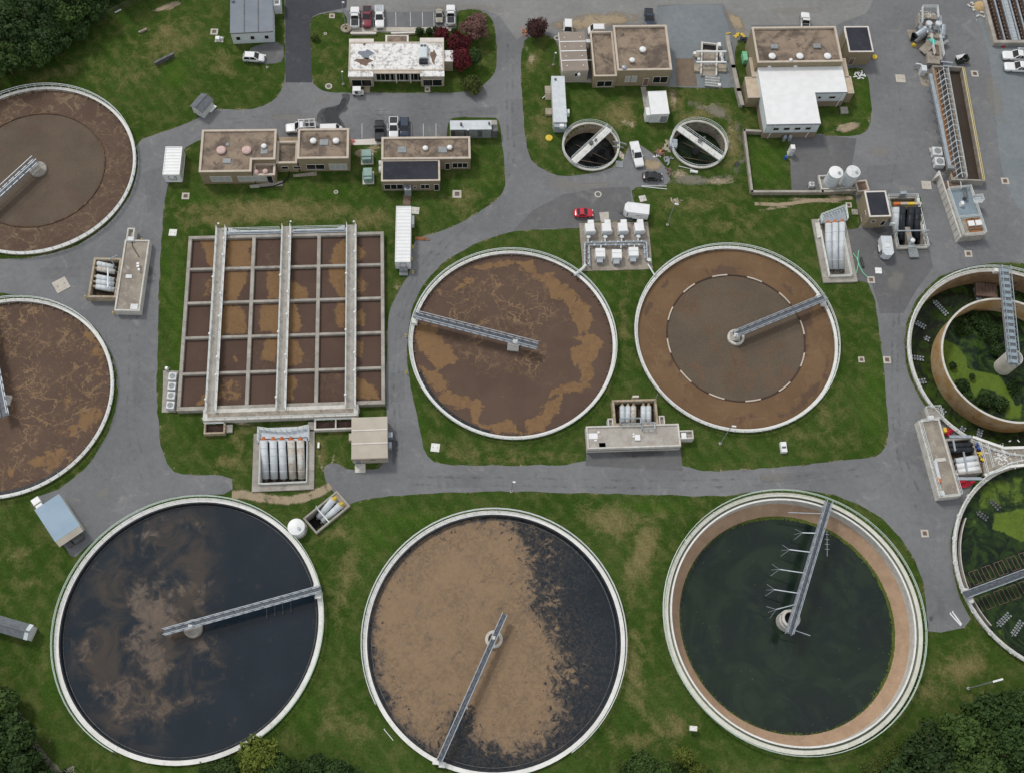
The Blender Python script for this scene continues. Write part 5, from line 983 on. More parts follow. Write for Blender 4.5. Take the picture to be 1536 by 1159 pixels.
obj('downpipe', MB().bar((q[3].x-.6,q[3].y-.2,Hw-.1),(q[3].x-1.,q[3].y-.2,0), .12), white_paint, t)
for x in (1158,1199.5,1241): vent(t, x, 85, Hb, .7)
for x, y in ((1153.5,99),(1192.5,99)): vent(t, x, y, Hw, .5)
vent(t, 1186,91,Hb,.35); skyl(t, 1162,69,Hb,1.6,1.2); skyl(t, 1226,68,Hb,1.6,1.2)
for a_, b_, c_, h_ in (((1128.5,115),(1137,115),(1128.5,87),3.4),((1122.5,146.5),(1138,146.5),(1122.5,116),3.2)):
    A, B, C_ = (lp(t, *p, h_) for p in (a_, b_, c_)); xr = q[5].x-.05; block(t, [Vector(p) for p in ((A.x,A.y),(xr,A.y),(xr,min(C_.y, A.y+8)),(A.x,min(C_.y, A.y+8)))], h_, brick, tan_deck, coping_tan, .12, .2)
for a_, b_, c_, h_ in (((1264,114),(1273,113.5),(1264,88),3.4),((1264,140),(1281,139),(1264,115),3.2)):
    A, B, C_ = (lp(t, *p, h_) for p in (a_, b_, c_)); xl = q[3].x+.05; block(t, [Vector(p) for p in ((xl,A.y),(max(B.x, xl+1),A.y),(max(B.x, xl+1),C_.y),(xl,C_.y))], h_, brick, tan_deck, coping_tan, .12, .2)
p = lp(t, 1118,86,1.); obj('green_cabinet', MB().bbox(p.x-.6,p.x+.4,p.y-1.2,p.y+1.2,0,1.5), mint, t); p = lp(t, 1267,165,.6); obj('door_step', MB().bbox(p.x-.8,p.x+.8,p.y-.7,p.y+.9,0,.5), concrete, t)
t = bld('brick_pump_house', 'small brick building with black roof and white edging, right of the tall brick building', (1273.9,78), (1310.4,77.7), (1265.7,40), 4.3, brick, dark_roof, coping_pale, par=.12, cw_=.25)
obj('wall_pipe', MB().cyl((-.2,3.5,0),(-.2,3.5,4.4),.08,8).cyl((-.2,3.5,4.4),(-.2,6,4.4),.08,8), white_dirty, t); win(t, 1.0, 2.0, .1, 2.2, 0, 1, brown_panel, None, 'door')
t = bld('brick_pump_house', 'small brick building with black roof and white edging, beside the black and white pipe pit', (1304.6,325.2), (1336.5,324.4), (1296,287.3), 4.4, brick, dark_roof, coping_pale, par=.12, cw_=.25)
win(t, 1.0, 1.7, 2.2, 3.0, 0, 1); win(t, 3.2, 4.0, 1.0, 2.6, 0, 1); win(t, 1.2, 2.2, .6, 3., 0, 2, brown_panel, None, 'louvre', 'x', -1); obj('wall_unit', MB().bbox(5.,6.,-.5,-.05,1.4,2.2), white_dirty, t); obj('wall_unit', MB().bbox(t['w']+.05,t['w']+.6,3.,4.2,2.4,3.6), white_dirty, t)

# ================================================================== WALLS AND FENCE
def wall_run(name, label, pts, h, wd, mat, cat='wall', cap=None):
    P_ = [G(*p, h) for p in pts]; t = thing(name, label, cat, (P_[0].x, P_[0].y, 0)); o_ = Vector((P_[0].x, P_[0].y, 0))
    for a, b in zip(P_, P_[1:]):
        a = Vector((a.x, a.y, 0))-o_; b = Vector((b.x, b.y, 0))-o_; e = (b-a).normalized(); k = max(1, int((b-a).length/3.2))
        for i in range(k): q0, q1 = a.lerp(b, i/k)+e*.015, a.lerp(b, (i+1)/k)-e*.015; obj('panel', MB().bar(q0+Vector((0,0,h/2-.1)), q1+Vector((0,0,h/2-.1)), wd, h+.2), mat, t)
        obj('cap', MB().bar(a-e*wd*.55+Vector((0,0,h+.03)), b+e*wd*.55+Vector((0,0,h+.03)), wd+.1, .08), cap or mat, t)
    return t
wall_run('retaining_wall', 'low L-shaped concrete wall round the grass plot by the two white vertical tanks', [(1143,197),(1116.5,195.6),(1128,287.5),(1234,287.4),(1284,285)], 1.1, .4, concrete_old, cap=concrete)
wall_run('retaining_wall', 'low weathered wall between gravel yard and grass strip of the tall brick building', [(1091,55),(1100,100),(1108,135),(1113,156)], 1.4, .75, concrete, cap=concrete)
wall_run('culvert_headwall', 'short dark wall in the upper left lawn above the lush hollow', [(232,94),(260,80)], 1.0, .35, dark_metal)
wall_run('concrete_stub', 'tiny broken grey wall stub lying in the upper left lawn', [(209,48),(219,43.5)], .4, .3, concrete_old)
wall_run('parking_kerb_wall', 'pale low kerb wall in front of the office parking bays', [(527,50),(563,50)], .5, .35, coping_pale)
wall_run('parking_kerb_wall', 'pale low kerb wall on the right of the office entrance path', [(588,50),(622,49)], .5, .35, coping_pale)
fp = [(-60,118),(0,99),(50,84),(100,62),(150,33),(190,14),(235,-8),(300,-40)]
P_ = [G(*p) for p in fp]; t = thing('chain_link_fence', 'chain-link fence curving along the woods in the upper left', 'fence', P_[1])
m = MB().rail([p-P_[1] for p in P_], 2.0, 3., .03, (1.,)); obj('posts_and_rails', m, dark_metal, t)
m = MB()
for a, b in zip(P_, P_[1:]): 
    for k in range(6): z = .25+.3*k; m.bar(a-P_[1]+Vector((0,0,z)), b-P_[1]+Vector((0,0,z)), .012)
obj('wire', m, dark_metal, t)

# ================================================================== SCREW PUMP STATIONS
def tubes(t, items, zt, zb, r, motor=None, mot_name='motor', seg=5):
    for (a, b, mt) in items:
        A, B = lp(t, *a, zt), lp(t, *b, zb); d = (B-A).normalized(); o = obj('screw_tube', MB().cyl(A, B, r, 20), mt, t, False)
        m = MB()
        for k in range(1, seg): c = A.lerp(B, k/seg); m.cyl(c-d*.05, c+d*.05, r+.035, 20)
        obj('flange', m, mt, o)
        for p in o.data.polygons: p.use_smooth = len(p.vertices) == 4
        if motor: obj(mot_name, MB().cyl(A-d*.6, A-d*.25, r*.42, 14).cyl(A-d*.25, A-d*.02, r*.7, 14), motor, o); obj('bearing', MB().cyl(B-d*.02, B+d*.5, r*.45, 12), dark_metal, o)
def rect_ring(t, x0, x1, y0, y1, wd, z0, z1, mat, name='pit_wall'):
    for q in ((x0,x1,y0,y0+wd),(x0,x1,y1-wd,y1),(x0,x0+wd,y0+wd,y1-wd),(x1-wd,x1,y0+wd,y1-wd)): obj(name, MB().bbox(q[0],q[1],q[2],q[3],z0,z1,.04), mat, t)
# five white tubes in a square pit
loc, rz, w_, d_ = rectf((377.5,737.3), (471,733.2), (379.8,649.8), .35)
t = thing('screw_pump_station', 'square concrete pit with five pale tubes and orange motors, below the basin', 'pump station', loc, rz)
rect_ring(t, 0, w_, 0, d_, 1.15, -.3, .35, concrete, 'apron'); rect_ring(t, 1.16, w_-1.16, 1.16, d_-1.16, .25, -3, .6, concrete_pale)
obj('pit_floor', MB().box(1.2,w_-1.2,1.2,d_-1.2,-3.2,-2.6), blotch('rust mud', (.06,.04,.03), (.10,.065,.045)), t)
tubes(t, [((x0,659.5),(x1,717.5),white_rusty if k > 2 else white_blue) for k, (x0, x1) in enumerate(zip((395.4,409.7,422.8,436.4,450.5),(398.7,411.6,425.7,439.4,452.7)))], 1.3, -1.6, .68, orange)
o = obj('motor_platform', MB().box(.8,w_-.9,d_-1.9,d_+.9,.4,.6), galv, t); obj('platform_railing', MB().rail([(.9,d_-1.8,.6),(.9,d_+.8,.6),(4.0,d_+.2,.6),(w_-4.,d_+.2,.6),(w_-1.,d_+.8,.6),(w_-1.,d_-1.8,.6)], 1.1, 1., .05, (1.,.7,.4)), rail_white, o)
for x0, x1 in ((.95,4.0),(w_-4.1,w_-1.05)):
    for k in range(9): x = x0+(x1-x0)*k/8; obj('grating_bar', MB().bar((x,d_+.15,.62),(x,d_+.85,.62), .08), rail_white, o)
obj('pit_railing', MB().rail([(1.3,d_-2,.6),(1.3,1.3,.6),(w_-1.3,1.3,.6),(w_-1.3,d_-2,.6)], .5, 2., .05), rail_white, t)
# two tubes, slanted box
loc, rz, w_, d_ = rectf((454,776.8), (474.1,800.2), (505.8,735.7), .7)
t = thing('screw_pump_station', 'slanted concrete box with two pale tubes beside the white cylinder tank', 'pump station', loc, rz)
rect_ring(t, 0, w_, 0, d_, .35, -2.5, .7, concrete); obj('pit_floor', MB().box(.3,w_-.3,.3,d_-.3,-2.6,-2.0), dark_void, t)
tubes(t, [((500.5,748.5),(478,775),white_blue),((511,756.5),(485,781.5),white_blue)], 1.0, -1.0, .62, yellow); obj('cross_beam', MB().box(0,w_,2.9,3.1,.7,1.0).bar((.2,2.9,.8),(.2,3.1,2.),.12), rail_white, t)
obj('platform', MB().box(.35,w_-.35,d_-1.6,d_-.36,.3,.5), wood, t)
# three white tubes, long pit
loc, rz, w_, d_ = rectf((1235.4,424.3), (1287,422.5), (1219,329), .4)
t = thing('screw_pump_station', 'long concrete pit with three white tubes, left of the small black-roofed brick building', 'pump station', loc, rz)
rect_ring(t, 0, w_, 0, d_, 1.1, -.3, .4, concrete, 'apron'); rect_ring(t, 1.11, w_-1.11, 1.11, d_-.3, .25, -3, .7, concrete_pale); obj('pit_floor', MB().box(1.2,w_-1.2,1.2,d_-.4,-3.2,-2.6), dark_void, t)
obj('pit_slope', MB().add([(1.4,3.2,-2.5),(w_-1.4,3.2,-2.5),(w_-1.4,d_-.6,.2),(1.4,d_-.6,.2)], [(0,1,2,3)]), concrete_old, t)
tubes(t, [((1242.4,335.5),(1243.2,404.5),white_blue),((1252.7,334.6),(1252.4,404.5),white_blue),((1263.2,333.8),(1262,404.5),white_blue)], 1.5, -1.7, .66, orange)
A = lp(t, 1230,325,1.2); B = lp(t, 1267,311,1.2); C_ = lp(t, 1270,330,1.2)
o = obj('motor_platform', MB().prism([(A.x,A.y-1.6),(C_.x,C_.y-.2),(B.x,B.y),(A.x,A.y)], .9, 1.2, bottom=True), galv, t); obj('platform_railing', MB().rail([(A.x,A.y-1.6,1.2),(A.x,A.y,1.2),(B.x,B.y,1.2),(C_.x,C_.y-.2,1.2)], 1.1, 1., .05, (1.,.7,.4)), rail_white, o)
m = MB(); 
for k in range(10): q = Vector((A.x,A.y,1.22)).lerp(Vector((B.x,B.y,1.22)), k/9); m.bar(q, q+Vector((.15,-.9,0)), .12)
obj('grating_bars', m, rail_white, o); obj('pit_railing', MB().rail([(1.2,d_-3,.7),(1.2,1.2,.7),(w_-1.2,1.2,.7),(w_-1.2,d_-2.5,.7)], .6, 2., .05), rail_white, t); obj('side_cover', MB().add([(.4,d_-4.4,.45),(1.3,d_-4.4,.75),(1.3,d_-1.2,1.0),(.4,d_-1.2,.9)], [(0,1,2,3)]), concrete_pale, t)
# four pipes, fenced pit
loc, rz, w_, d_ = rectf((1345,373.5), (1391.5,372.5), (1336.5,296), .5)
t = thing('screw_pump_station', 'railed pit with one white and three black pipes, right of the small brick building', 'pump station', loc, rz)
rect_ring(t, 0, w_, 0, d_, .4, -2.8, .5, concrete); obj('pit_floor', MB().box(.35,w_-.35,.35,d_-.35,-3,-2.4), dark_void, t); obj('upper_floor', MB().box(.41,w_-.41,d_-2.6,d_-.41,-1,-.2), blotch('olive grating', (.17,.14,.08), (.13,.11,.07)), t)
tubes(t, [((1343.8,311.5),(1342.7,353),white_blue),((1353,311),(1351.5,362),black_pipe),((1366.7,311.5),(1362.5,360),black_pipe),((1376.5,311.3),(1374.4,359),black_pipe)], 1.2, -1.1, .72, None)
o = obj('pit_railing', MB().rail([(.1,.1,.5),(.1,d_,.5),(w_-.1,d_,.5),(w_-.1,.1,.5)], 1.1, 1.8, .05, closed=True), rail_white, t)
p, q = lp(t, 1345.5,346.6,2.6), lp(t, 1394.5,346,2.6); obj('lifting_beam', MB().bar(p, q, .22, .22).bar(p, p-Vector((.5,-.4,2.4)), .14).bar(q, q-Vector((.8,-.4,2.4)), .14), galv, t)
obj('access_ramp', MB().box(w_*.36,w_*.66,-2.,.2,.3,.55), grey_metal, t); obj('centre_pier', MB().box(w_*.42,w_*.58,.4,5.,-2.4,.45), concrete_old, t); obj('bridge_plate', MB().box(w_*.4,w_*.6,.2,2.6,.5,.6), grey_metal, t)
for k, mt in enumerate((orange, tan_metal, yellow, tan_metal)): p = lp(t, 1346+10.5*k,305,1.4); obj('motor', MB().bbox(p.x-.75,p.x+.75,p.y-.3,p.y+.3,.9,1.4), mt, t)
p = lp(t, 1355,288,2.); obj('control_panel', MB().bbox(p.x-.6,p.x+.7,p.y-.5,p.y+.2,.0,2.), galv, t); p = lp(t, 1369,361,1.5); obj('lamp_globe', MB().lathe((p.x,p.y,.6), [(.15,0),(.15,.6),(.45,.8),(.45,1.1),(.15,1.3)], 14), white_paint, t)

def deck_station(label, dk, pt, Hd, Hp, tb, zt, zb, r, dmat, pmat, side='l', motor=None, rails=False):
    loc, rz, w_, d_ = rectf(*dk, Hd); t = thing('screw_pump_station', label, 'pump station', loc, rz)
    obj('deck', MB().box(.31,w_-.31,.31,d_-.31,0,Hd-.25), dmat, t); rect_ring(t, 0, w_, 0, d_, .32, -.2, Hd, concrete_pale, 'parapet')
    if rails: obj('deck_railing', MB().rail([(.15,.15,Hd),(w_-.15,.15,Hd),(w_-.15,d_*.3,Hd)], 1.1, 1.4, .05).rail([(.15,.15,Hd),(.15,d_-.15,Hd),(w_-.15,d_-.15,Hd)], 1.1, 1.4, .05), rail_white, t)
    A, B, C_ = (lp(t, *p, Hp) for p in pt); x0, x1, y0, y1 = A.x, B.x, A.y, C_.y
    if side == 'l': x1 = -.03
    if side == 't': y0 = d_+.03
    if side == 'r': x0 = w_+.03
    t['pit'] = (x0, x1, y0, y1)
    rect_ring(t, x0, x1, y0, y1, .4, -.2, Hp, pmat); obj('pit_floor', MB().box(x0+.35,x1-.35,y0+.35,y1-.35,.03,.35), blotch('pit mud', (.07,.05,.035), (.04,.03,.022)), t)
    tubes(t, tb, zt, zb, r, motor, seg=4); t['w'] = w_; t['d'] = d_; return t
z5 = zoomed(120,330,.1294)
t = deck_station('raised concrete deck with five rusty tubes in a side pit, between the two left tanks', ((170.9,465.9),(209.3,466.5),(177,359.1)), ((131,445.8),(170.5,445),(135.5,386.3)), 1.8, 1.75, [(z5([(205,507)])[0], z5([(395,550)])[0], white_blue),(z5([(205,565)])[0], z5([(410,605)])[0], white_rusty),(z5([(198,660)])[0], z5([(400,700)])[0], white_blue),(z5([(193,718)])[0], z5([(400,750)])[0], white_blue),(z5([(190,775)])[0], z5([(405,812)])[0], white_blue)], 1.25, .9, .52, deck_conc, concrete_rust, 'l', concrete_rust)
p, q = lp(t, 188.5,357.5,2.), lp(t, 202.5,341.5,2.); rect_ring(t, p.x, q.x, t['d']+.02, q.y, .3, -.2, 1.9, concrete_pale, 'stub_parapet'); obj('stub_floor', MB().box(p.x+.25,q.x-.25,t['d']+.05,q.y-.25,0,1.2), concrete, t)
boxes_at(t, [(196,358,1.5,2.1,1.2,.9),(193,414.5,1.55,1.75,1.2,.8),(201,460,1.55,1.9,1.4,1.2)], white_dirty, 'hatch'); boxes_at(t, [(206.5,395,2.0,2.4,.5,.4),(206.5,399,2.0,2.4,.5,.4),(208,404,2.0,2.3,.4,.4)], white_paint, 'wall_box')
obj('davit', MB().path([lp(t, 171.5,398,2.), lp(t, 171.5,398,2.)+Vector((0,0,2.6)), lp(t, 171.5,398,2.)+Vector((1.4,.6,2.9))], .1, 8), galv, t); obj('lifting_beam', MB().bar(lp(t,162,402,2.3), lp(t,162,432,2.3), .25, .25), galv, t)
obj('hose', MB().path([Vector((*lp(t, x, y, 1.6).to_2d(), 1.62)) for x, y in ((198,362),(199,370),(204,378),(209,386))], .07, 6), hose_black, t)
m = MB()
for x, y in ((130.5,446),(172,470),(209.5,466),(214,397),(215,360)): p = lp(t, x, y, .5); m.cyl((p.x-.25,p.y,0),(p.x-.25,p.y,1.0),.12,8)
obj('guard_posts', m, yellow, t)
z6 = zoomed(840,570,.15625)
t = deck_station('raised concrete deck with five tubes in a rusty pit between the two middle tanks', ((881.4,673.1),(1022,668.75),(878.75,638.75)), ((921.25,638),(988.4,636.5),(919.4,599.4)), 2.1, 2.0, [(z6([(x0,252)])[0], z6([(x1,410)])[0], white_rusty if k == 2 else white_blue) for k, (x0, x1) in enumerate(((597,600),(652,650),(705,705),(800,800),(850,852)))], 1.3, 1.0, .5, blotch('blotchy pale deck', (.42,.40,.36), (.34,.31,.28), (.50,.47,.42), .5, 4), concrete_rust, 't', concrete_rust)
for a, b, c in (((1018,658),(1041,657),(1018,645)),((912,641),(921,640),(911,627)),((989,637),(998,635),(987,623))): A, B, C_ = (lp(t, *p, 1.9) for p in (a, b, c)); rect_ring(t, A.x+.05, B.x, A.y, C_.y, .25, -.2, 1.9, concrete_pale, 'stub_parapet'); obj('stub_floor', MB().box(A.x+.25,B.x-.2,A.y+.2,C_.y-.2,0,1.3), concrete, t)
boxes_at(t, [(889,653.5,1.65,1.9,1.9,1.1),(903.5,667,1.65,1.85,1.3,1.0),(956.5,655.5,1.65,2.2,1.0,1.1),(1026,653,1.3,2.0,.9,1.2)], white_paint, 'hatch'); boxes_at(t, [(898,647.5,1.65,2.0,.4,.4),(950.5,650.5,1.65,2.1,.35,.35),(950.5,654,1.65,2.1,.35,.35),(893.5,660,1.65,2.0,.5,.3)], white_paint, 'wall_box')
p = lp(t, 1016.5,656,2.); obj('red_cover', MB().add([(p.x-.5+.2*math.sin(k*2.3),p.y-.95+.38*k,1.72+.12*(k%2)) for k in range(6)]+[(p.x+.5+.2*math.sin(k*1.7),p.y-.95+.38*k,1.70+.15*((k+1)%2)) for k in range(6)], [(k,6+k,7+k,k+1) for k in range(5)]), red_faded, t)
x0, x1, y0, y1 = t['pit']
for a, b, yy in (((930,637),(961,637),629),((963,645),(982,644),635)): A, B = lp(t, *a, 2.1), lp(t, *b, 2.1); ym = lp(t, a[0], yy, 2.1).y; obj('pit_rail_frame', MB().rail([(A.x,A.y,1.9),(A.x,ym,1.9),(B.x,ym,1.9),(B.x,A.y,1.9)], .9, 1., .06, closed=True), galv, t)
obj('wall_conduit', MB().bar((0,.0,1.0),(t['w'],-.02,1.0), .1), dark_metal, t); p = lp(t, 982,601,2.); obj('light_mast', MB().cyl((p.x,p.y,1.9),(p.x,p.y,5.2),.07,8), galv, t); p = lp(t, 953,596,.6); obj('junction_box', MB().bbox(p.x-.6,p.x+.6,p.y-.2,p.y+.2,0,1.2), coping_pale, t)
z7 = zoomed(1370,600,.1381)
t = deck_station('raised concrete deck with black and white tubes wedged between the two right-hand tanks', ((1409.4,746.4),(1441.8,743),(1384.5,629.7)), ((1433.5,712),(1474,709),(1417,658)), 2.0, 1.7, [(z7([(640,485)])[0], z7([(350,495)])[0], black_pipe),(z7([(650,535)])[0], z7([(355,548)])[0], black_pipe),(z7([(690,622)])[0], z7([(455,662)])[0], white_blue),(z7([(700,685)])[0], z7([(465,722)])[0], white_paint),(z7([(712,742)])[0], z7([(480,782)])[0], white_paint)], 1.25, .95, .55, deck_conc, concrete, 'r', brown_panel, True)
zp = 1.05; poly = [lp(t, *q_, zp).to_2d() for q_ in z7([(640,400),(980,520),(1202,515),(1202,705),(1040,720),(770,815),(745,600),(690,440)])]
obj('plaza_deck', MB().prism(poly[::-1], -.2, zp), deck_conc, t); m = MB()
for a, b in ((0,1),(1,2),(3,4),(4,5)): m.bar((*poly[a], zp+.12), (*poly[b], zp+.12), .5, .3)
obj('plaza_kerb', m, rim_white, t)
rr = np.random.default_rng(5)
def clutter(t, x, y, z, n, sx, sy, mat, s=.4, name='scattered_debris', hz=.25):
    m = MB(); c = lp(t, x, y, z) if t else G(x, y, z)
    for i in range(n):
        u, v, k = rr.normal(0, sx), rr.normal(0, sy), rr.uniform(.5, 1.2)*s; a = rr.uniform(0, PI); d = Vector((math.cos(a), math.sin(a), 0)); q = Vector((c.x+u, c.y+v, z+hz*k/2)); m.bar(q-d*k, q+d*k, k*rr.uniform(.5,1.), hz*k)
    return m
struct(obj('white_splatter', clutter(t, 1508,686,zp,60,1.1,.9,white_paint,.28,hz=.06), white_dirty, t), 'stuff'); struct(obj('white_debris', clutter(t, 1500,675,zp,16,2.0,1.4,white_paint,.25,hz=.1), white_dirty, t), 'stuff')
obj('yellow_valve', clutter(t, 1471,682,1.1,6,.35,.7,yellow,.45,hz=.8), yellow, t); obj('blue_valve', clutter(t, 1469,672,1.1,4,.3,.4,blue_paint,.4,hz=.8), blue_paint, t); obj('blue_valve', clutter(t, 1473,684,1.1,2,.2,.3,blue_paint,.4,hz=.8), blue_paint, t)
for x, y, w2, d2 in ((1424,646,1.2,1.0),(1450,724,2.2,.9)):
    p = lp(t, x, y, .7); m = MB(); v = [(p.x+w2*math.cos(u)*(.75+.25*math.sin(4*u)), p.y+d2*math.sin(u)*(.75+.25*math.cos(3*u)), .35) for u in np.arange(0, 6.1, .4)]; m.add([(p.x, p.y, .9)]+v, [(0, 1+i, 1+(i+1) % len(v)) for i in range(len(v))]); obj('red_tarp', m, red, t)
boxes_at(t, [(1418,644,.4,1.4,.6,.9)], yellow, 'yellow_box'); boxes_at(t, [(1397,626,1.6,2.2,1.1,.9),(1413,739,1.6,2.0,1.0,.9)], white_dirty, 'hatch')
obj('deck_pipe', MB().path([lp(t,1403,690,1.9),lp(t,1406,705,1.9),lp(t,1409,718,1.9)], .32, 12), white_blue, t); boxes_at(t, [(1411,689,1.6,1.9,2.0,.7)], concrete_pale, 'pipe_block'); boxes_at(t, [(1409,719,1.6,2.2,.6,1.)], orange, 'pipe_end')
p, q = lp(t, 1385,628,1.2), lp(t, 1402,611,1.2); obj('north_step', MB().bbox(p.x+.6,q.x+.8,t['d']+.05,q.y,0,1.3), concrete, t); obj('step_railing', MB().rail([(p.x+.6,t['d']+.1,1.3),(p.x+.6,q.y,1.3),(q.x+.7,q.y,1.3),(q.x+.7,t['d']+.1,1.3)]), rail_white, t)
for a, b in (((430,420),(455,550)),((545,560),(585,790))): A, B = z7([a])[0], z7([b])[0]; obj('lifting_beam', MB().bar(lp(t,*A,2.6), lp(t,*B,2.6), .28, .25), galv, t)
for a, b in (((390,395),(630,395)),((480,850),(740,850))): A, B = z7([a])[0], z7([b])[0]; obj('cable_tray', MB().bar(lp(t,*A,1.8), lp(t,*B,1.8), .55, .2), galv, t)
m = MB(); 
for q_ in ([(700,450),(790,800)],[(780,480),(850,740)]): A, B = (lp(t, *v, zp) for v in z7(q_)); m.rail([A, B], 1.1, 1.2, .05)
obj('plaza_railing', m, rail_white, t)

# ================================================================== VERTICAL TANKS, BLOWERS, HEADWORKS
def vtank(label, base, r, h, mat, roofm, grp=None):
    p = G(*base); t = thing('storage_tank', label, 'tank', p, 0, grp)
    obj('shell', MB().lathe((0,0,0), [(r,.1),(r,h-.1)], 40, False), mat, t, False); obj('dome', MB().lathe((0,0,0), [(r+.06,h-.12),(r+.06,h),(r*.6,h+.16),(.2,h+.24)], 40), roofm, t); obj('base_slab', MB().lathe((0,0,0), [(r+.3,0),(r+.3,.12)], 40), concrete, t)
    m = MB()
    for k in range(1, 4): m.lathe((0,0,h*k/4), [(r,-.04),(r+.04,-.04),(r+.04,.04),(r,.04)], 40, False)
    obj('hoops', m, mat, t); obj('manway', MB().cyl((.4*r,-.3,h+.1),(.4*r,-.3,h+.42),.28,14), galv, t)
    m = MB(); [m.bar((r+.12,s_,0),(r+.12,s_,h), .06) for s_ in (-.2,.2)]; [m.bar((r+.12,-.2,.4*k),(r+.12,.2,.4*k), .04) for k in range(int(h/.4))]; obj('ladder', m, galv, t)
    return t
vtank('left of two tall white cylindrical tanks in the walled tray', (1244,276.5), 1.4, 4.4, white_blue, white_paint, 'twin tall white tanks')
vtank('right of two tall white cylindrical tanks, greyer roof, next to the brown bin', (1269.5,275.5), 1.4, 4.4, white_blue, white_dirty, 'twin tall white tanks')
vtank('short white cylindrical tank standing alone by the black-water tank rim', (446.5,793.5), 1.42, 1.9, white_paint, white_paint)
loc, rz, w_, d_ = rectf((1232,284.5), (1286,282), (1229,263), .7); t = thing('containment_tray', 'concrete tray with low walls under the two tall white tanks', 'tray', loc, rz); rect_ring(t, 0, w_, 0, d_, .3, -.1, .7, concrete_pale, 'tray_wall'); obj('tray_floor', MB().box(.25,w_-.25,.25,d_-.25,0,.08), concrete_old, t)
loc, rz, w_, d_ = rectf((1287,288), (1305,286), (1287,271), 1.4); t = thing('open_bin', 'open brown-floored concrete bin right of the twin white tanks', 'bin', loc, rz); rect_ring(t, 0, w_, 0, d_, .3, 0, 1.4, coping_tan, 'bin_wall'); obj('bin_floor', MB().box(.28,w_-.28,.28,d_-.28,0,.9), brown_panel, t)
# seven blower boxes on the pad
def blower(label, a, b, c, H, front):
    loc, rz, w_, d_ = rectf(a, b, c, H); t = thing('blower_unit', label, 'machine', loc, rz, 'white blower boxes on the pad')
    obj('cabinet', MB().bbox(0,w_,0,d_,.15,H,.05), white_paint, t); obj('plinth', MB().box(.08,w_-.08,.08,d_-.08,.06,.15), concrete_old, t)
    if front: obj('intake_hood', MB().add([(w_*.15,-.01,H*.85),(w_*.75,-.01,H*.85),(w_*.75,-.75,H*.5),(w_*.15,-.75,H*.5),(w_*.15,-.01,.3),(w_*.75,-.01,.3),(w_*.75,-.75,.3),(w_*.15,-.75,.3)], [(0,3,2,1),(3,7,6,2),(0,4,7,3),(1,2,6,5)]), white_blue, t); obj('hood_panel', MB().box(w_*.2,w_*.7,-.78,-.76,.4,H*.48), grey_roof, t); obj('roof_rib', MB().box(-.02,w_+.02,d_*.55,d_*.62,H,H+.05), white_dirty, t); obj('side_pipe', MB().cyl((w_*.9,-.1,.2),(w_*.9,-.1,.9),.12,8), grey_metal, t)
    else: obj('exhaust_cap', MB().bbox(w_*.35,w_,d_-.05,d_+.75,.3,H+.05,.05), white_paint, t); obj('front_panel', MB().box(.1,w_-.1,-.04,-.01,.3,H-.3), white_blue, t); obj('outlet_flange', MB().cyl((w_*.3,-.05,.6),(w_*.3,-.9,.6),.16,10), galv, t); obj('control_box', MB().bbox(w_+.02,w_+.3,.1,.7,.5,1.3), white_dirty, t)
    return t
z8 = zoomed(860,300,.10355)
row = ('far left', 'second from left', 'second from right', 'far right')
for k, x in enumerate((182,424,660,900)): blower('white blower box, %s of four in the pad back row' % row[k], *z8([(x,458-3*k),(x+132,452-3*k),(x+2,340-3*k)]), 1.9, False)
for k, (x, y, w2) in enumerate(((326,822,'left one'),(568,840,'middle one, set lower,'),(810,808,'right one'))): blower('white blower box with sloped hood, %s of the front three' % w2, *z8([(x,y),(x+140,y),(x+2,y-125)]), 1.9, True)
loc = G(930,365); t = thing('pipe_manifold', 'grey pipe loop with flanges between the two rows of white blower boxes', 'pipes', loc)
pt = lambda x, y, z=.7: lp(t, *z8([(x, y)])[0], z)
m = MB().path([pt(165,975),pt(165,640),pt(180,622),pt(1040,605),pt(1060,625),pt(1075,890)], .2, 10); o = obj('main_pipe', m, galv, t)
m = MB().path([pt(240,960),pt(225,670),pt(240,655),pt(1010,648),pt(1030,670),pt(1040,850)], .17, 10); obj('return_pipe', m, galv, t)
m = MB()
for x in (215,460,700,938): m.path([pt(x,545),pt(x,615)], .14, 8)
for x in (400,690,885): m.path([pt(x,650),pt(x,700)], .14, 8)
obj('branch_pipes', m, white_blue, t)
m = MB(); tl = [(x, 618-.015*(x-180)) for x in (270,415,530,650,765,880,990)]+[(x, 655) for x in (310,470,620,730,810,955)]+[(165,y) for y in (740,790,880)]+[(228,y) for y in (770,850,930)]+[(1065,740),(1030,700),(1035,770)]
for x, y in tl: q = pt(x, y); m.lathe((q.x,q.y,q.z-.28), [(.1,0),(.25,.05),(.25,.5),(.1,.54)], 12)
struct(obj('flanges', m, galv, t), 'stuff'); m = MB()
for x, y in ((215,545),(460,545),(700,545),(938,540),(1095,880)): q = pt(x, y, .6); m.lathe((q.x,q.y,0), [(.12,0),(.12,.9),(.4,.92),(.4,1.0),(.12,1.02)], 12); m.bar(q+Vector((-.5,0,.2)), q+Vector((.5,0,.2)), .12)
obj('valve_wheels', m, rail_white, t)
a = G(874,403,.7)-loc; b = G(866,409,1.2)-loc; obj('link_pipe', MB().path([pt(180,940), Vector((a.x,a.y,.7)), Vector((b.x-.5,b.y-.6,1.2))], .3, 12), rail_white, t); a = G(982,413,1.)-loc; obj('link_pipe', MB().path([pt(1080,930), Vector((a.x,a.y,1.))], .16, 10), rail_white, t)
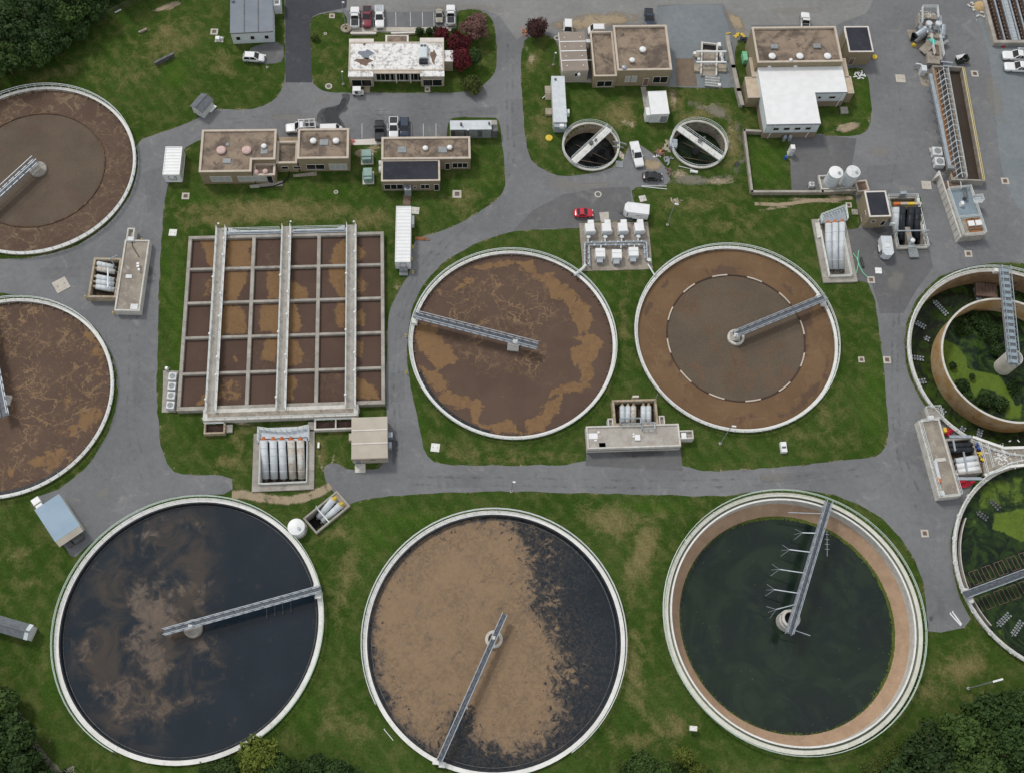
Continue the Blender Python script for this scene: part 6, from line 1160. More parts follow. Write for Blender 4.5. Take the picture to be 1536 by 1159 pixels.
def ac(label, x, y, H=1.3, s=1.5, grp=None):
    c = G(x, y, H); t = thing('outdoor_unit', label, 'unit', (c.x, c.y, 0), rad(4), grp); obj('cabinet', MB().bbox(-s/2,s/2,-s/2,s/2,.12,H), white_dirty, t); obj('feet', MB().box(-s/2+.1,-s/2+.3,-s/2+.1,s/2-.1,.06,.12).box(s/2-.3,s/2-.1,-s/2+.1,s/2-.1,.06,.12), dark_metal, t)
    obj('fan_guard', MB().lathe((0,-.0,H), [(s*.36,0),(s*.36,.04),(s*.32,.05)], 18), grey_metal, t); obj('side_pipe', MB().cyl((-s/2-.15,0,.1),(-s/2-.15,0,.9),.06,6), dark_metal, t); return t
for k, wd in enumerate(('top','second','third','bottom')): ac('white cooling unit, %s of the column of four on the pad left of the basin' % wd, 258.5-1.1*k, 564+14.3*k, 1.2, 1.45, 'column of cooling units')
ac('upper of two white cooling boxes beside the long channel structure', 1406.5,226.5,1.4,2.0); ac('lower of two white cooling boxes beside the long channel structure', 1410,242,1.4,2.0)
ac('small white cooling box on the dark lot left of the twin tanks', 1218,276,1.1,1.0)
def cabinet(name, label, a, b, c, H, mat, cat, lid=.25):
    loc, rz, w_, d_ = rectf(a, b, c, H); t = thing(name, label, cat, loc, rz); obj('body', MB().bbox(0,w_,0,d_,.1,H), mat, t); obj('pad', MB().box(-.3,w_+.3,-.9,d_+.2,0,.1), concrete_pale, t); obj('front_cabinet', MB().bbox(.05,w_-.05,-.6,-.02,.1,H*.85), mat, t); obj('door_seam', MB().box(w_/2-.03,w_/2+.03,-.64,-.605,.2,H*.8), dark_metal, t)
    m = MB(); [m.box(-.1,-.02,y,y+.12,.2,H*.9) for y in np.arange(.1, d_-.1, .3)]; obj('cooling_fins', m, mat, t); return t
cabinet('transformer', 'upper of two pale green transformers between the brick buildings', (542.5,234.5), (557,234), (543,224.5), 1.8, green_paint, 'transformer'); cabinet('transformer', 'lower of two pale green transformers between the brick buildings', (545,264), (558,263.5), (545,252), 1.8, green_paint, 'transformer')
def slim(label, a, b, c, H, mat): 
    loc, rz, w_, d_ = rectf(a, b, c, H); t = thing('control_cabinet', label, 'cabinet', loc, rz); obj('body', MB().bbox(0,w_,0,d_,.08,H), mat, t); obj('base', MB().box(-.1,w_+.1,-.1,d_+.1,0,.08), concrete, t); obj('door', MB().box(.05,w_-.05,-.04,-.01,.2,H-.15), white_dirty, t); obj('handle', MB().box(w_*.7,w_*.76,-.08,-.04,H*.45,H*.6), dark_metal, t)
slim('tall white cabinet at the edge of the dark asphalt lot below the white wing', (1187,223.5), (1193.5,223.5), (1187,217), 2.6, white_paint)
slim('white box on the gravel yard beside the concrete sluice', (1077.5,69), (1082,69), (1077,63.5), 1.1, white_paint)
slim('small white box at the basin south-east corner', (527.5,616), (538,615.5), (528,608.5), 1.2, white_paint)
slim('little white post box at the basin west edge above the cooling units', (247,553.5), (251,553.5), (247,549.5), .9, white_paint)

# concrete sluice in the gravel yard
loc = G(1065,105); t = thing('sluice_structure', 'concrete sluice with channel, gates and two white beams in the gravel yard', 'sluice', loc); zz = zoomed(1030,50,.08628)
pt = lambda x, y, z=.9: lp(t, *zz([(x, y)])[0], z)
a, b = pt(250,900), pt(560,900); c = pt(250,150); x0, x1, y0, y1 = pt(285,150).x, pt(520,150).x, pt(400,720).y, pt(300,150).y
for x in (x0-.35, x1): obj('channel_wall', MB().bbox(x,x+.35,y0,y1,0,1.0), concrete_pale, t)
obj('channel_wall', MB().bbox(x0,x1,y1-.35,y1,0,.9), concrete_pale, t); obj('channel_floor', MB().box(x0,x1,y0,y1-.35,0,.4), concrete_old, t); obj('gate_pit', MB().box(x0,x1,y1-1.6,y1-.36,.4,.42), dark_void, t)
for yy in (320,505): A, B = pt(170,yy,1.9), pt(690,yy,1.9); obj('white_beam', MB().bar(A, B, .28, .28), white_paint, t)
for xx in (200,620): A = pt(xx,620,.5); obj('wing_wall', MB().bbox(A.x-.9,A.x+.9,A.y-.7,A.y+1.2,0,.6), wood, t); A = pt(xx-20,370,.5); obj('wing_wall', MB().bbox(A.x-.5,A.x+.6,A.y-.8,A.y+.7,0,.7), wood, t)
for k in range(3): A = pt(330+k*65,530,.8); obj('sluice_gate', MB().bbox(A.x-.25,A.x+.25,A.y-.12,A.y+.12,.4,1.3), white_dirty, t)
A, B, C_ = pt(320,910,.5), pt(570,910,.5), pt(320,720,.5); obj('ramp_slab', MB().box(A.x,B.x,A.y,C_.y,.05,.45), grey_metal, t)
for k in range(4): y = A.y+(C_.y-A.y)*(k+.1)/4; obj('slat', MB().box(A.x-.1,B.x+.1,y-.07,y+.07,.45,.55), concrete_pale, t)
for xx, yy, mt in ((210,450,white_dirty),(620,470,white_paint),(600,400,white_paint),(140,350,white_paint),(570,900,white_paint)): A = pt(xx, yy, .6); obj('valve_box', MB().bbox(A.x-.3,A.x+.3,A.y-.35,A.y+.35,0,.8), mt, t)
obj('bypass_pipe', MB().path([pt(590,340),pt(610,420),pt(620,450)], .22, 10), white_paint, t)

# long channel structure, upper right
Hc = 1.9
loc, rz, w_, d_ = rectf((1429,268), (1477,269.5), (1396,100), Hc)
t = thing('grit_channel', 'long open channel with rows of slanted frames, blue-grey duct and yellow-edged wall', 'channel', loc, rz)
pc = lambda x, y, z=Hc: lp(t, x, y, z)
xl = pc(1429,268).x; XR = w_; D = d_
obj('left_wall', MB().bbox(-.2,.15,0,D,-.1,Hc-.2), concrete_old, t); obj('end_wall', MB().bbox(-.2,XR+.1,-.35,-.02,-.1,Hc), concrete, t); obj('end_wall', MB().bbox(-.2,XR+.1,D+.02,D+.3,-.1,Hc), concrete, t)
obj('right_wall', MB().bbox(XR-.38,XR+.12,0,D,-.1,Hc-.15), concrete_old, t)
obj('wall_strip', MB().box(XR-.38,XR-.2,0,D,Hc-.15,Hc), blotch('faded yellow', (.60,.52,.30), (.52,.45,.26)), t); obj('wall_strip', MB().box(XR-.04,XR+.13,0,D,Hc-.15,Hc), yellow_pale, t); obj('cable_duct', MB().box(XR-.2,XR-.04,0,D,Hc-.15,Hc-.08), dark_metal, t)
me = MB(); n = 60; me.v = [(x, D*i/n, .55) for i in range(n+1) for x in (XR*.48, XR-.44)]; me.f = [(2*i,2*i+1,2*i+3,2*i+2) for i in range(n)]; o = obj('channel_water', me, sc_trough, t); setattr_pts(o.data, foam=[.3*(1 if i % 2 else .2) for i in range(2*(n+1))], film=[0]*(2*(n+1)))
obj('dividing_wall', MB().bbox(XR*.44,XR*.48,0,D,-.1,1.4), concrete, t); obj('channel_bed', MB().box(.15,XR*.44,0,D,0,.35), dark_metal, t)
obj('rusty_sill', MB().bbox(.5,.95,0,D,.3,1.2), rust, t); obj('rusty_edge', MB().bbox(.16,.4,0,D,.3,1.5), concrete_rust, t)
nb = 21
for k in range(nb):
    y = .9+(D-2)*k/(nb-1); m = MB(); m.bar((.3,y-.8,1.5),(XR*.30,y+.5,2.15), .1); m.bar((XR*.30,y+.5,2.15),(XR*.47,y+.55,1.75), .1); m.bar((.9,y-.5,1.2),(.9,y-.5,1.7), .06); obj('air_pipe_frame', m, coping_tan if k % 3 else rail_white, t)
    obj('hose_loop', MB().path([(XR*.3,y+.5,2.0),(XR*.24,y+.9,1.2),(XR*.34,y+1.2,.8),(XR*.42,y+.9,1.3)], .06, 6), galv_dark, t)
for xx, zz_, rr2 in ((.35,1.55,.06),(XR*.30,2.12,.08),(XR*.47,1.72,.09),(XR*.2,1.3,.07)): obj('header_pipe', MB().cyl((xx,.2,zz_),(xx,D-.2,zz_),rr2,8), galv if xx > 1 else rust, t)
m = MB(); [m.bar((XR*.45,y,1.4),(XR*.45,y,2.3), .07) for y in np.arange(.6, D, 1.9)]; m.bar((XR*.45,.3,2.3),(XR*.45,D-.3,2.3), .07); obj('guard_rail', m, rail_white, t)
A, B = pc(1395,112,2.4), pc(1424,250,2.4); o = obj('air_duct', MB().bar(A, B, .7, .6), galv, t); obj('duct_elbow', MB().bar(B+Vector((-.5,-.3,0)), B+Vector((.9,-.3,0)), .8, .7), grey_metal, o); m = MB(); [m.bar(A.lerp(B, i/9)+Vector((0,0,-2.4)), A.lerp(B, i/9), .14) for i in range(10)]; obj('duct_support', m, galv, o)
# south platform
Hs = 2.2
loc, rz, w_, d_ = rectf((1443,355.5), (1478,352), (1427,284), Hs)
t = thing('outlet_platform', 'raised railed platform with blue-grey deck and two white hatches at the channel end', 'platform', loc, rz)
obj('body', MB().box(0,w_,0,d_,-.1,Hs-.05), concrete, t); obj('deck_plate', MB().box(.5,w_-.1,d_*.38,d_-.1,Hs-.05,Hs), blotch('blue grey deck', (.24,.30,.34), (.20,.25,.29), None, .6, 5, .6), t); obj('deck_slab', MB().box(.1,w_*.35,.1,d_*.37,Hs-.05,Hs-.01), concrete_old, t)
obj('rusty_floor', MB().box(w_*.38,w_-.2,.3,d_*.36,Hs-.05,Hs-.02), rust, t); obj('floor_beam', MB().box(w_*.36,w_-.1,d_*.12,d_*.15,Hs,Hs+.15).box(w_*.64,w_*.7,d_*.15,d_*.36,Hs,Hs+.12), brown_panel, t)
for x in (.42,.74): obj('hatch', MB().bbox(w_*x,w_*x+1.3,d_*.19,d_*.30,Hs,Hs+.3), white_paint, t)
obj('deck_railing', MB().rail([(.1,.1,Hs),(w_-.1,.1,Hs),(w_-.1,d_*.66,Hs)], 1.1, 1.3, .05, (1.,.7,.4)).rail([(.1,.1,Hs),(.1,d_-.1,Hs),(w_-.1,d_-.1,Hs),(w_-.1,d_*.78,Hs)], 1.1, 1.3, .05, (1.,.7,.4)).rail([(.1,d_*.37,Hs),(w_-.1,d_*.37,Hs)], 1.1, 1.3, .05), rail_white, t)
o = obj('side_balcony', MB().box(w_,w_+1.7,d_*.66,d_*.78,Hs-.2,Hs), white_blue, t); obj('balcony_railing', MB().rail([(w_,d_*.66,Hs),(w_+1.6,d_*.66,Hs),(w_+1.6,d_*.78,Hs),(w_,d_*.78,Hs)], 1.1, 1., .05, (1.,.7,.4)), rail_white, o)
obj('side_wall', MB().bbox(-.32,-.02,.0,d_+4.6,-.1,Hs), concrete_pale, t); obj('side_wall_return', MB().add([(-.32,d_+4.6,0),(-.32,d_+3.6,0),(-1.2,d_+3.4,0),(-.32,d_+4.6,Hs),(-.32,d_+3.6,Hs),(-1.2,d_+3.4,1.2)], [(0,3,5,2),(3,4,5),(1,2,5,4)]), concrete_pale, t); obj('inlet_floor', MB().box(0,w_*.9,d_+.02,d_+4.3,0,.7), dark_metal, t)
m = MB(); [m.box(-.37,-.33,y,y+.12,0,Hs-.1) for y in np.arange(.6,d_+4.,1.5)]; obj('wall_pilasters', m, concrete, t)
p = lp(t, 1448,292,2.6); obj('pump', MB().cyl((p.x-.3,p.y-.8,Hs),(p.x-.3,p.y-.8,Hs+.9),.4,14).cyl((p.x,p.y+2.,Hs+.3),(p.x-.3,p.y-.5,Hs+.5),.14,8).cyl((p.x+.6,p.y+2.,Hs+.3),(p.x+.3,p.y-.5,Hs+.5),.14,8), dark_metal, t); p = lp(t, 1442,307,2.5); obj('control_box', MB().bbox(p.x-.3,p.x+.3,p.y-.4,p.y+.4,Hs,Hs+1.), white_paint, t)
A = lp(t, 1432,283,1.6); obj('inlet_chamber', MB().bbox(.05,w_-.6,d_+.05,d_+2.6,0,.9), brown_panel, t); [obj('sluice_frame', MB().bar((x,d_+.3,1.),(x,d_+2.4,1.6), .2), concrete_pale, t) for x in (w_*.25, w_*.8)]
# north headworks
loc = G(1400,50); t = thing('screening_plant', 'cluttered grey screening machine with railed platform and teal tarp at the channel head', 'machine', loc)
hh = zoomed(1360,0,.11458); ph = lambda x, y, z=0.: lp(t, *hh([(x, y)])[0], z)
def hb(name, a, b, z0, z1, mat, zref=None): A, B = ph(*a, zref if zref is not None else z1), ph(*b, zref if zref is not None else z1); return obj(name, MB().bbox(min(A.x,B.x),max(A.x,B.x),min(A.y,B.y),max(A.y,B.y),z0,z1), mat, t)
o = hb('upper_platform', (195,165), (395,250), 2.4, 2.7, concrete_old); A, B = ph(190,115,2.7), ph(385,115,2.7); C_ = ph(190,330,2.7); D_ = ph(400,260,2.7)
obj('platform_railing', MB().rail([C_, A, B, D_], 1.1, 1.1, .05, (1.,.7,.4)), rail_white, o); m = MB()
for x, y in ((195,165),(390,165),(195,250),(390,250)): p = ph(x, y, 2.4); m.bar((p.x,p.y,0),(p.x,p.y,2.4), .25)
obj('platform_legs', m, galv, o); hb('body', (165,250), (430,430), 0, 1.9, grey_metal); hb('base_block', (150,170), (400,330), 0, 1.85, concrete); hb('mid_block', (150,360), (480,500), 0, 1.2, dark_metal); hb('lower_block', (255,500), (470,790), 0, 1.1, concrete); hb('side_tank', (420,200), (470,330), 0, 2.2, galv)
for k in range(7): A = ph(165+45*k, 400+18*(k % 3), 1.6); obj('pipe_stub', MB().cyl((A.x,A.y,1.2),(A.x+.3*math.sin(k*2),A.y+.4,2.1+.2*(k % 2)), .28, 10), (galv, dark_metal, grey_metal, white_blue)[k % 4], t)
for k in range(4): A, B = ph(150+90*k,345,2.1), ph(200+85*k,445,1.8); obj('machine_beam', MB().bar(A, B, .3, .35), (galv, grey_metal, dark_metal, galv)[k], t)
for x in (300,425): p = ph(x, 300, 2.6); obj('drum', MB().lathe((p.x,p.y,1.2), [(.75,0),(.75,1.3),(.6,1.45),(.2,1.5)], 8), white_blue, t)
for x in (235,360): p = ph(x, 300, 2.2); obj('drum_shaft', MB().lathe((p.x,p.y,1.), [(.5,0),(.5,1.1)], 10), brown_panel, t)
A, B = ph(130,470,1.2), ph(260,380,2.2); obj('screw_press', MB().cyl(A, B, .75, 14), galv, t); A, B = ph(110,560,1.), ph(240,450,1.8); obj('discharge_pipe', MB().cyl(A, B, .5, 12), dark_metal, t)
A, B = ph(470,470,1.2), ph(480,330,2.); obj('discharge_pipe', MB().cyl(A, B, .6, 12), galv, t); hb('side_hopper', (410,380), (500,500), 0, 1.6, galv); A, B = ph(460,590,.9), ph(540,540,1.); obj('outlet_chute', MB().bar(A, B, .7, .5), grey_metal, t)
hb('cover_plate', (270,390), (430,500), 1.2, 1.7, concrete_old); hb('catwalk', (330,580), (430,720), 1.3, 1.5, brown_panel); A = ph(300,480,1.5); B = ph(350,740,1.5); obj('catwalk_railing', MB().rail([A, B], 1.2, .9, .05, (1.,.7,.4)), rail_white, t); A = ph(420,480,1.5); B = ph(470,760,1.5); obj('catwalk_railing', MB().rail([A, B], 1.2, .9, .05, (1.,.7,.4)), rail_white, t)
p = ph(340,545,2.3); obj('teal_tarp', MB().add([(p.x-.9,p.y+.6,2.3),(p.x+.4,p.y+.7,2.35),(p.x+.8,p.y-.3,2.2),(p.x+.2,p.y-.9,2.25),(p.x-.5,p.y-.2,2.5)], [(0,4,1),(1,4,2),(2,4,3),(3,4,0)]), teal_tarp, t); A, B = ph(240,640,1.3), ph(330,600,1.6); obj('sloped_chute', MB().bar(ph(200,680,.6), ph(320,570,1.9), 1.9, .25), concrete_old, t); hb('channel_head', (270,720), (440,840), 0, 1.3, concrete_old)
hb('cross_walk', (450,795), (610,830), 1.9, 2.05, galv); hb('cross_walk', (480,850), (600,880), 1.9, 2.05, galv); hb('valve_chamber', (200,850), (270,930), .0, 1.9, white_blue); obj('white_pipe', MB().path([ph(120,835,1.6),ph(190,845,1.6),ph(215,900,1.6)], .16, 8), white_dirty, t); hb('motor', (225,345), (250,370), 2.2, 2.7, white_paint); hb('motor', (270,380), (285,420), 2., 2.5, white_paint)
struct(obj('machine_clutter', clutter(t, 1391,23,2.7,24,.8,.5,concrete,.22), concrete_pale, t), 'stuff'); struct(obj('loose_fittings', clutter(t, 1392,42,1.9,26,1.2,.7,concrete,.25), grey_metal, t), 'stuff'); struct(obj('pipe_clutter', clutter(t, 1403,98,.6,26,1.6,1.,galv,.5), galv_dark, t), 'stuff')
hb('yellow_motor', (80,560), (130,590), .1, .8, yellow); A = ph(100,500,.6); obj('loading_bucket', MB().add([(A.x-.8,A.y-.5,.1),(A.x+.6,A.y-.3,.1),(A.x+.4,A.y+.8,.1),(A.x-.5,A.y+.7,.1),(A.x-1.,A.y-.7,1.2),(A.x+.8,A.y-.4,1.2),(A.x+.5,A.y+1.1,1.2),(A.x-.7,A.y+.9,1.2)], [(0,1,2,3),(0,4,5,1),(1,5,6,2),(2,6,7,3),(3,7,4,0)]), black_pipe, t)
# dumpster
loc, rz, w_, d_ = rectf(*hh([(690,800),(830,775),(660,735)]), 1.4); t = thing('waste_skip', 'dark green open skip with a grey tarp beside the channel head', 'skip', loc, rz)
obj('floor', MB().box(.1,w_-.1,.1,d_-.1,.15,.3), black_pipe, t); sk = blotch('dark green steel', (.03,.045,.035), (.05,.06,.05)); [obj('side', MB().box(*q, .15, 1.4), sk, t) for q in ((0,w_,0,.1),(0,w_,d_-.1,d_),(0,.1,.1,d_-.1),(w_-.1,w_,.1,d_-.1))]; m = MB(); [m.box(x,x+.1,-.08,0,.15,1.35) for x in np.arange(.2,w_-.2,.6)]; obj('ribs', m, sk, t); obj('tarp', MB().add([(-.3,d_+.1,1.45),(-.2,d_*.3,1.3),(w_*.4,d_*.6,1.5),(w_*.75,d_+.1,1.6)], [(0,1,2,3)]), white_dirty, t); obj('skip_contents', clutter(t, 1448,90,.4,14,.7,.4,wood,.35), mulch, t)

# screw conveyor basin, top right corner
loc, rz, w_, d_ = rectf((1491.5,64.5), (1585,64), (1477,-40), 1.2)
t = thing('screw_conveyor_basin', 'walled basin of parallel screw conveyors and grey beams, top right corner', 'basin', loc, rz)
obj('front_wall', MB().bbox(0,w_,0,.8,-.1,1.2), concrete, t); obj('left_wall', MB().bbox(0,.8,.8,d_*.82,-.1,1.2), concrete, t); obj('basin_floor', MB().box(.8,w_,.8,d_,0,.2), brown_panel, t)
xs_ = [1.9, 3.6, 5.3, 7.0, 8.7, 10.4, 12.1]
for k, x in enumerate(xs_):
    if k != 2:
        m = MB().cyl((x,1.,.75),(x,d_,.75), .14, 8); n = int((d_-1)/.09)
        for i in range(n):
            a0, a1 = i*.55, (i+1)*.55; y0, y1 = 1+i*.09, 1+(i+1)*.09; m.add([(x+.14*math.cos(a0),y0,.75+.14*math.sin(a0)),(x+.6*math.cos(a0),y0,.75+.6*math.sin(a0)),(x+.6*math.cos(a1),y1,.75+.6*math.sin(a1)),(x+.14*math.cos(a1),y1,.75+.14*math.sin(a1))], [(0,1,2,3)])
        obj('screw', m, brown_panel, t)
    else:
        o = obj('grating', MB().box(x-.5,x+.5,.9,d_,.7,.78), galv, t); m = MB(); [m.box(x-.5,x+.5,y,y+.12,.78,.84) for y in np.arange(1., d_-.2, .4)]; obj('grating_bars', m, rail_white, o)
    obj('trough_beam', MB().bbox(x+.68,x+1.02,.85,d_,.2,1.05), galv, t); obj('beam_gusset', MB().add([(x+.68,d_*.72-1.,1.06),(x+1.02,d_*.72-1.,1.06),(x+1.3,d_*.72,1.06),(x+1.02,d_*.72+1,1.06),(x+.68,d_*.72+1,1.06)], [(0,1,2,3,4)]), white_blue, t)
p = lp(t, 1473,7,.8); c = obj('soil_heap', MB().lathe((p.x,p.y,0), [(1.6,0),(1.3,.5),(.7,.9),(.1,1.05)], 14), blotch('tan soil', (.52,.38,.20), (.42,.30,.16)), t); obj('rubble', clutter(t, 1466,16,.05,22,.9,1.1,concrete,.4,hz=.6), concrete_pale, t)

# ================================================================== VEHICLES
white_car = paint('white car paint', (.78,.79,.80)); silver_car = paint('silver car paint', (.55,.57,.58)); maroon_car = paint('maroon car paint', (.20,.02,.04)); black_car = paint('black car paint', (.012,.013,.016)); navy_car = paint('dark blue car paint', (.02,.035,.07)); red_car = paint('red car paint', (.55,.015,.04)); beige_car = paint('beige car paint', (.36,.34,.28)); lamp_red = glass_mat('red lamp', (.35,.01,.01), .2); lamp_clear = glass_mat('clear lamp', (.7,.7,.68), .1)
def shell(stations, n=4):                               # stations: (x, half width, z low, z high, corner radius)
    m = MB(); k = None
    for x, hw, z0, z1, r in stations:
        sec = [(-hw*.93, z0), (-hw, z0+.18)]
        for i in range(n+1): a = PI-(PI/2)*i/n; sec.append((-hw+r+r*math.cos(a), z1-r*.6+r*.6*math.sin(a)))
        sec += [(-y, z) for y, z in sec[::-1]]; k = len(sec); m.v += [(x, y, z) for y, z in sec]
    for s_ in range(len(stations)-1): m.f += [(s_*k+i, s_*k+(i+1) % k, (s_+1)*k+(i+1) % k, (s_+1)*k+i) for i in range(k)]
    m.f = [q[::-1] for q in m.f]; m.f += [tuple(range(k)), tuple(range(len(m.v)-1, len(m.v)-k-1, -1))]; return m
def quadm(*p): return MB().add(p, [tuple(range(len(p)))])
def car(name, label, cat, at, to, kind, pm, L, z=.6, Wd=1.9, bed='dark', group=None, rack=False):
    c = G(*at, z); f = G(*to, z); rz = math.atan2(f.y-c.y, f.x-c.x); t = thing(name, label, cat, (c.x, c.y, .03), rz, group)
    h = L/2; hw = Wd/2
    if kind == 'pickup':
        hood, cab0, cab1 = h-.1, h-.30*L, h-.30*L-.34*L; zb, zt = 1.08, 1.85
        st = [(h,hw*.80,.35,.80,.12),(h-.10,hw*.92,.32,.95,.16),(h-.5,hw,.30,1.02,.2),(cab0,hw,.30,zb,.14),(cab1,hw,.30,zb,.1),(-h+.1,hw,.32,zb,.06),(-h,hw*.97,.40,zb-.04,.05)]
        roofx = (cab0-.95, cab1+.28)
    elif kind == 'suv': cab0, cab1 = h-.25*L, -h+.12; zb, zt = 1.05, 1.72; st = [(h,hw*.78,.35,.72,.14),(h-.15,hw*.93,.3,.86,.2),(h-.6,hw,.28,.95,.24),(cab0,hw,.28,zb,.18),(-h+.3,hw,.28,zb,.16),(-h,hw*.9,.36,.95,.2)]; roofx = (cab0-.85, cab1+.35)
    elif kind == 'van': cab0, cab1 = h-.14*L, -h+.04; zb, zt = 1.3, 2.25; st = [(h,hw*.8,.35,.85,.14),(h-.2,hw*.95,.3,1.05,.2),(cab0,hw,.28,zb,.15),(-h+.1,hw,.28,zb,.1),(-h,hw*.97,.34,zb-.05,.1)]; roofx = (cab0-.55, cab1+.12)
    else: cab0, cab1 = h-.28*L, -h+.16*L; zb, zt = .92, 1.42; st = [(h,hw*.72,.34,.62,.14),(h-.18,hw*.92,.26,.74,.22),(h-.7,hw,.24,.84,.26),(cab0,hw,.24,zb,.2),(cab1,hw,.24,zb,.2),(-h+.25,hw*.95,.28,.86,.24),(-h,hw*.76,.36,.72,.16)]; roofx = (cab0-.8, cab1+.55)
    obj('body', shell(st), pm, t, True); rw = hw*.80; r0, r1 = roofx
    b4 = [(cab0,hw*.95),(cab0,-hw*.95),(cab1,-hw*.95),(cab1,hw*.95)]; t4 = [(r0,rw),(r0,-rw),(r1,-rw),(r1,rw)]
    V = [(x,y,zb-.03) for x, y in b4]+[(x,y,zt-.07) for x, y in t4]+[(x+(-.12 if x == r0 else .12),y*.9,zt) for x, y in t4]
    m = MB().add(V, [(8,11,10,9)]+[(4+i,8+i,8+(i+1) % 4,4+(i+1) % 4) for i in range(4)]); m.f = [q[::-1] for q in m.f]
    for i in range(4): m.bar(V[i], V[4+i], .12)
    obj('roof', m, pm, t)
    def lerp4(i, j, s0=.0, in_=.06): a, b, c2, d2 = (Vector(V[k]) for k in (i, j, 4+j, 4+i)); return [a.lerp(b, in_), a.lerp(b, 1-in_), d2.lerp(c2, 1-in_), d2.lerp(c2, in_)]
    for nm, i, j in (('windscreen',0,1),('rear_window',2,3),('side_window',1,2),('side_window',3,0)): 
        q = lerp4(i, j); o = obj(nm, quadm(*q), glass if kind != 'van' or nm != 'side_window' else pm, t)
        if nm == 'side_window' and kind != 'van': obj('door_pillar', MB().bar(q[0].lerp(q[1], .52), q[3].lerp(q[2], .52), .1), pm, o)
    for s_ in (-1, 1):
        for x in (h-.19*L, -h+.21*L):
            o = obj('wheel', MB().cyl((x,s_*(hw-.22),.34),(x,s_*(hw+.02),.34), .36, 18), rubber, t); obj('rim', MB().cyl((x,s_*(hw+.0),.34),(x,s_*(hw+.035),.34), .21, 12), galv, o)
        obj('headlight', MB().box(h-.16,h-.03,s_*hw*.66-.17,s_*hw*.66+.17,.62,.76), lamp_clear, t); obj('tail_light', MB().box(-h-.01,-h+.06,s_*hw*.8-.1,s_*hw*.8+.1,.7,.95), lamp_red, t); obj('mirror', MB().bbox(cab0-.5,cab0-.3,s_*hw if s_ > 0 else -hw-.2,hw+.2 if s_ > 0 else -hw,zb-.02,zb+.16,.03), pm, t)
    obj('bumper', MB().bar((h+.02,-hw*.7,.42),(h+.02,hw*.7,.42), .12, .16), galv_dark, t); obj('underbody', MB().box(-h+.2,h-.2,-hw+.25,hw-.25,.18,.34), rubber, t)
    if kind == 'pickup':
        x0, x1 = -h+.12, cab1-.08; o = obj('cargo_bed', MB().box(x0,x1,-hw+.14,hw-.14,zb-.02,zb+.012), {'dark': black_pipe, 'grey': galv, 'white': white_paint}[bed], t)
        m = MB(); [m.bar((x0,s_*(hw-.1),zb+.03),(x1,s_*(hw-.1),zb+.03), .12, .08) for s_ in (-1, 1)]; m.bar((x0-.02,-hw+.1,zb+.03),(x0-.02,hw-.1,zb+.03), .1, .08); obj('bed_rail', m, pm, o)
        if bed == 'dark': m = MB(); [m.bar((x0,y,zb+.02),(x1,y,zb+.02), .05, .02) for y in np.linspace(-hw+.3, hw-.3, 6)]; obj('bed_ribs', m, dark_metal, o)
    if rack: m = MB(); [m.bar((cab0-.8,s_*(hw-.05),2.1),(-h+.1,s_*(hw-.05),2.1), .1) for s_ in (-1, 1)]; [m.bar((x,-hw+.05,2.1),(x,hw-.05,2.1), .08) for x in np.linspace(-h+.2, cab0-1, 4)]; [m.bar((x,s_*(hw-.05),zb),(x,s_*(hw-.05),2.1), .08) for x in (-h+.3, cab1) for s_ in (-1, 1)]; obj('ladder_rack', m, white_paint, t)
    return t
G1 = 'vehicles parked at the office'; G2 = 'vehicles parked by the brick buildings'
car('pickup_truck', 'white pickup with dark open bed, leftmost in the office parking row', 'truck', (532.5,27), (532.5,12), 'pickup', white_car, 5.6, group=G1)
car('pickup_truck', 'maroon pickup between two white pickups in the office parking row', 'truck', (550.8,26.5), (550.5,42), 'pickup', maroon_car, 5.5, group=G1)
car('pickup_truck', 'white pickup with grey open bed, right of the maroon pickup', 'truck', (569.3,26.5), (569.8,42), 'pickup', white_car, 5.9, bed='grey', group=G1)
car('compact_car', 'small beige hatchback in the office parking row', 'car', (658.6,24), (659,42), 'car', beige_car, 3.7, Wd=1.65, group=G1)
car('pickup_truck', 'white pickup with dark bed, rightmost in the office row by the red trees', 'truck', (676.2,23.5), (676,6), 'pickup', white_car, 5.4, group=G1)
car('sport_utility_vehicle', 'white sport utility vehicle parked alone beside the grey metal building', 'car', (381,87.2), (396,88), 'suv', white_car, 4.5, Wd=1.85)
car('pickup_truck', 'white work truck with ladder rack behind the linked brick buildings', 'truck', (451.5,192.5), (434,193.5), 'pickup', white_car, 6.2, Wd=2., rack=True)
car('van', 'white van, only its roof showing behind the linked brick buildings', 'van', (496,190.5), (512,190), 'van', white_car, 4.6, z=2.2)
car('pickup_truck', 'black pickup, leftmost of three vehicles behind the black-annexed brick building', 'truck', (569.3,196.5), (569,180), 'pickup', black_car, 5.0, group=G2)
car('pickup_truck', 'white pickup in the middle of three vehicles behind the black-annexed brick building', 'truck', (590.5,193), (590.5,210), 'pickup', white_car, 5.2, group=G2)
car('sport_utility_vehicle', 'dark blue estate car, rightmost of three behind the black-annexed brick building', 'car', (606.8,192), (606.8,210), 'suv', navy_car, 4.6, group=G2)
car('pickup_truck', 'white pickup with covered bed between the two small round tanks', 'truck', (955,232.5), (960,252), 'pickup', white_car, 6.0, bed='white')
car('sedan', 'black car at the end of the asphalt spur below the small tanks', 'car', (978.5,265.3), (995,265.8), 'car', black_car, 4.1, Wd=1.75)
car('sedan', 'bright red car parked above the blower pad', 'car', (875.2,320.2), (890,320), 'car', red_car, 3.9, Wd=1.75)
car('pickup_truck', 'dark grey pickup behind the two-level brick building', 'truck', (973.5,29), (974.5,45), 'pickup', navy_car, 5.2)
car('pickup_truck', 'white work truck behind the tall brick building', 'truck', (1207.5,34), (1207.3,20), 'pickup', white_car, 5.2)
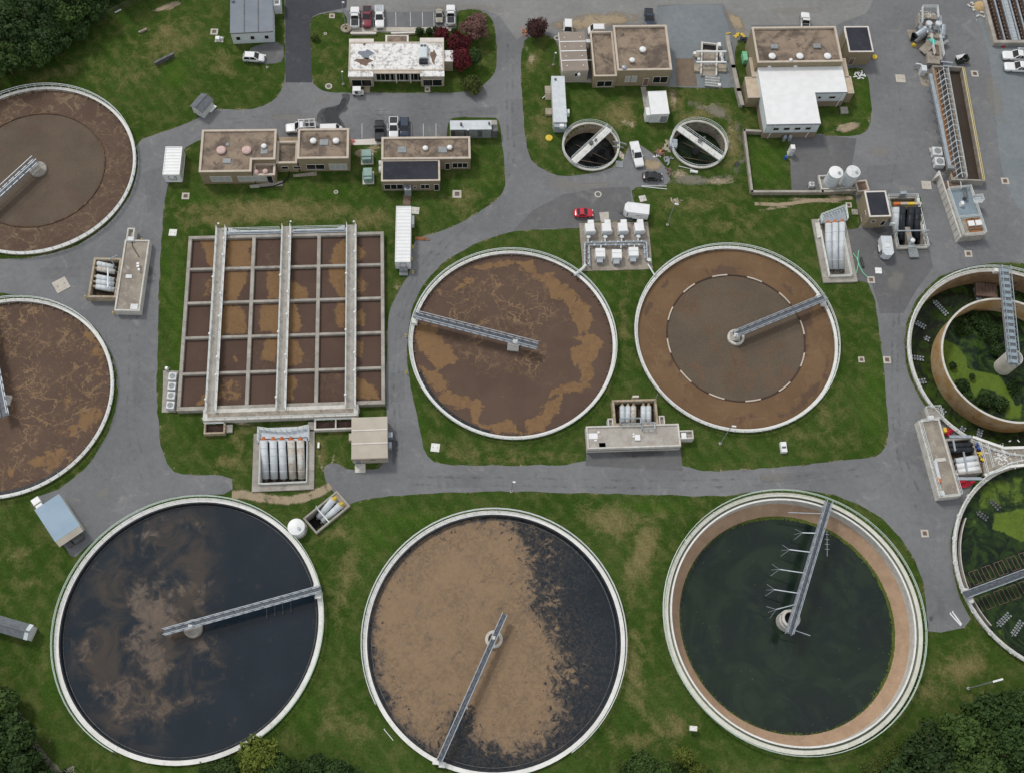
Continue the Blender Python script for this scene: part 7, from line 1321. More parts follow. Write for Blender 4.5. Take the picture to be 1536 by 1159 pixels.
car('pickup_truck', 'upper of two white service trucks at the right edge', 'truck', (1527,85), (1508,84), 'pickup', white_car, 7.0, Wd=2.1, rack=True)
car('pickup_truck', 'lower of two white service trucks at the right edge', 'truck', (1530,102), (1511,101), 'pickup', white_car, 7.0, Wd=2.1)
car('van', 'white van nose showing behind the striped brown metal shed', 'van', (852.5,38), (852.5,50), 'van', white_car, 3.4, z=2.0)
car('van', 'white van roof showing above the lower gravel-roofed brick block', 'van', (895,41), (875,41), 'van', white_car, 3.6, z=2.)
# golf cart
c = G(537,141.5); t = thing('golf_cart', 'white-roofed golf cart on the road below the office', 'cart', (c.x,c.y,.03), rad(8)); obj('roof', MB().bbox(-.95,.75,-.6,.6,1.75,1.85), white_paint, t); obj('body', shell([(1.25,.45,.3,.7,.1),(.9,.58,.25,.85,.12),(.3,.6,.25,.5,.05),(-.4,.6,.25,.5,.05),(-.5,.6,.25,.85,.08),(-1.1,.55,.3,.8,.1)]), white_dirty, t); obj('seat', MB().bbox(-.5,0,-.5,.5,.55,.8).box(-.6,-.45,-.5,.5,.8,1.2), dark_metal, t); m = MB(); [m.bar((x,y,.7),(x*.85,y,1.78), .05) for x in (-.95,.75) for y in (-.55,.55)]; obj('posts', m, dark_metal, t); [obj('wheel', MB().cyl((x,s_*.42,.24),(x,s_*.62,.24),.24,12), rubber, t) for x in (-.75,.8) for s_ in (-1,1)]
# enclosed trailers
def trailer(label, at, to, L, Wd, H, mat, text=False):
    c = G(*at, H*.6); f = G(*to, H*.6); rz = math.atan2(f.y-c.y, f.x-c.x); t = thing('enclosed_trailer', label, 'trailer', (c.x,c.y,.03), rz); h, hw = L/2, Wd/2
    m = MB().prism([(-h,-hw),(h-.5,-hw),(h,-hw*.55),(h,hw*.55),(h-.5,hw),(-h,hw)], .45, H); obj('box', m, mat, t); obj('roof_edge', MB().bar((-h,-hw,H),(h-.5,-hw,H), .08).bar((-h,hw,H),(h-.5,hw,H), .08).bar((-h,-hw,H),(-h,hw,H), .08), white_dirty, t)
    m = MB(); [m.box(-h+.1,h-.4,-hw+.1,hw-.1,H+.002,H+.004)]; [m.box(x,x+.05,-hw+.05,hw-.05,H+.005,H+.03) for x in np.arange(-h+.6,h-.5,.8)]; obj('roof_ribs', m, mat, t)
    for s_ in (-1, 1): [obj('wheel', MB().cyl((x,s_*(hw-.05),.33),(x,s_*(hw+.16),.33),.33,14), rubber, t) for x in (-.55,.2)]; obj('mudguard', MB().bbox(-.95,.6,s_*hw if s_ > 0 else -hw-.22,hw+.22 if s_ > 0 else -hw,.62,.72,.03), white_dirty, t)
    obj('drawbar', MB().bar((h,.3,.4),(h+1.,0,.4), .1).bar((h,-.3,.4),(h+1.,0,.4), .1), dark_metal, t); return t
t = trailer('white enclosed trailer at the top right corner of the blower pad', (954.5,316.5), (930,313.5), 4.9, 2.3, 2.5, white_paint)
obj('side_lettering', MB().box(-1.3,-1.1,1.16,1.165,1.55,1.7).box(-1.05,-.85,1.16,1.165,1.5,1.66).box(-.8,-.7,1.16,1.165,1.52,1.68).box(-.65,-.4,1.16,1.165,1.5,1.64).box(-.35,-.2,1.16,1.165,1.52,1.66).box(-.15,.0,1.16,1.165,1.5,1.66), dark_metal, t); obj('nose_panel', MB().box(1.6,1.85,1.16,1.17,.9,2.2), grey_roof, t)
t = trailer('white towable generator trailer on the dark asphalt below the small brick building', (1328.8,372), (1333,400), 4.3, 2.1, 2.2, white_blue); obj('exhaust_hatch', MB().bbox(-.6,.5,-.6,.6,2.2,2.3), white_dirty, t); obj('louvre', MB().box(.6,1.5,-1.09,-1.055,.7,1.7), dark_metal, t); obj('louvre', MB().box(.6,1.5,1.055,1.09,.7,1.7), dark_metal, t)

# ================================================================== TREES AND SHRUBS
def leaf_mat(name, cols, bl=None):
    m, t, b = new_mat(name); p = pos(t); k = noise(t, p, .55, 4, .6); oi = N(t, 'ShaderNodeObjectInfo').outputs['Random']
    col = mixc(t, step(t, k, .35, .65), cols[0], cols[1]); col = mixc(t, step(t, noise(t, p, 2.2, 3, .7), .5, .75), col, cols[2])
    if bl: col = mixc(t, step(t, math_(t, 'ADD', attr(t, 'bloom'), math_(t, 'MULTIPLY', math_(t, 'SUBTRACT', noise(t, p, 1.2, 4), .5), .8)), .45, .55), col, bl)
    col = N(t, 'ShaderNodeVectorMath', {0: col, 1: math_(t, 'ADD', math_(t, 'MULTIPLY', oi, .4), .8)}, operation='MULTIPLY').outputs[0]
    t.links.new(col, b.inputs['Base Color']); b.inputs['Roughness'].default_value = .7; b.inputs['Specular IOR Level'].default_value = .25
    b.inputs['Transmission Weight'].default_value = 0.; return m
lf_dark = leaf_mat('dark woodland leaves', ((.020,.046,.010),(.032,.062,.013),(.052,.085,.020)))
lf_mid = leaf_mat('mid green leaves', ((.035,.070,.014),(.052,.095,.018),(.075,.115,.028)))
lf_bright = leaf_mat('yellow green leaves', ((.085,.120,.016),(.125,.160,.022),(.16,.18,.035)))
lf_red = leaf_mat('crimson blossom foliage', ((.075,.008,.012),(.125,.010,.018),(.038,.018,.010)))
lf_pink = leaf_mat('dull pink blossom foliage', ((.13,.07,.06),(.20,.10,.09),(.055,.060,.025)))
lf_maroon = leaf_mat('dark maroon foliage', ((.050,.022,.020),(.085,.034,.030),(.035,.030,.016)))
lf_olive = leaf_mat('olive shrub leaves', ((.060,.085,.018),(.085,.11,.024),(.11,.13,.03)))
def crown_mesh(name, mat, R=1., H=1., n=2600, leaf=.09, seed=0, lobes=16, rnd=False):
    lobes = int(lobes*2.2); r = np.random.default_rng(seed); L = r.normal(size=(lobes, 3)); L /= np.linalg.norm(L, axis=1)[:, None]; L[:, 2] = np.abs(L[:, 2])*1.1-.25
    C = L*(r.uniform(.3, .62, (lobes, 1)) if rnd else r.uniform(.35, .88, (lobes, 1))); rad_ = r.uniform(.26, .42, lobes) if rnd else r.uniform(.12, .34, lobes); C = np.r_[C, [[0, 0, .1]]]; rad_ = np.r_[rad_, .55]
    pk = r.choice(len(C), n, p=rad_**2/(rad_**2).sum()); d = r.normal(size=(n, 3)); d /= np.linalg.norm(d, axis=1)[:, None]; rr = r.uniform(.55, 1.15, n)[:, None]
    P = (C[pk]+d*rad_[pk][:, None]*rr)*np.array([R, R, H]); nrm = d+r.normal(0, .55, (n, 3)); nrm[:, 2] += .35; nrm /= np.linalg.norm(nrm, axis=1)[:, None]
    a = np.cross(nrm, r.normal(size=(n, 3))); a /= np.linalg.norm(a, axis=1)[:, None]; b = np.cross(nrm, a); s = leaf*np.exp(r.normal(0, .4, n))[:, None]
    v = np.stack([P-a*s, P+b*s*.62+nrm*s*.12, P+a*s, P-b*s*.62+nrm*s*.12], 1).reshape(-1, 3); f = np.arange(4*n).reshape(-1, 4)
    me = bpy.data.meshes.new(name); me.from_pydata(v.tolist(), [], f.tolist()); me.update(); me.materials.append(mat); return me
def trunk_mesh(h, r, seed, top):
    m = MB(); rn = random.Random(seed); p = Vector((0,0,-.1)); k = 5; rr_ = r
    for i in range(k): q = Vector((rn.uniform(-.15,.15)*i*.5, rn.uniform(-.15,.15)*i*.5, h*(i+1)/k)); m.cyl(p, q, rr_, 8, rr_*.8, cap=False); p = q; rr_ *= .8
    for i in range(7): a = 2*PI*i/7+rn.uniform(-.3,.3); z = h*rn.uniform(.5,1.); m.cyl((0,0,z), (math.cos(a)*top*.7, math.sin(a)*top*.7, z+top*rn.uniform(.3,.7)), r*.35, 5, r*.08, cap=False)
    return m
CR = {}
def tree(name, label, x, y, R, H, th, mat, seed, n=5200, leaf=.3, cat='tree', group=None, loc=None):
    """R crown radius, H crown height (half), th height of crown centre"""
    p = G(x, y, th) if loc is None else Vector(loc); t = thing(name, label, cat, (p.x, p.y, 0), (seed*1.7) % 6.28, group); k = (mat.name, seed % 4, round(R, 1), round(H, 1))
    if k not in CR: CR[k] = crown_mesh('crown', mat, R, H, n, leaf, seed % 4+17, 20, R < 3.3)
    o = obj('crown', CR[k], None, t); o.location = (0, 0, th)
    obj('trunk', trunk_mesh(th, max(.08, R*.055), seed, R), bark, t); return t
BIG = {'tl': [(18,18,5.5,'dense tree in the top left corner of the woods'),(60,22,5.5,'broad dark tree in the upper woods, left of the sunlit lawn strip'),(98,24,4.6,'dark tree in the front row of the upper left woods'),(30,58,5.2,'leafy tree at the left end of the upper left wood edge'),(68,55,4.6,'rounded tree at the middle of the upper left wood edge'),(5,88,4.6,'lowest tree of the upper left woods, at the photo edge'),(118,44,2.8,'small tree at the outer tip of the upper left woods'),(138,6,3.9,'tree at the right end of the upper left woods'),(45,76,4.2,'shaded tree tucked in front of the upper left wood edge'),(100,-10,5.5,'tall tree rising past the top edge in the left woods')],
       'br': [(1395,1135,5.,'leftmost broad tree of the lower right grove'),(1440,1105,5.,'dark tree at the upper side of the lower right grove'),(1490,1075,4.6,'tree nearest the lamp post in the lower right grove'),(1530,1065,4.2,'topmost tree of the lower right grove, at the photo edge'),(1465,1145,5.2,'broad tree in the middle of the lower right grove'),(1515,1120,5.,'bright-topped tree at the right side of the lower right grove'),(1560,1110,5.,'tree past the right edge of the lower right grove'),(1420,1165,4.6,'tree at the bottom edge of the lower right grove'),(1540,1165,5.,'tree in the bottom right corner'),(1350,1162,3.6,'low tree at the left foot of the lower right grove')],
       'bl': [(5,1060,3.,'upper tree of the lower left grove'),(18,1108,4.,'broad tree of the lower left grove beside the footpath'),(30,1150,3.6,'tree in the bottom left corner by the footpath'),(-14,1130,4.2,'tree cut by the left edge in the lower left grove')]}
sd_ = 0
for key, L in BIG.items():
    for x, y, R, lab in L: sd_ += 1; tree('woodland_tree', lab, x, y, R*(1+.08*math.sin(sd_*3)), R*.85, R*1.05, lf_dark if sd_ % 3 else lf_mid, sd_, 7600, .27, group={'tl':'trees of the upper left woods','br':'trees of the lower right grove','bl':'trees of the lower left grove'}[key])
for k, (x, y, R) in enumerate(((-40,40,6),(-60,95,5.5),(30,-30,6),(170,-45,5.5),(-40,1100,5),(60,1190,4.5),(1600,1060,5),(1620,1140,5.5),(1480,1200,5),(-70,1040,5),(220,-60,5),(-90,20,6))): tree('woodland_tree', ['outermost tree left of the upper woods','tree beyond the left edge below the upper woods','tree beyond the top edge over the left woods','tree beyond the top edge near the fence','tree beyond the left edge at the lower grove','tree beyond the bottom edge by the footpath','tree beyond the right edge above the lower grove','tree beyond the right edge within the lower grove','tree beyond the bottom edge under the right grove','upper tree beyond the left edge at the lower grove','tree beyond the top edge at the fence end','far corner tree beyond the upper left woods'][k], x, y, R, R*.85, R*1.05, lf_dark if k % 2 else lf_mid, 40+k, 7600, .27, group='trees just outside the view')
tree('garden_tree', 'yellow-green tree overlapping the lower rim of the black-water tank', 388,1132,3.4,3.0,4.2,lf_bright,3,6000,.2); tree('garden_tree', 'mid green tree right of the yellow-green tree at the tank rim', 412,1148,3.0,2.6,3.4,lf_mid,5,5200,.2); tree('garden_tree', 'dark low tree at the bottom edge left of the yellow-green tree', 340,1158,2.8,2.2,2.4,lf_mid,6,4800,.2)
tree('garden_tree', 'light green round tree at the bottom edge between the centre and right tanks', 1027,1133,1.9,1.9,2.6,lf_bright,8,4200,.14); tree('garden_tree', 'small light green tree cut by the bottom edge beside the round one', 1045,1154,1.8,1.6,2.0,lf_bright,9,4000,.14); tree('garden_tree', 'darker green tree at the bottom edge below the centre tank', 962,1148,3.0,2.4,2.6,lf_mid,10,5600,.2); tree('garden_tree', 'dark tree at the bottom edge between the dark and light green ones', 990,1160,2.4,2.0,2.2,lf_mid,11,4800,.2)
for k, (x, y, R, lab) in enumerate(((470,1150,2.6,'dark bush at the bottom edge right of the yellow-green tree'),(505,1158,2.4,'low dark bush at the bottom edge between the left and centre tanks'),(440,1158,2.2,'bush at the bottom edge tucked beside the mid green tree'))): tree('shrub', lab, x, y, R, R*.7, R*.6, lf_dark, 20+k, 4600, .2, 'shrub')
tree('flowering_tree', 'large dull pink crape myrtle at the top right of the office lawn', 712,38,3.5,2.6,2.9,lf_pink,1,6400,.17); tree('flowering_tree', 'crimson tree nearest the office parking row', 662,52,2.2,1.9,2.4,lf_red,2,4600,.15); tree('flowering_tree', 'crimson tree in the middle of three by the office end', 689,65,3.2,2.3,2.8,lf_red,3,5600,.16); tree('flowering_tree', 'lowest crimson tree overlapping the office end wall', 693,88,3.0,2.5,2.8,lf_red,4,5600,.16)
tree('evergreen_tree', 'dark evergreen tucked right of the lowest crimson tree', 711,86,2.0,2.5,2.6,lf_dark,6,4800,.15); tree('flowering_tree', 'dark maroon round tree at the road corner by the traffic barrels', 806,42,2.9,2.2,2.4,lf_maroon,7,6000,.16)
tree('shrub', 'olive green bush on the road side of the office lawn', 708,126,2.7,1.7,1.5,lf_olive,8,5200,.16,'shrub'); tree('shrub', 'left of two dark clipped bushes by the office parking kerb', 629,47,1.15,1.0,.9,lf_dark,9,2600,.11,'shrub'); tree('shrub', 'right of two dark clipped bushes by the office parking kerb', 643.5,47.5,1.0,.9,.8,lf_dark,10,2400,.11,'shrub'); tree('shrub', 'small dark bush between the red trees and the white pickup', 681,46,.75,.7,.6,lf_dark,11,1800,.1,'shrub'); tree('shrub', 'small yellow-green bush by the fresh asphalt drive', 472,56,1.0,.8,.7,lf_olive,12,2000,.12,'shrub'); tree('shrub', 'dark bush peeping between the clipped bush and crimson tree', 653,44,.8,.7,.6,lf_dark,13,1600,.1,'shrub')
def undergrowth(name, label, pts, n, mat, hmax=1.4, leaf=.2, seed=1):
    r = np.random.default_rng(seed); W2 = np.array([(p.x, p.y) for p in g2(pts)]); lo, hi = W2.min(0), W2.max(0); Q = r.uniform(lo, hi, (n*3, 2)); Q = Q[sdist(Q, W2) < r.normal(0, .6, len(Q))][:n]; n = len(Q)
    cl = .5+.5*np.sin(Q[:, 0]*1.3+2*np.sin(Q[:, 1]*.9))*np.sin(Q[:, 1]*1.1); P = np.c_[Q, r.uniform(.03, 1, n)*hmax*(.25+.75*cl)]; nr = r.normal(0, .6, (n, 3)); nr[:, 2] += .8; nr /= np.linalg.norm(nr, axis=1)[:, None]
    a = np.cross(nr, r.normal(size=(n, 3))); a /= np.linalg.norm(a, axis=1)[:, None]; b = np.cross(nr, a); s = leaf*r.uniform(.6, 1.3, n)[:, None]
    v = np.stack([P-a*s, P+b*s*.6, P+a*s, P-b*s*.6], 1).reshape(-1, 3); me = bpy.data.meshes.new(name); me.from_pydata(v.tolist(), [], np.arange(4*n).reshape(-1, 4).tolist()); me.update(); me.materials.append(mat); return struct(obj(name, me, None), 'stuff', label)
undergrowth('undergrowth', 'low dark undergrowth beneath the upper left woods', [(-90,118),(0,97),(50,82),(98,58),(130,30),(170,8),(230,-60),(-90,-60)], 30000, lf_dark, 2.2, .26, 1)
undergrowth('undergrowth', 'low dark undergrowth beneath the lower right grove', [(1340,1175),(1375,1120),(1420,1085),(1470,1058),(1530,1040),(1640,1030),(1640,1210),(1340,1210)], 26000, lf_dark, 1.6, .2, 2)
undergrowth('undergrowth', 'low dark undergrowth beneath the lower left grove', [(-60,1020),(8,1030),(22,1075),(45,1110),(75,1150),(90,1200),(-60,1200)], 9000, lf_dark, 1.4, .2, 3)
undergrowth('undergrowth', 'scrub along the bottom edge beneath the left tank trees', [(300,1150),(360,1140),(470,1140),(530,1148),(560,1180),(300,1180)], 7000, lf_dark, .9, .16, 4)
undergrowth('undergrowth', 'scrub along the bottom edge below the centre tank', [(925,1152),(960,1140),(1010,1142),(1070,1160),(1070,1185),(925,1185)], 4500, lf_mid, .9, .16, 5)
undergrowth('undergrowth', 'weedy scrub on the bank between green-water tank and grove', [(1290,1150),(1330,1130),(1375,1100),(1390,1120),(1340,1165),(1290,1175)], 2500, lf_olive, .6, .14, 6)
# weeds growing in the drained tank
for k, (x, y, R, lab) in enumerate(((1466,478,2.6,'large weed thicket in the drained tank nearest the ring wall top'),(1487,497,3.0,'largest dark weed thicket in the drained tank left of the pier'),(1498,525,2.2,'weed thicket just above the pier in the drained tank'),(1448,490,2.,'weed clump at the left of the drained tank thickets'),(1443,577,1.9,'weed clump at the lower left of the drained tank duckweed'),(1450,595,1.4,'small weed clump under the lower left clump in the drained tank'),(1479,600,2.1,'round weed bush at the lower middle of the drained tank'),(1502,603,2.0,'weed bush right of the lower middle bush in the drained tank'),(1521,578,1.8,'weed bush below the pier of the drained tank'),(1459,564,.75,'tiny weed tuft on the bright duckweed'),(1430,548,1.0,'weed tuft by the left ring wall of the drained tank'))):
    q = G(x, y, -3.4); t = tree('weed_thicket', lab, 0, 0, R, R*.45, -3.6, lf_dark, 60+k, int(900*R), .16, 'weeds', 'weeds in the drained tank', loc=(q.x, q.y, 0))
    for c in t.children:
        if c.name.startswith('trunk'): c.location = (0, 0, -.4); c.data = mesh('stems', MB().cyl((0,0,-3.8),(0,0,-3.2),.06,6).cyl((0,0,-3.8),(.3,.2,-3.3),.05,5), bark); c.name = 'stem'
# bare tree
p = G(112,1150); t = thing('dead_tree', 'bare grey dead tree at the bottom edge left of the black-water tank', 'tree', p); m = MB(); rn = random.Random(4)
def limb(a, d, L, r, k):
    b = a+d*L; m.cyl(a, b, r, 5, r*.65, cap=False)
    if k: [limb(b, (d+Vector((rn.uniform(-.7,.7), rn.uniform(-.7,.7), rn.uniform(-.1,.5)))).normalized(), L*rn.uniform(.6,.85), r*.62, k-1) for _ in range(3)]
limb(Vector((0,0,0)), Vector((.15,.05,1)).normalized(), 1.6, .12, 4); obj('branches', m, bark_grey, t)

# ================================================================== POSTS, COVERS AND SMALL THINGS
def lamp(label, base, h, double=False, arm=.6, ang=0.):
    p = G(*base); t = thing('light_pole', label, 'light pole', p, ang); obj('pole', MB().cyl((0,0,0),(0,0,h),.09,8,.06), galv, t); obj('base', MB().lathe((0,0,0), [(.28,0),(.28,.25)], 12), concrete, t)
    for s_ in ((-1, 1) if double else (1,)): o = obj('lamp_head', MB().bbox(.03*s_ if s_ > 0 else -arm-.2,arm+.2 if s_ > 0 else -.03,-.15,.15,h-.08,h+.08), white_paint, t)
    return t
lamp('twin-headed light pole on the grass by the lower right grove', (1452,1032), 11.2, True, .7, rad(20)); lamp('light pole at the lower edge of the grey-centred tank', (1080,665), 9.5); lamp('light pole on the grass between blower pad and walled grass plot', (1001,338), 8.0); lamp('light pole on the lawn left of the striped metal shed', (830,98), 4.0, arm=.2); lamp('light pole by the white sport utility vehicle', (401,102), 4.0, arm=.2); lamp('light pole on the office lawn by the wet patch', (515,127), 4.2, arm=.2); lamp('tall light pole in the round planter left of the white pickups', (519,44), 8.2, arm=.3); lamp('light pole in front of the generator enclosure', (700.5,212), 4., arm=.2)
for x, y, lab in ((331,347,'left of three light posts on the basin north edge'),(438,344,'middle of three light posts on the basin north edge'),(531.5,344,'right of three light posts on the basin north edge')): lamp(lab, (x, y), 2.6+.4, arm=.15)
lamp('dark light pole at the road edge above the tan-scum tank', (767,737), 6., arm=.3)
p = G(519,44); t = thing('planter', 'round concrete planter under the tall light pole', 'planter', p); obj('bowl', MB().ring((0,0),.7,1.15,0,.4,n=28), concrete_old, t); obj('soil', MB().lathe((0,0,0), [(.72,0),(.72,.25)], 24), mulch, t)
def cover(label, x, y, s, kind='grate', ang=0., mat=None, z=.05):
    p = G(x, y); t = thing('catch_basin' if kind == 'grate' else 'access_cover', label, 'drain' if kind == 'grate' else 'cover', (p.x,p.y,0), rad(ang))
    if kind == 'grate':
        obj('frame', MB().bbox(-s/2,s/2,-s/2,s/2,-.05,z+.03,.02), mat or slab, t); obj('grate', MB().box(-s*.26,s*.26,-s*.26,s*.26,z+.03,z+.05), dark_metal, t); o = t; m = MB(); [m.box(-s*.26,s*.26,y_-.02,y_+.02,z+.05,z+.065) for y_ in np.linspace(-s*.22,s*.22,6)]; obj('grate_bars', m, rust, t)
    elif kind == 'round': obj('ring', MB().ring((0,0),s*.3,s*.5,-.05,z+.03,n=28), mat or slab, t); obj('lid', MB().lathe((0,0,0), [(s*.31,0),(s*.31,z+.04),(s*.27,z+.05)], 24), dark_metal, t)
    else: obj('slab', MB().bbox(-s/2,s/2,-s/2,s/2,-.05,z+.1,.03), mat or slab, t); obj('lifting_eye', MB().box(-s*.3,-s*.2,-.05,.05,z+.1,z+.13).box(s*.2,s*.3,-.05,.05,z+.1,z+.13), dark_metal, t)
for a in [('square catch basin in the asphalt left of the drained tank',1330.5,540,1.5),('square catch basin in the asphalt right of the green-water tank',1387,799.5,1.4),('square catch basin in the right-hand lot east of the channel platform',1507.5,272,1.6),('square catch basin below the channel outlet platform',1452.5,381,1.5),('catch basin in the grass below the short white container',278.5,294.5,1.5),('catch basin in the grass right of the black-annexed brick building',685.5,291.5,1.8),('small catch basin in the grass right of the grey-centred tank',1292,539.5,1.2),('catch basin with the green hose running to it',1306.5,420,1.5),('catch basin in the office lawn corner by the new asphalt',498,24.5,1.2),('catch basin in the gravel lot near the white service trucks',1462,111,1.6),('dark grate in the grass above the three-tube pit',1273,308,1.2),('catch basin at the end of the little concrete path below the office',641,135,1.1),('brown catch basin by the metal building lawn',321.5,48,1.6)]: cover(*a, 'grate', 6)
for a in [('round manhole in the office lawn near the wet patch',493,130,1.5),('round manhole ring in the dark asphalt lot above the red car',897,292,1.5),('small ring cover in the grass below the linked brick buildings',504,288.5,.9),('pale round lid by the striped metal shed corner',835.5,57.5,1.3),('small pale cover on the office lawn',488,51,.7)]: cover(*a, 'round')
for a in [('white slab in the grass left of the basin top corner',259.5,349.5,1.5,'slab',4,rim_white),('grey slab beside the long white container',623,316.5,1.6,'slab',2,concrete_pale),('pale square slab with dark hole in grass below the orange-foam tank',653,671,1.6,'slab',0,rim_white),('pale slab left of the channel structure in the asphalt',1350.5,118.5,2.1,'slab',4,slab),('pale slab above the pipe pit in the asphalt',1389.5,278.5,2.0,'slab',4,slab),('white slab on the dark asphalt below the generator trailer',1317.5,406.5,1.3,'slab',4,white_paint),('grey slab in the grass beside the small brick building',1282,318.5,1.3,'slab',5,concrete),('tilted grey slab in the grass above the white trailer',964,298.5,1.4,'slab',20,concrete_pale),('diamond-set concrete slab in the asphalt between the left tanks',92,428,2.7,'slab',40,slab),('dark grey plate on the grass beside the black-water small tank',929,247,1.6,'slab',0,grey_metal)]: cover(*a)
c = G(1174,672); t = thing('vent_box', 'white vent box with dark front in the grass below the grey-centred tank', 'box', c, rad(8)); obj('body', MB().bbox(-.55,.55,-1.,1.,0,.9), white_paint, t); obj('louvre', MB().box(-.4,.4,-.3,.1,.9,.92), dark_metal, t)
c = G(329,60); t = thing('utility_box', 'white utility box on a small pad left of the grey metal building', 'box', c, rad(5)); obj('pad', MB().box(-.9,.9,-.7,.7,0,.1), slab, t); obj('body', MB().bbox(-.7,.2,-.5,.4,.1,.8), white_paint, t); obj('body', MB().bbox(.25,.8,-.1,.4,.1,.6), white_dirty, t)
def barrel(label, x, y):
    p = G(x, y); t = thing('traffic_barrel', label, 'barrel', p); obj('drum', MB().lathe((0,0,0), [(.36,0),(.36,.1),(.3,.12),(.26,1.0),(.2,1.03)], 16), orange, t); obj('stripe', MB().lathe((0,0,0), [(.31,.35),(.295,.5)], 16, False).lathe((0,0,0), [(.29,.65),(.28,.8)], 16, False), white_paint, t)
barrel('upper of two orange traffic barrels by the maroon tree', 784.5,48.5); barrel('lower of two orange traffic barrels by the maroon tree', 788.5,52.5)
def disc_lid(label, x, y, r): p = G(x, y); t = thing('yellow_lid', label, 'lid', p); obj('lid', MB().lathe((0,0,0), [(r,0),(r,.25),(r*.85,.35),(.1,.4)], 24), yellow, t); obj('knob', MB().lathe((0,0,.4), [(.1,0),(.08,.12)], 8), yellow, t)
disc_lid('yellow round lid on the grass below the office trailer', 823.5,208, .75); disc_lid('yellow round lid beside the right-hand small brick building wall', 1311.5,86.5, .6)
def rod(name, label, cat, pts, r, mat, z=.1): P_ = [G(*p) for p in pts]; o = thing(name, label, cat, (P_[0].x,P_[0].y,0)); obj('length', MB().path([Vector((p.x-P_[0].x,p.y-P_[0].y,z+.02*i)) for i, p in enumerate(P_)], r, 8), mat, o); obj('coupling', MB().cyl((0,0,z),(.12,0,z),r*1.4,8), mat, o); return o
rod('white_pipe', 'left of two white pipes lying in a V by the lower right asphalt corner', 'pipe', [(1424.5,919.5),(1441,938)], .14, white_paint); rod('white_pipe', 'right of two white pipes lying in a V by the lower right asphalt corner', 'pipe', [(1428,917),(1442,936)], .14, white_paint)
rod('white_pipe', 'upper white pipe on the grass edge below the black car', 'pipe', [(962,279.5),(1000,280)], .08, white_dirty); rod('white_pipe', 'lower slanting white pipe on the grass below the black car', 'pipe', [(963,280.5),(1000,284.5)], .08, white_paint); rod('white_pipe', 'thick white pipe on the grass below the green-water small tank', 'pipe', [(1035,258),(1046,260)], .3, white_paint, .3); rod('white_pipe', 'thin white pole lying on grass left of the office trailer', 'pole', [(813.5,149),(834,132.5)], .09, white_paint, .3); rod('white_pipe', 'thin pale pipes on the grass left of the thick white pipe', 'pipe', [(1018,250),(1040,255)], .07, white_dirty)
rod('hose', 'green hose curving across the dark asphalt to the catch basin', 'hose', [(1279.5,381),(1285,388),(1289,400),(1294,410),(1302,418)], .09, mint); rod('hose', 'second green hose crossing the first beside the three-tube pit', 'hose', [(1287.5,377),(1286.5,387),(1287,398),(1284,411)], .09, mint); rod('drain_channel', 'short black drain pipe lying by the green hoses', 'pipe', [(1291,389),(1294.5,402)], .25, black_pipe, .2); rod('hose', 'black hose on the ground behind the linked brick buildings', 'hose', [(390,282),(410,280.5),(425,275),(434,266),(434,258),(430,254)], .12, hose_black); rod('white_pipe', 'long thin white rod on the grass left of the centre tank', 'rod', [(576,1093),(590,1110)], .06, white_paint)
rod('white_pipe', 'small white pole lying at the upper lawn by the fence', 'pole', [(173,19.5),(182,15)], .15, white_dirty)
c = G(630,358.5); t = thing('rusty_plate', 'rusty steel plate on the asphalt beside the long white container', 'plate', c, rad(2)); obj('plate', MB().bbox(-1.,1.1,-.35,.35,.03,.2), rust, t); obj('lip', MB().box(1.1,2.,-.3,.3,.03,.12), brown_panel, t)
for k, (x, y) in enumerate(((618,390),(619,372),(619.5,410),(609.6,560),(609,505))): p = G(x, y); t = thing('guard_post', ['yellow guard post at the middle of the long white container','yellow guard post at the upper part of the long white container','yellow guard post at the step end of the long white container','lower yellow post at the left rim of the orange-foam tank','upper yellow post at the left rim of the orange-foam tank'][k], 'post', p); obj('post', MB().lathe((0,0,0), [(.13,0),(.13,.95),(.06,1.03)], 12), yellow, t); obj('footing', MB().lathe((0,0,0), [(.25,0),(.25,.06)], 12), concrete, t)
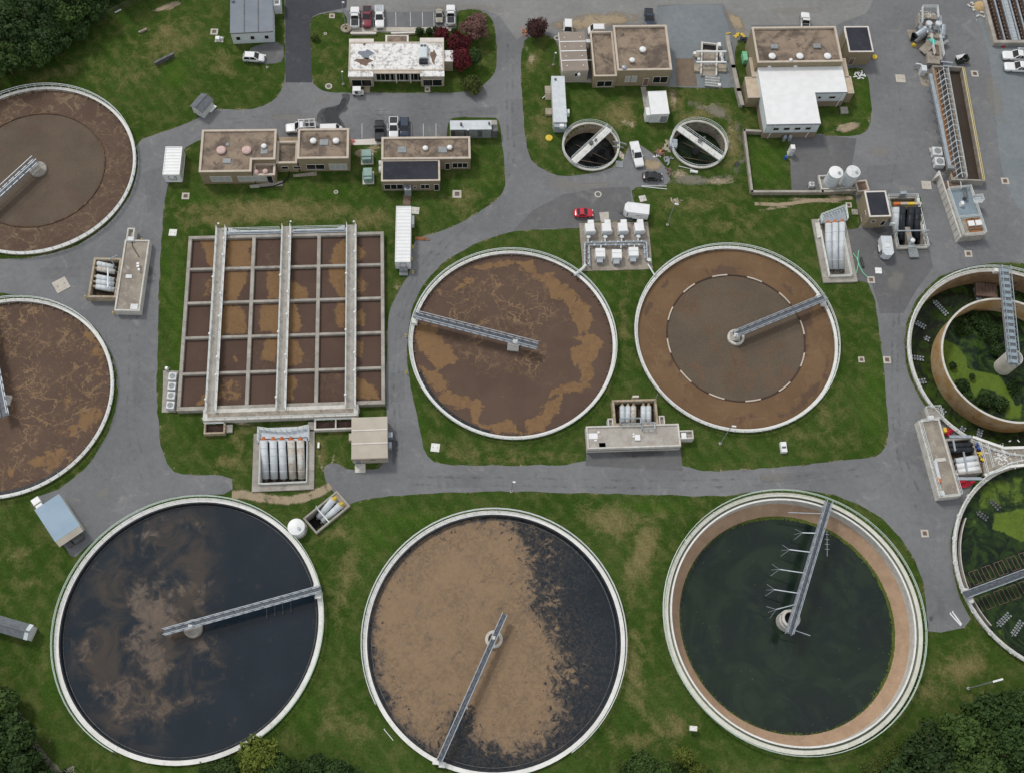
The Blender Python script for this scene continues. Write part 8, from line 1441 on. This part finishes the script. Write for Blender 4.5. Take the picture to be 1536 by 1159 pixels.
# rubble between the small tanks
def heap(name, label, cat, x, y, n, sx, sy, mat, s, hz=.5):
    c = G(x, y); t = thing(name, label, cat, (c.x,c.y,0)); m = MB()
    for i in range(n): u, v, k = rr.normal(0,sx), rr.normal(0,sy), rr.uniform(.5,1.2)*s; a = rr.uniform(0,PI); d = Vector((math.cos(a),math.sin(a),rr.uniform(-.1,.2))); q = Vector((u,v,hz*k*.6+.03)); m.bar(q-d*k, q+d*k, k*rr.uniform(.4,.9), hz*k)
    obj('pieces', m, mat, t); return t
heap('equipment_pile', 'pile of reddish pipes and fittings left of the green-water small tank', 'pile', 988,231,16,.7,.6,brown_panel,.45); heap('equipment_pile', 'orange fittings in the pile beside the small tank', 'pile', 991,229,6,.5,.35,orange,.35); heap('equipment_pile', 'grey machine parts heaped below the reddish pile', 'pile', 1002,242,12,.5,.6,grey_metal,.4); heap('equipment_pile', 'brown scrap heap at the end of the asphalt spur', 'pile', 1004,258,8,.5,.5,brown_panel,.4); heap('equipment_pile', 'white bags heaped on the red fittings pile', 'pile', 984,234,5,.5,.4,white_paint,.3); heap('white_bags', 'white bags on the grass below the right-hand small brick building', 'bags', 1288,112,14,.7,.6,white_paint,.45); heap('timber_boards', 'boards leaning at the left rim of the green-water small tank', 'boards', 999,222,6,.4,1.0,wood,.8,.1); heap('planting_clutter', 'red and white clutter at the corner of the linked brick buildings', 'clutter', 527,214,8,.5,.6,red_faded,.35); heap('pallet_boards', 'brown pallet by the black-water small tank', 'pallet', 931,232,6,.3,.3,coping_tan,.5,.15); c = G(1178,238.5); t = thing('blue_drum', 'blue drum on the grass beside the tall white cabinet', 'drum', c); obj('drum', MB().lathe((0,0,0), [(.3,0),(.32,.05),(.3,.1),(.3,.85),(.32,.9),(.28,.92)], 16), blue_paint, t); obj('bung', MB().lathe((.12,0,.92), [(.05,0),(.05,.04)], 8), dark_metal, t); heap('sign_board', 'yellow barrier and dark tarp at the top of the walled grass strip', 'barrier', 1104,53,5,.9,.12,yellow,.6,.3); heap('dark_tarp', 'black tarp heap against the tall brick building wall', 'tarp', 1113,60,7,.7,.5,black_pipe,.7,.4); heap('red_cone', 'small red object by the screw conveyor basin wall', 'cone', 1506,71,3,.15,.15,red,.3,1.); heap('brush_pile', 'dead brush by the pole on the grass', 'brush', 1013,303,20,.5,.3,wood,.4,.2); heap('planks', 'white boxes on the road by the tan metal building step', 'boxes', 478,668.5,1,.02,.02,white_paint,.45,.8)
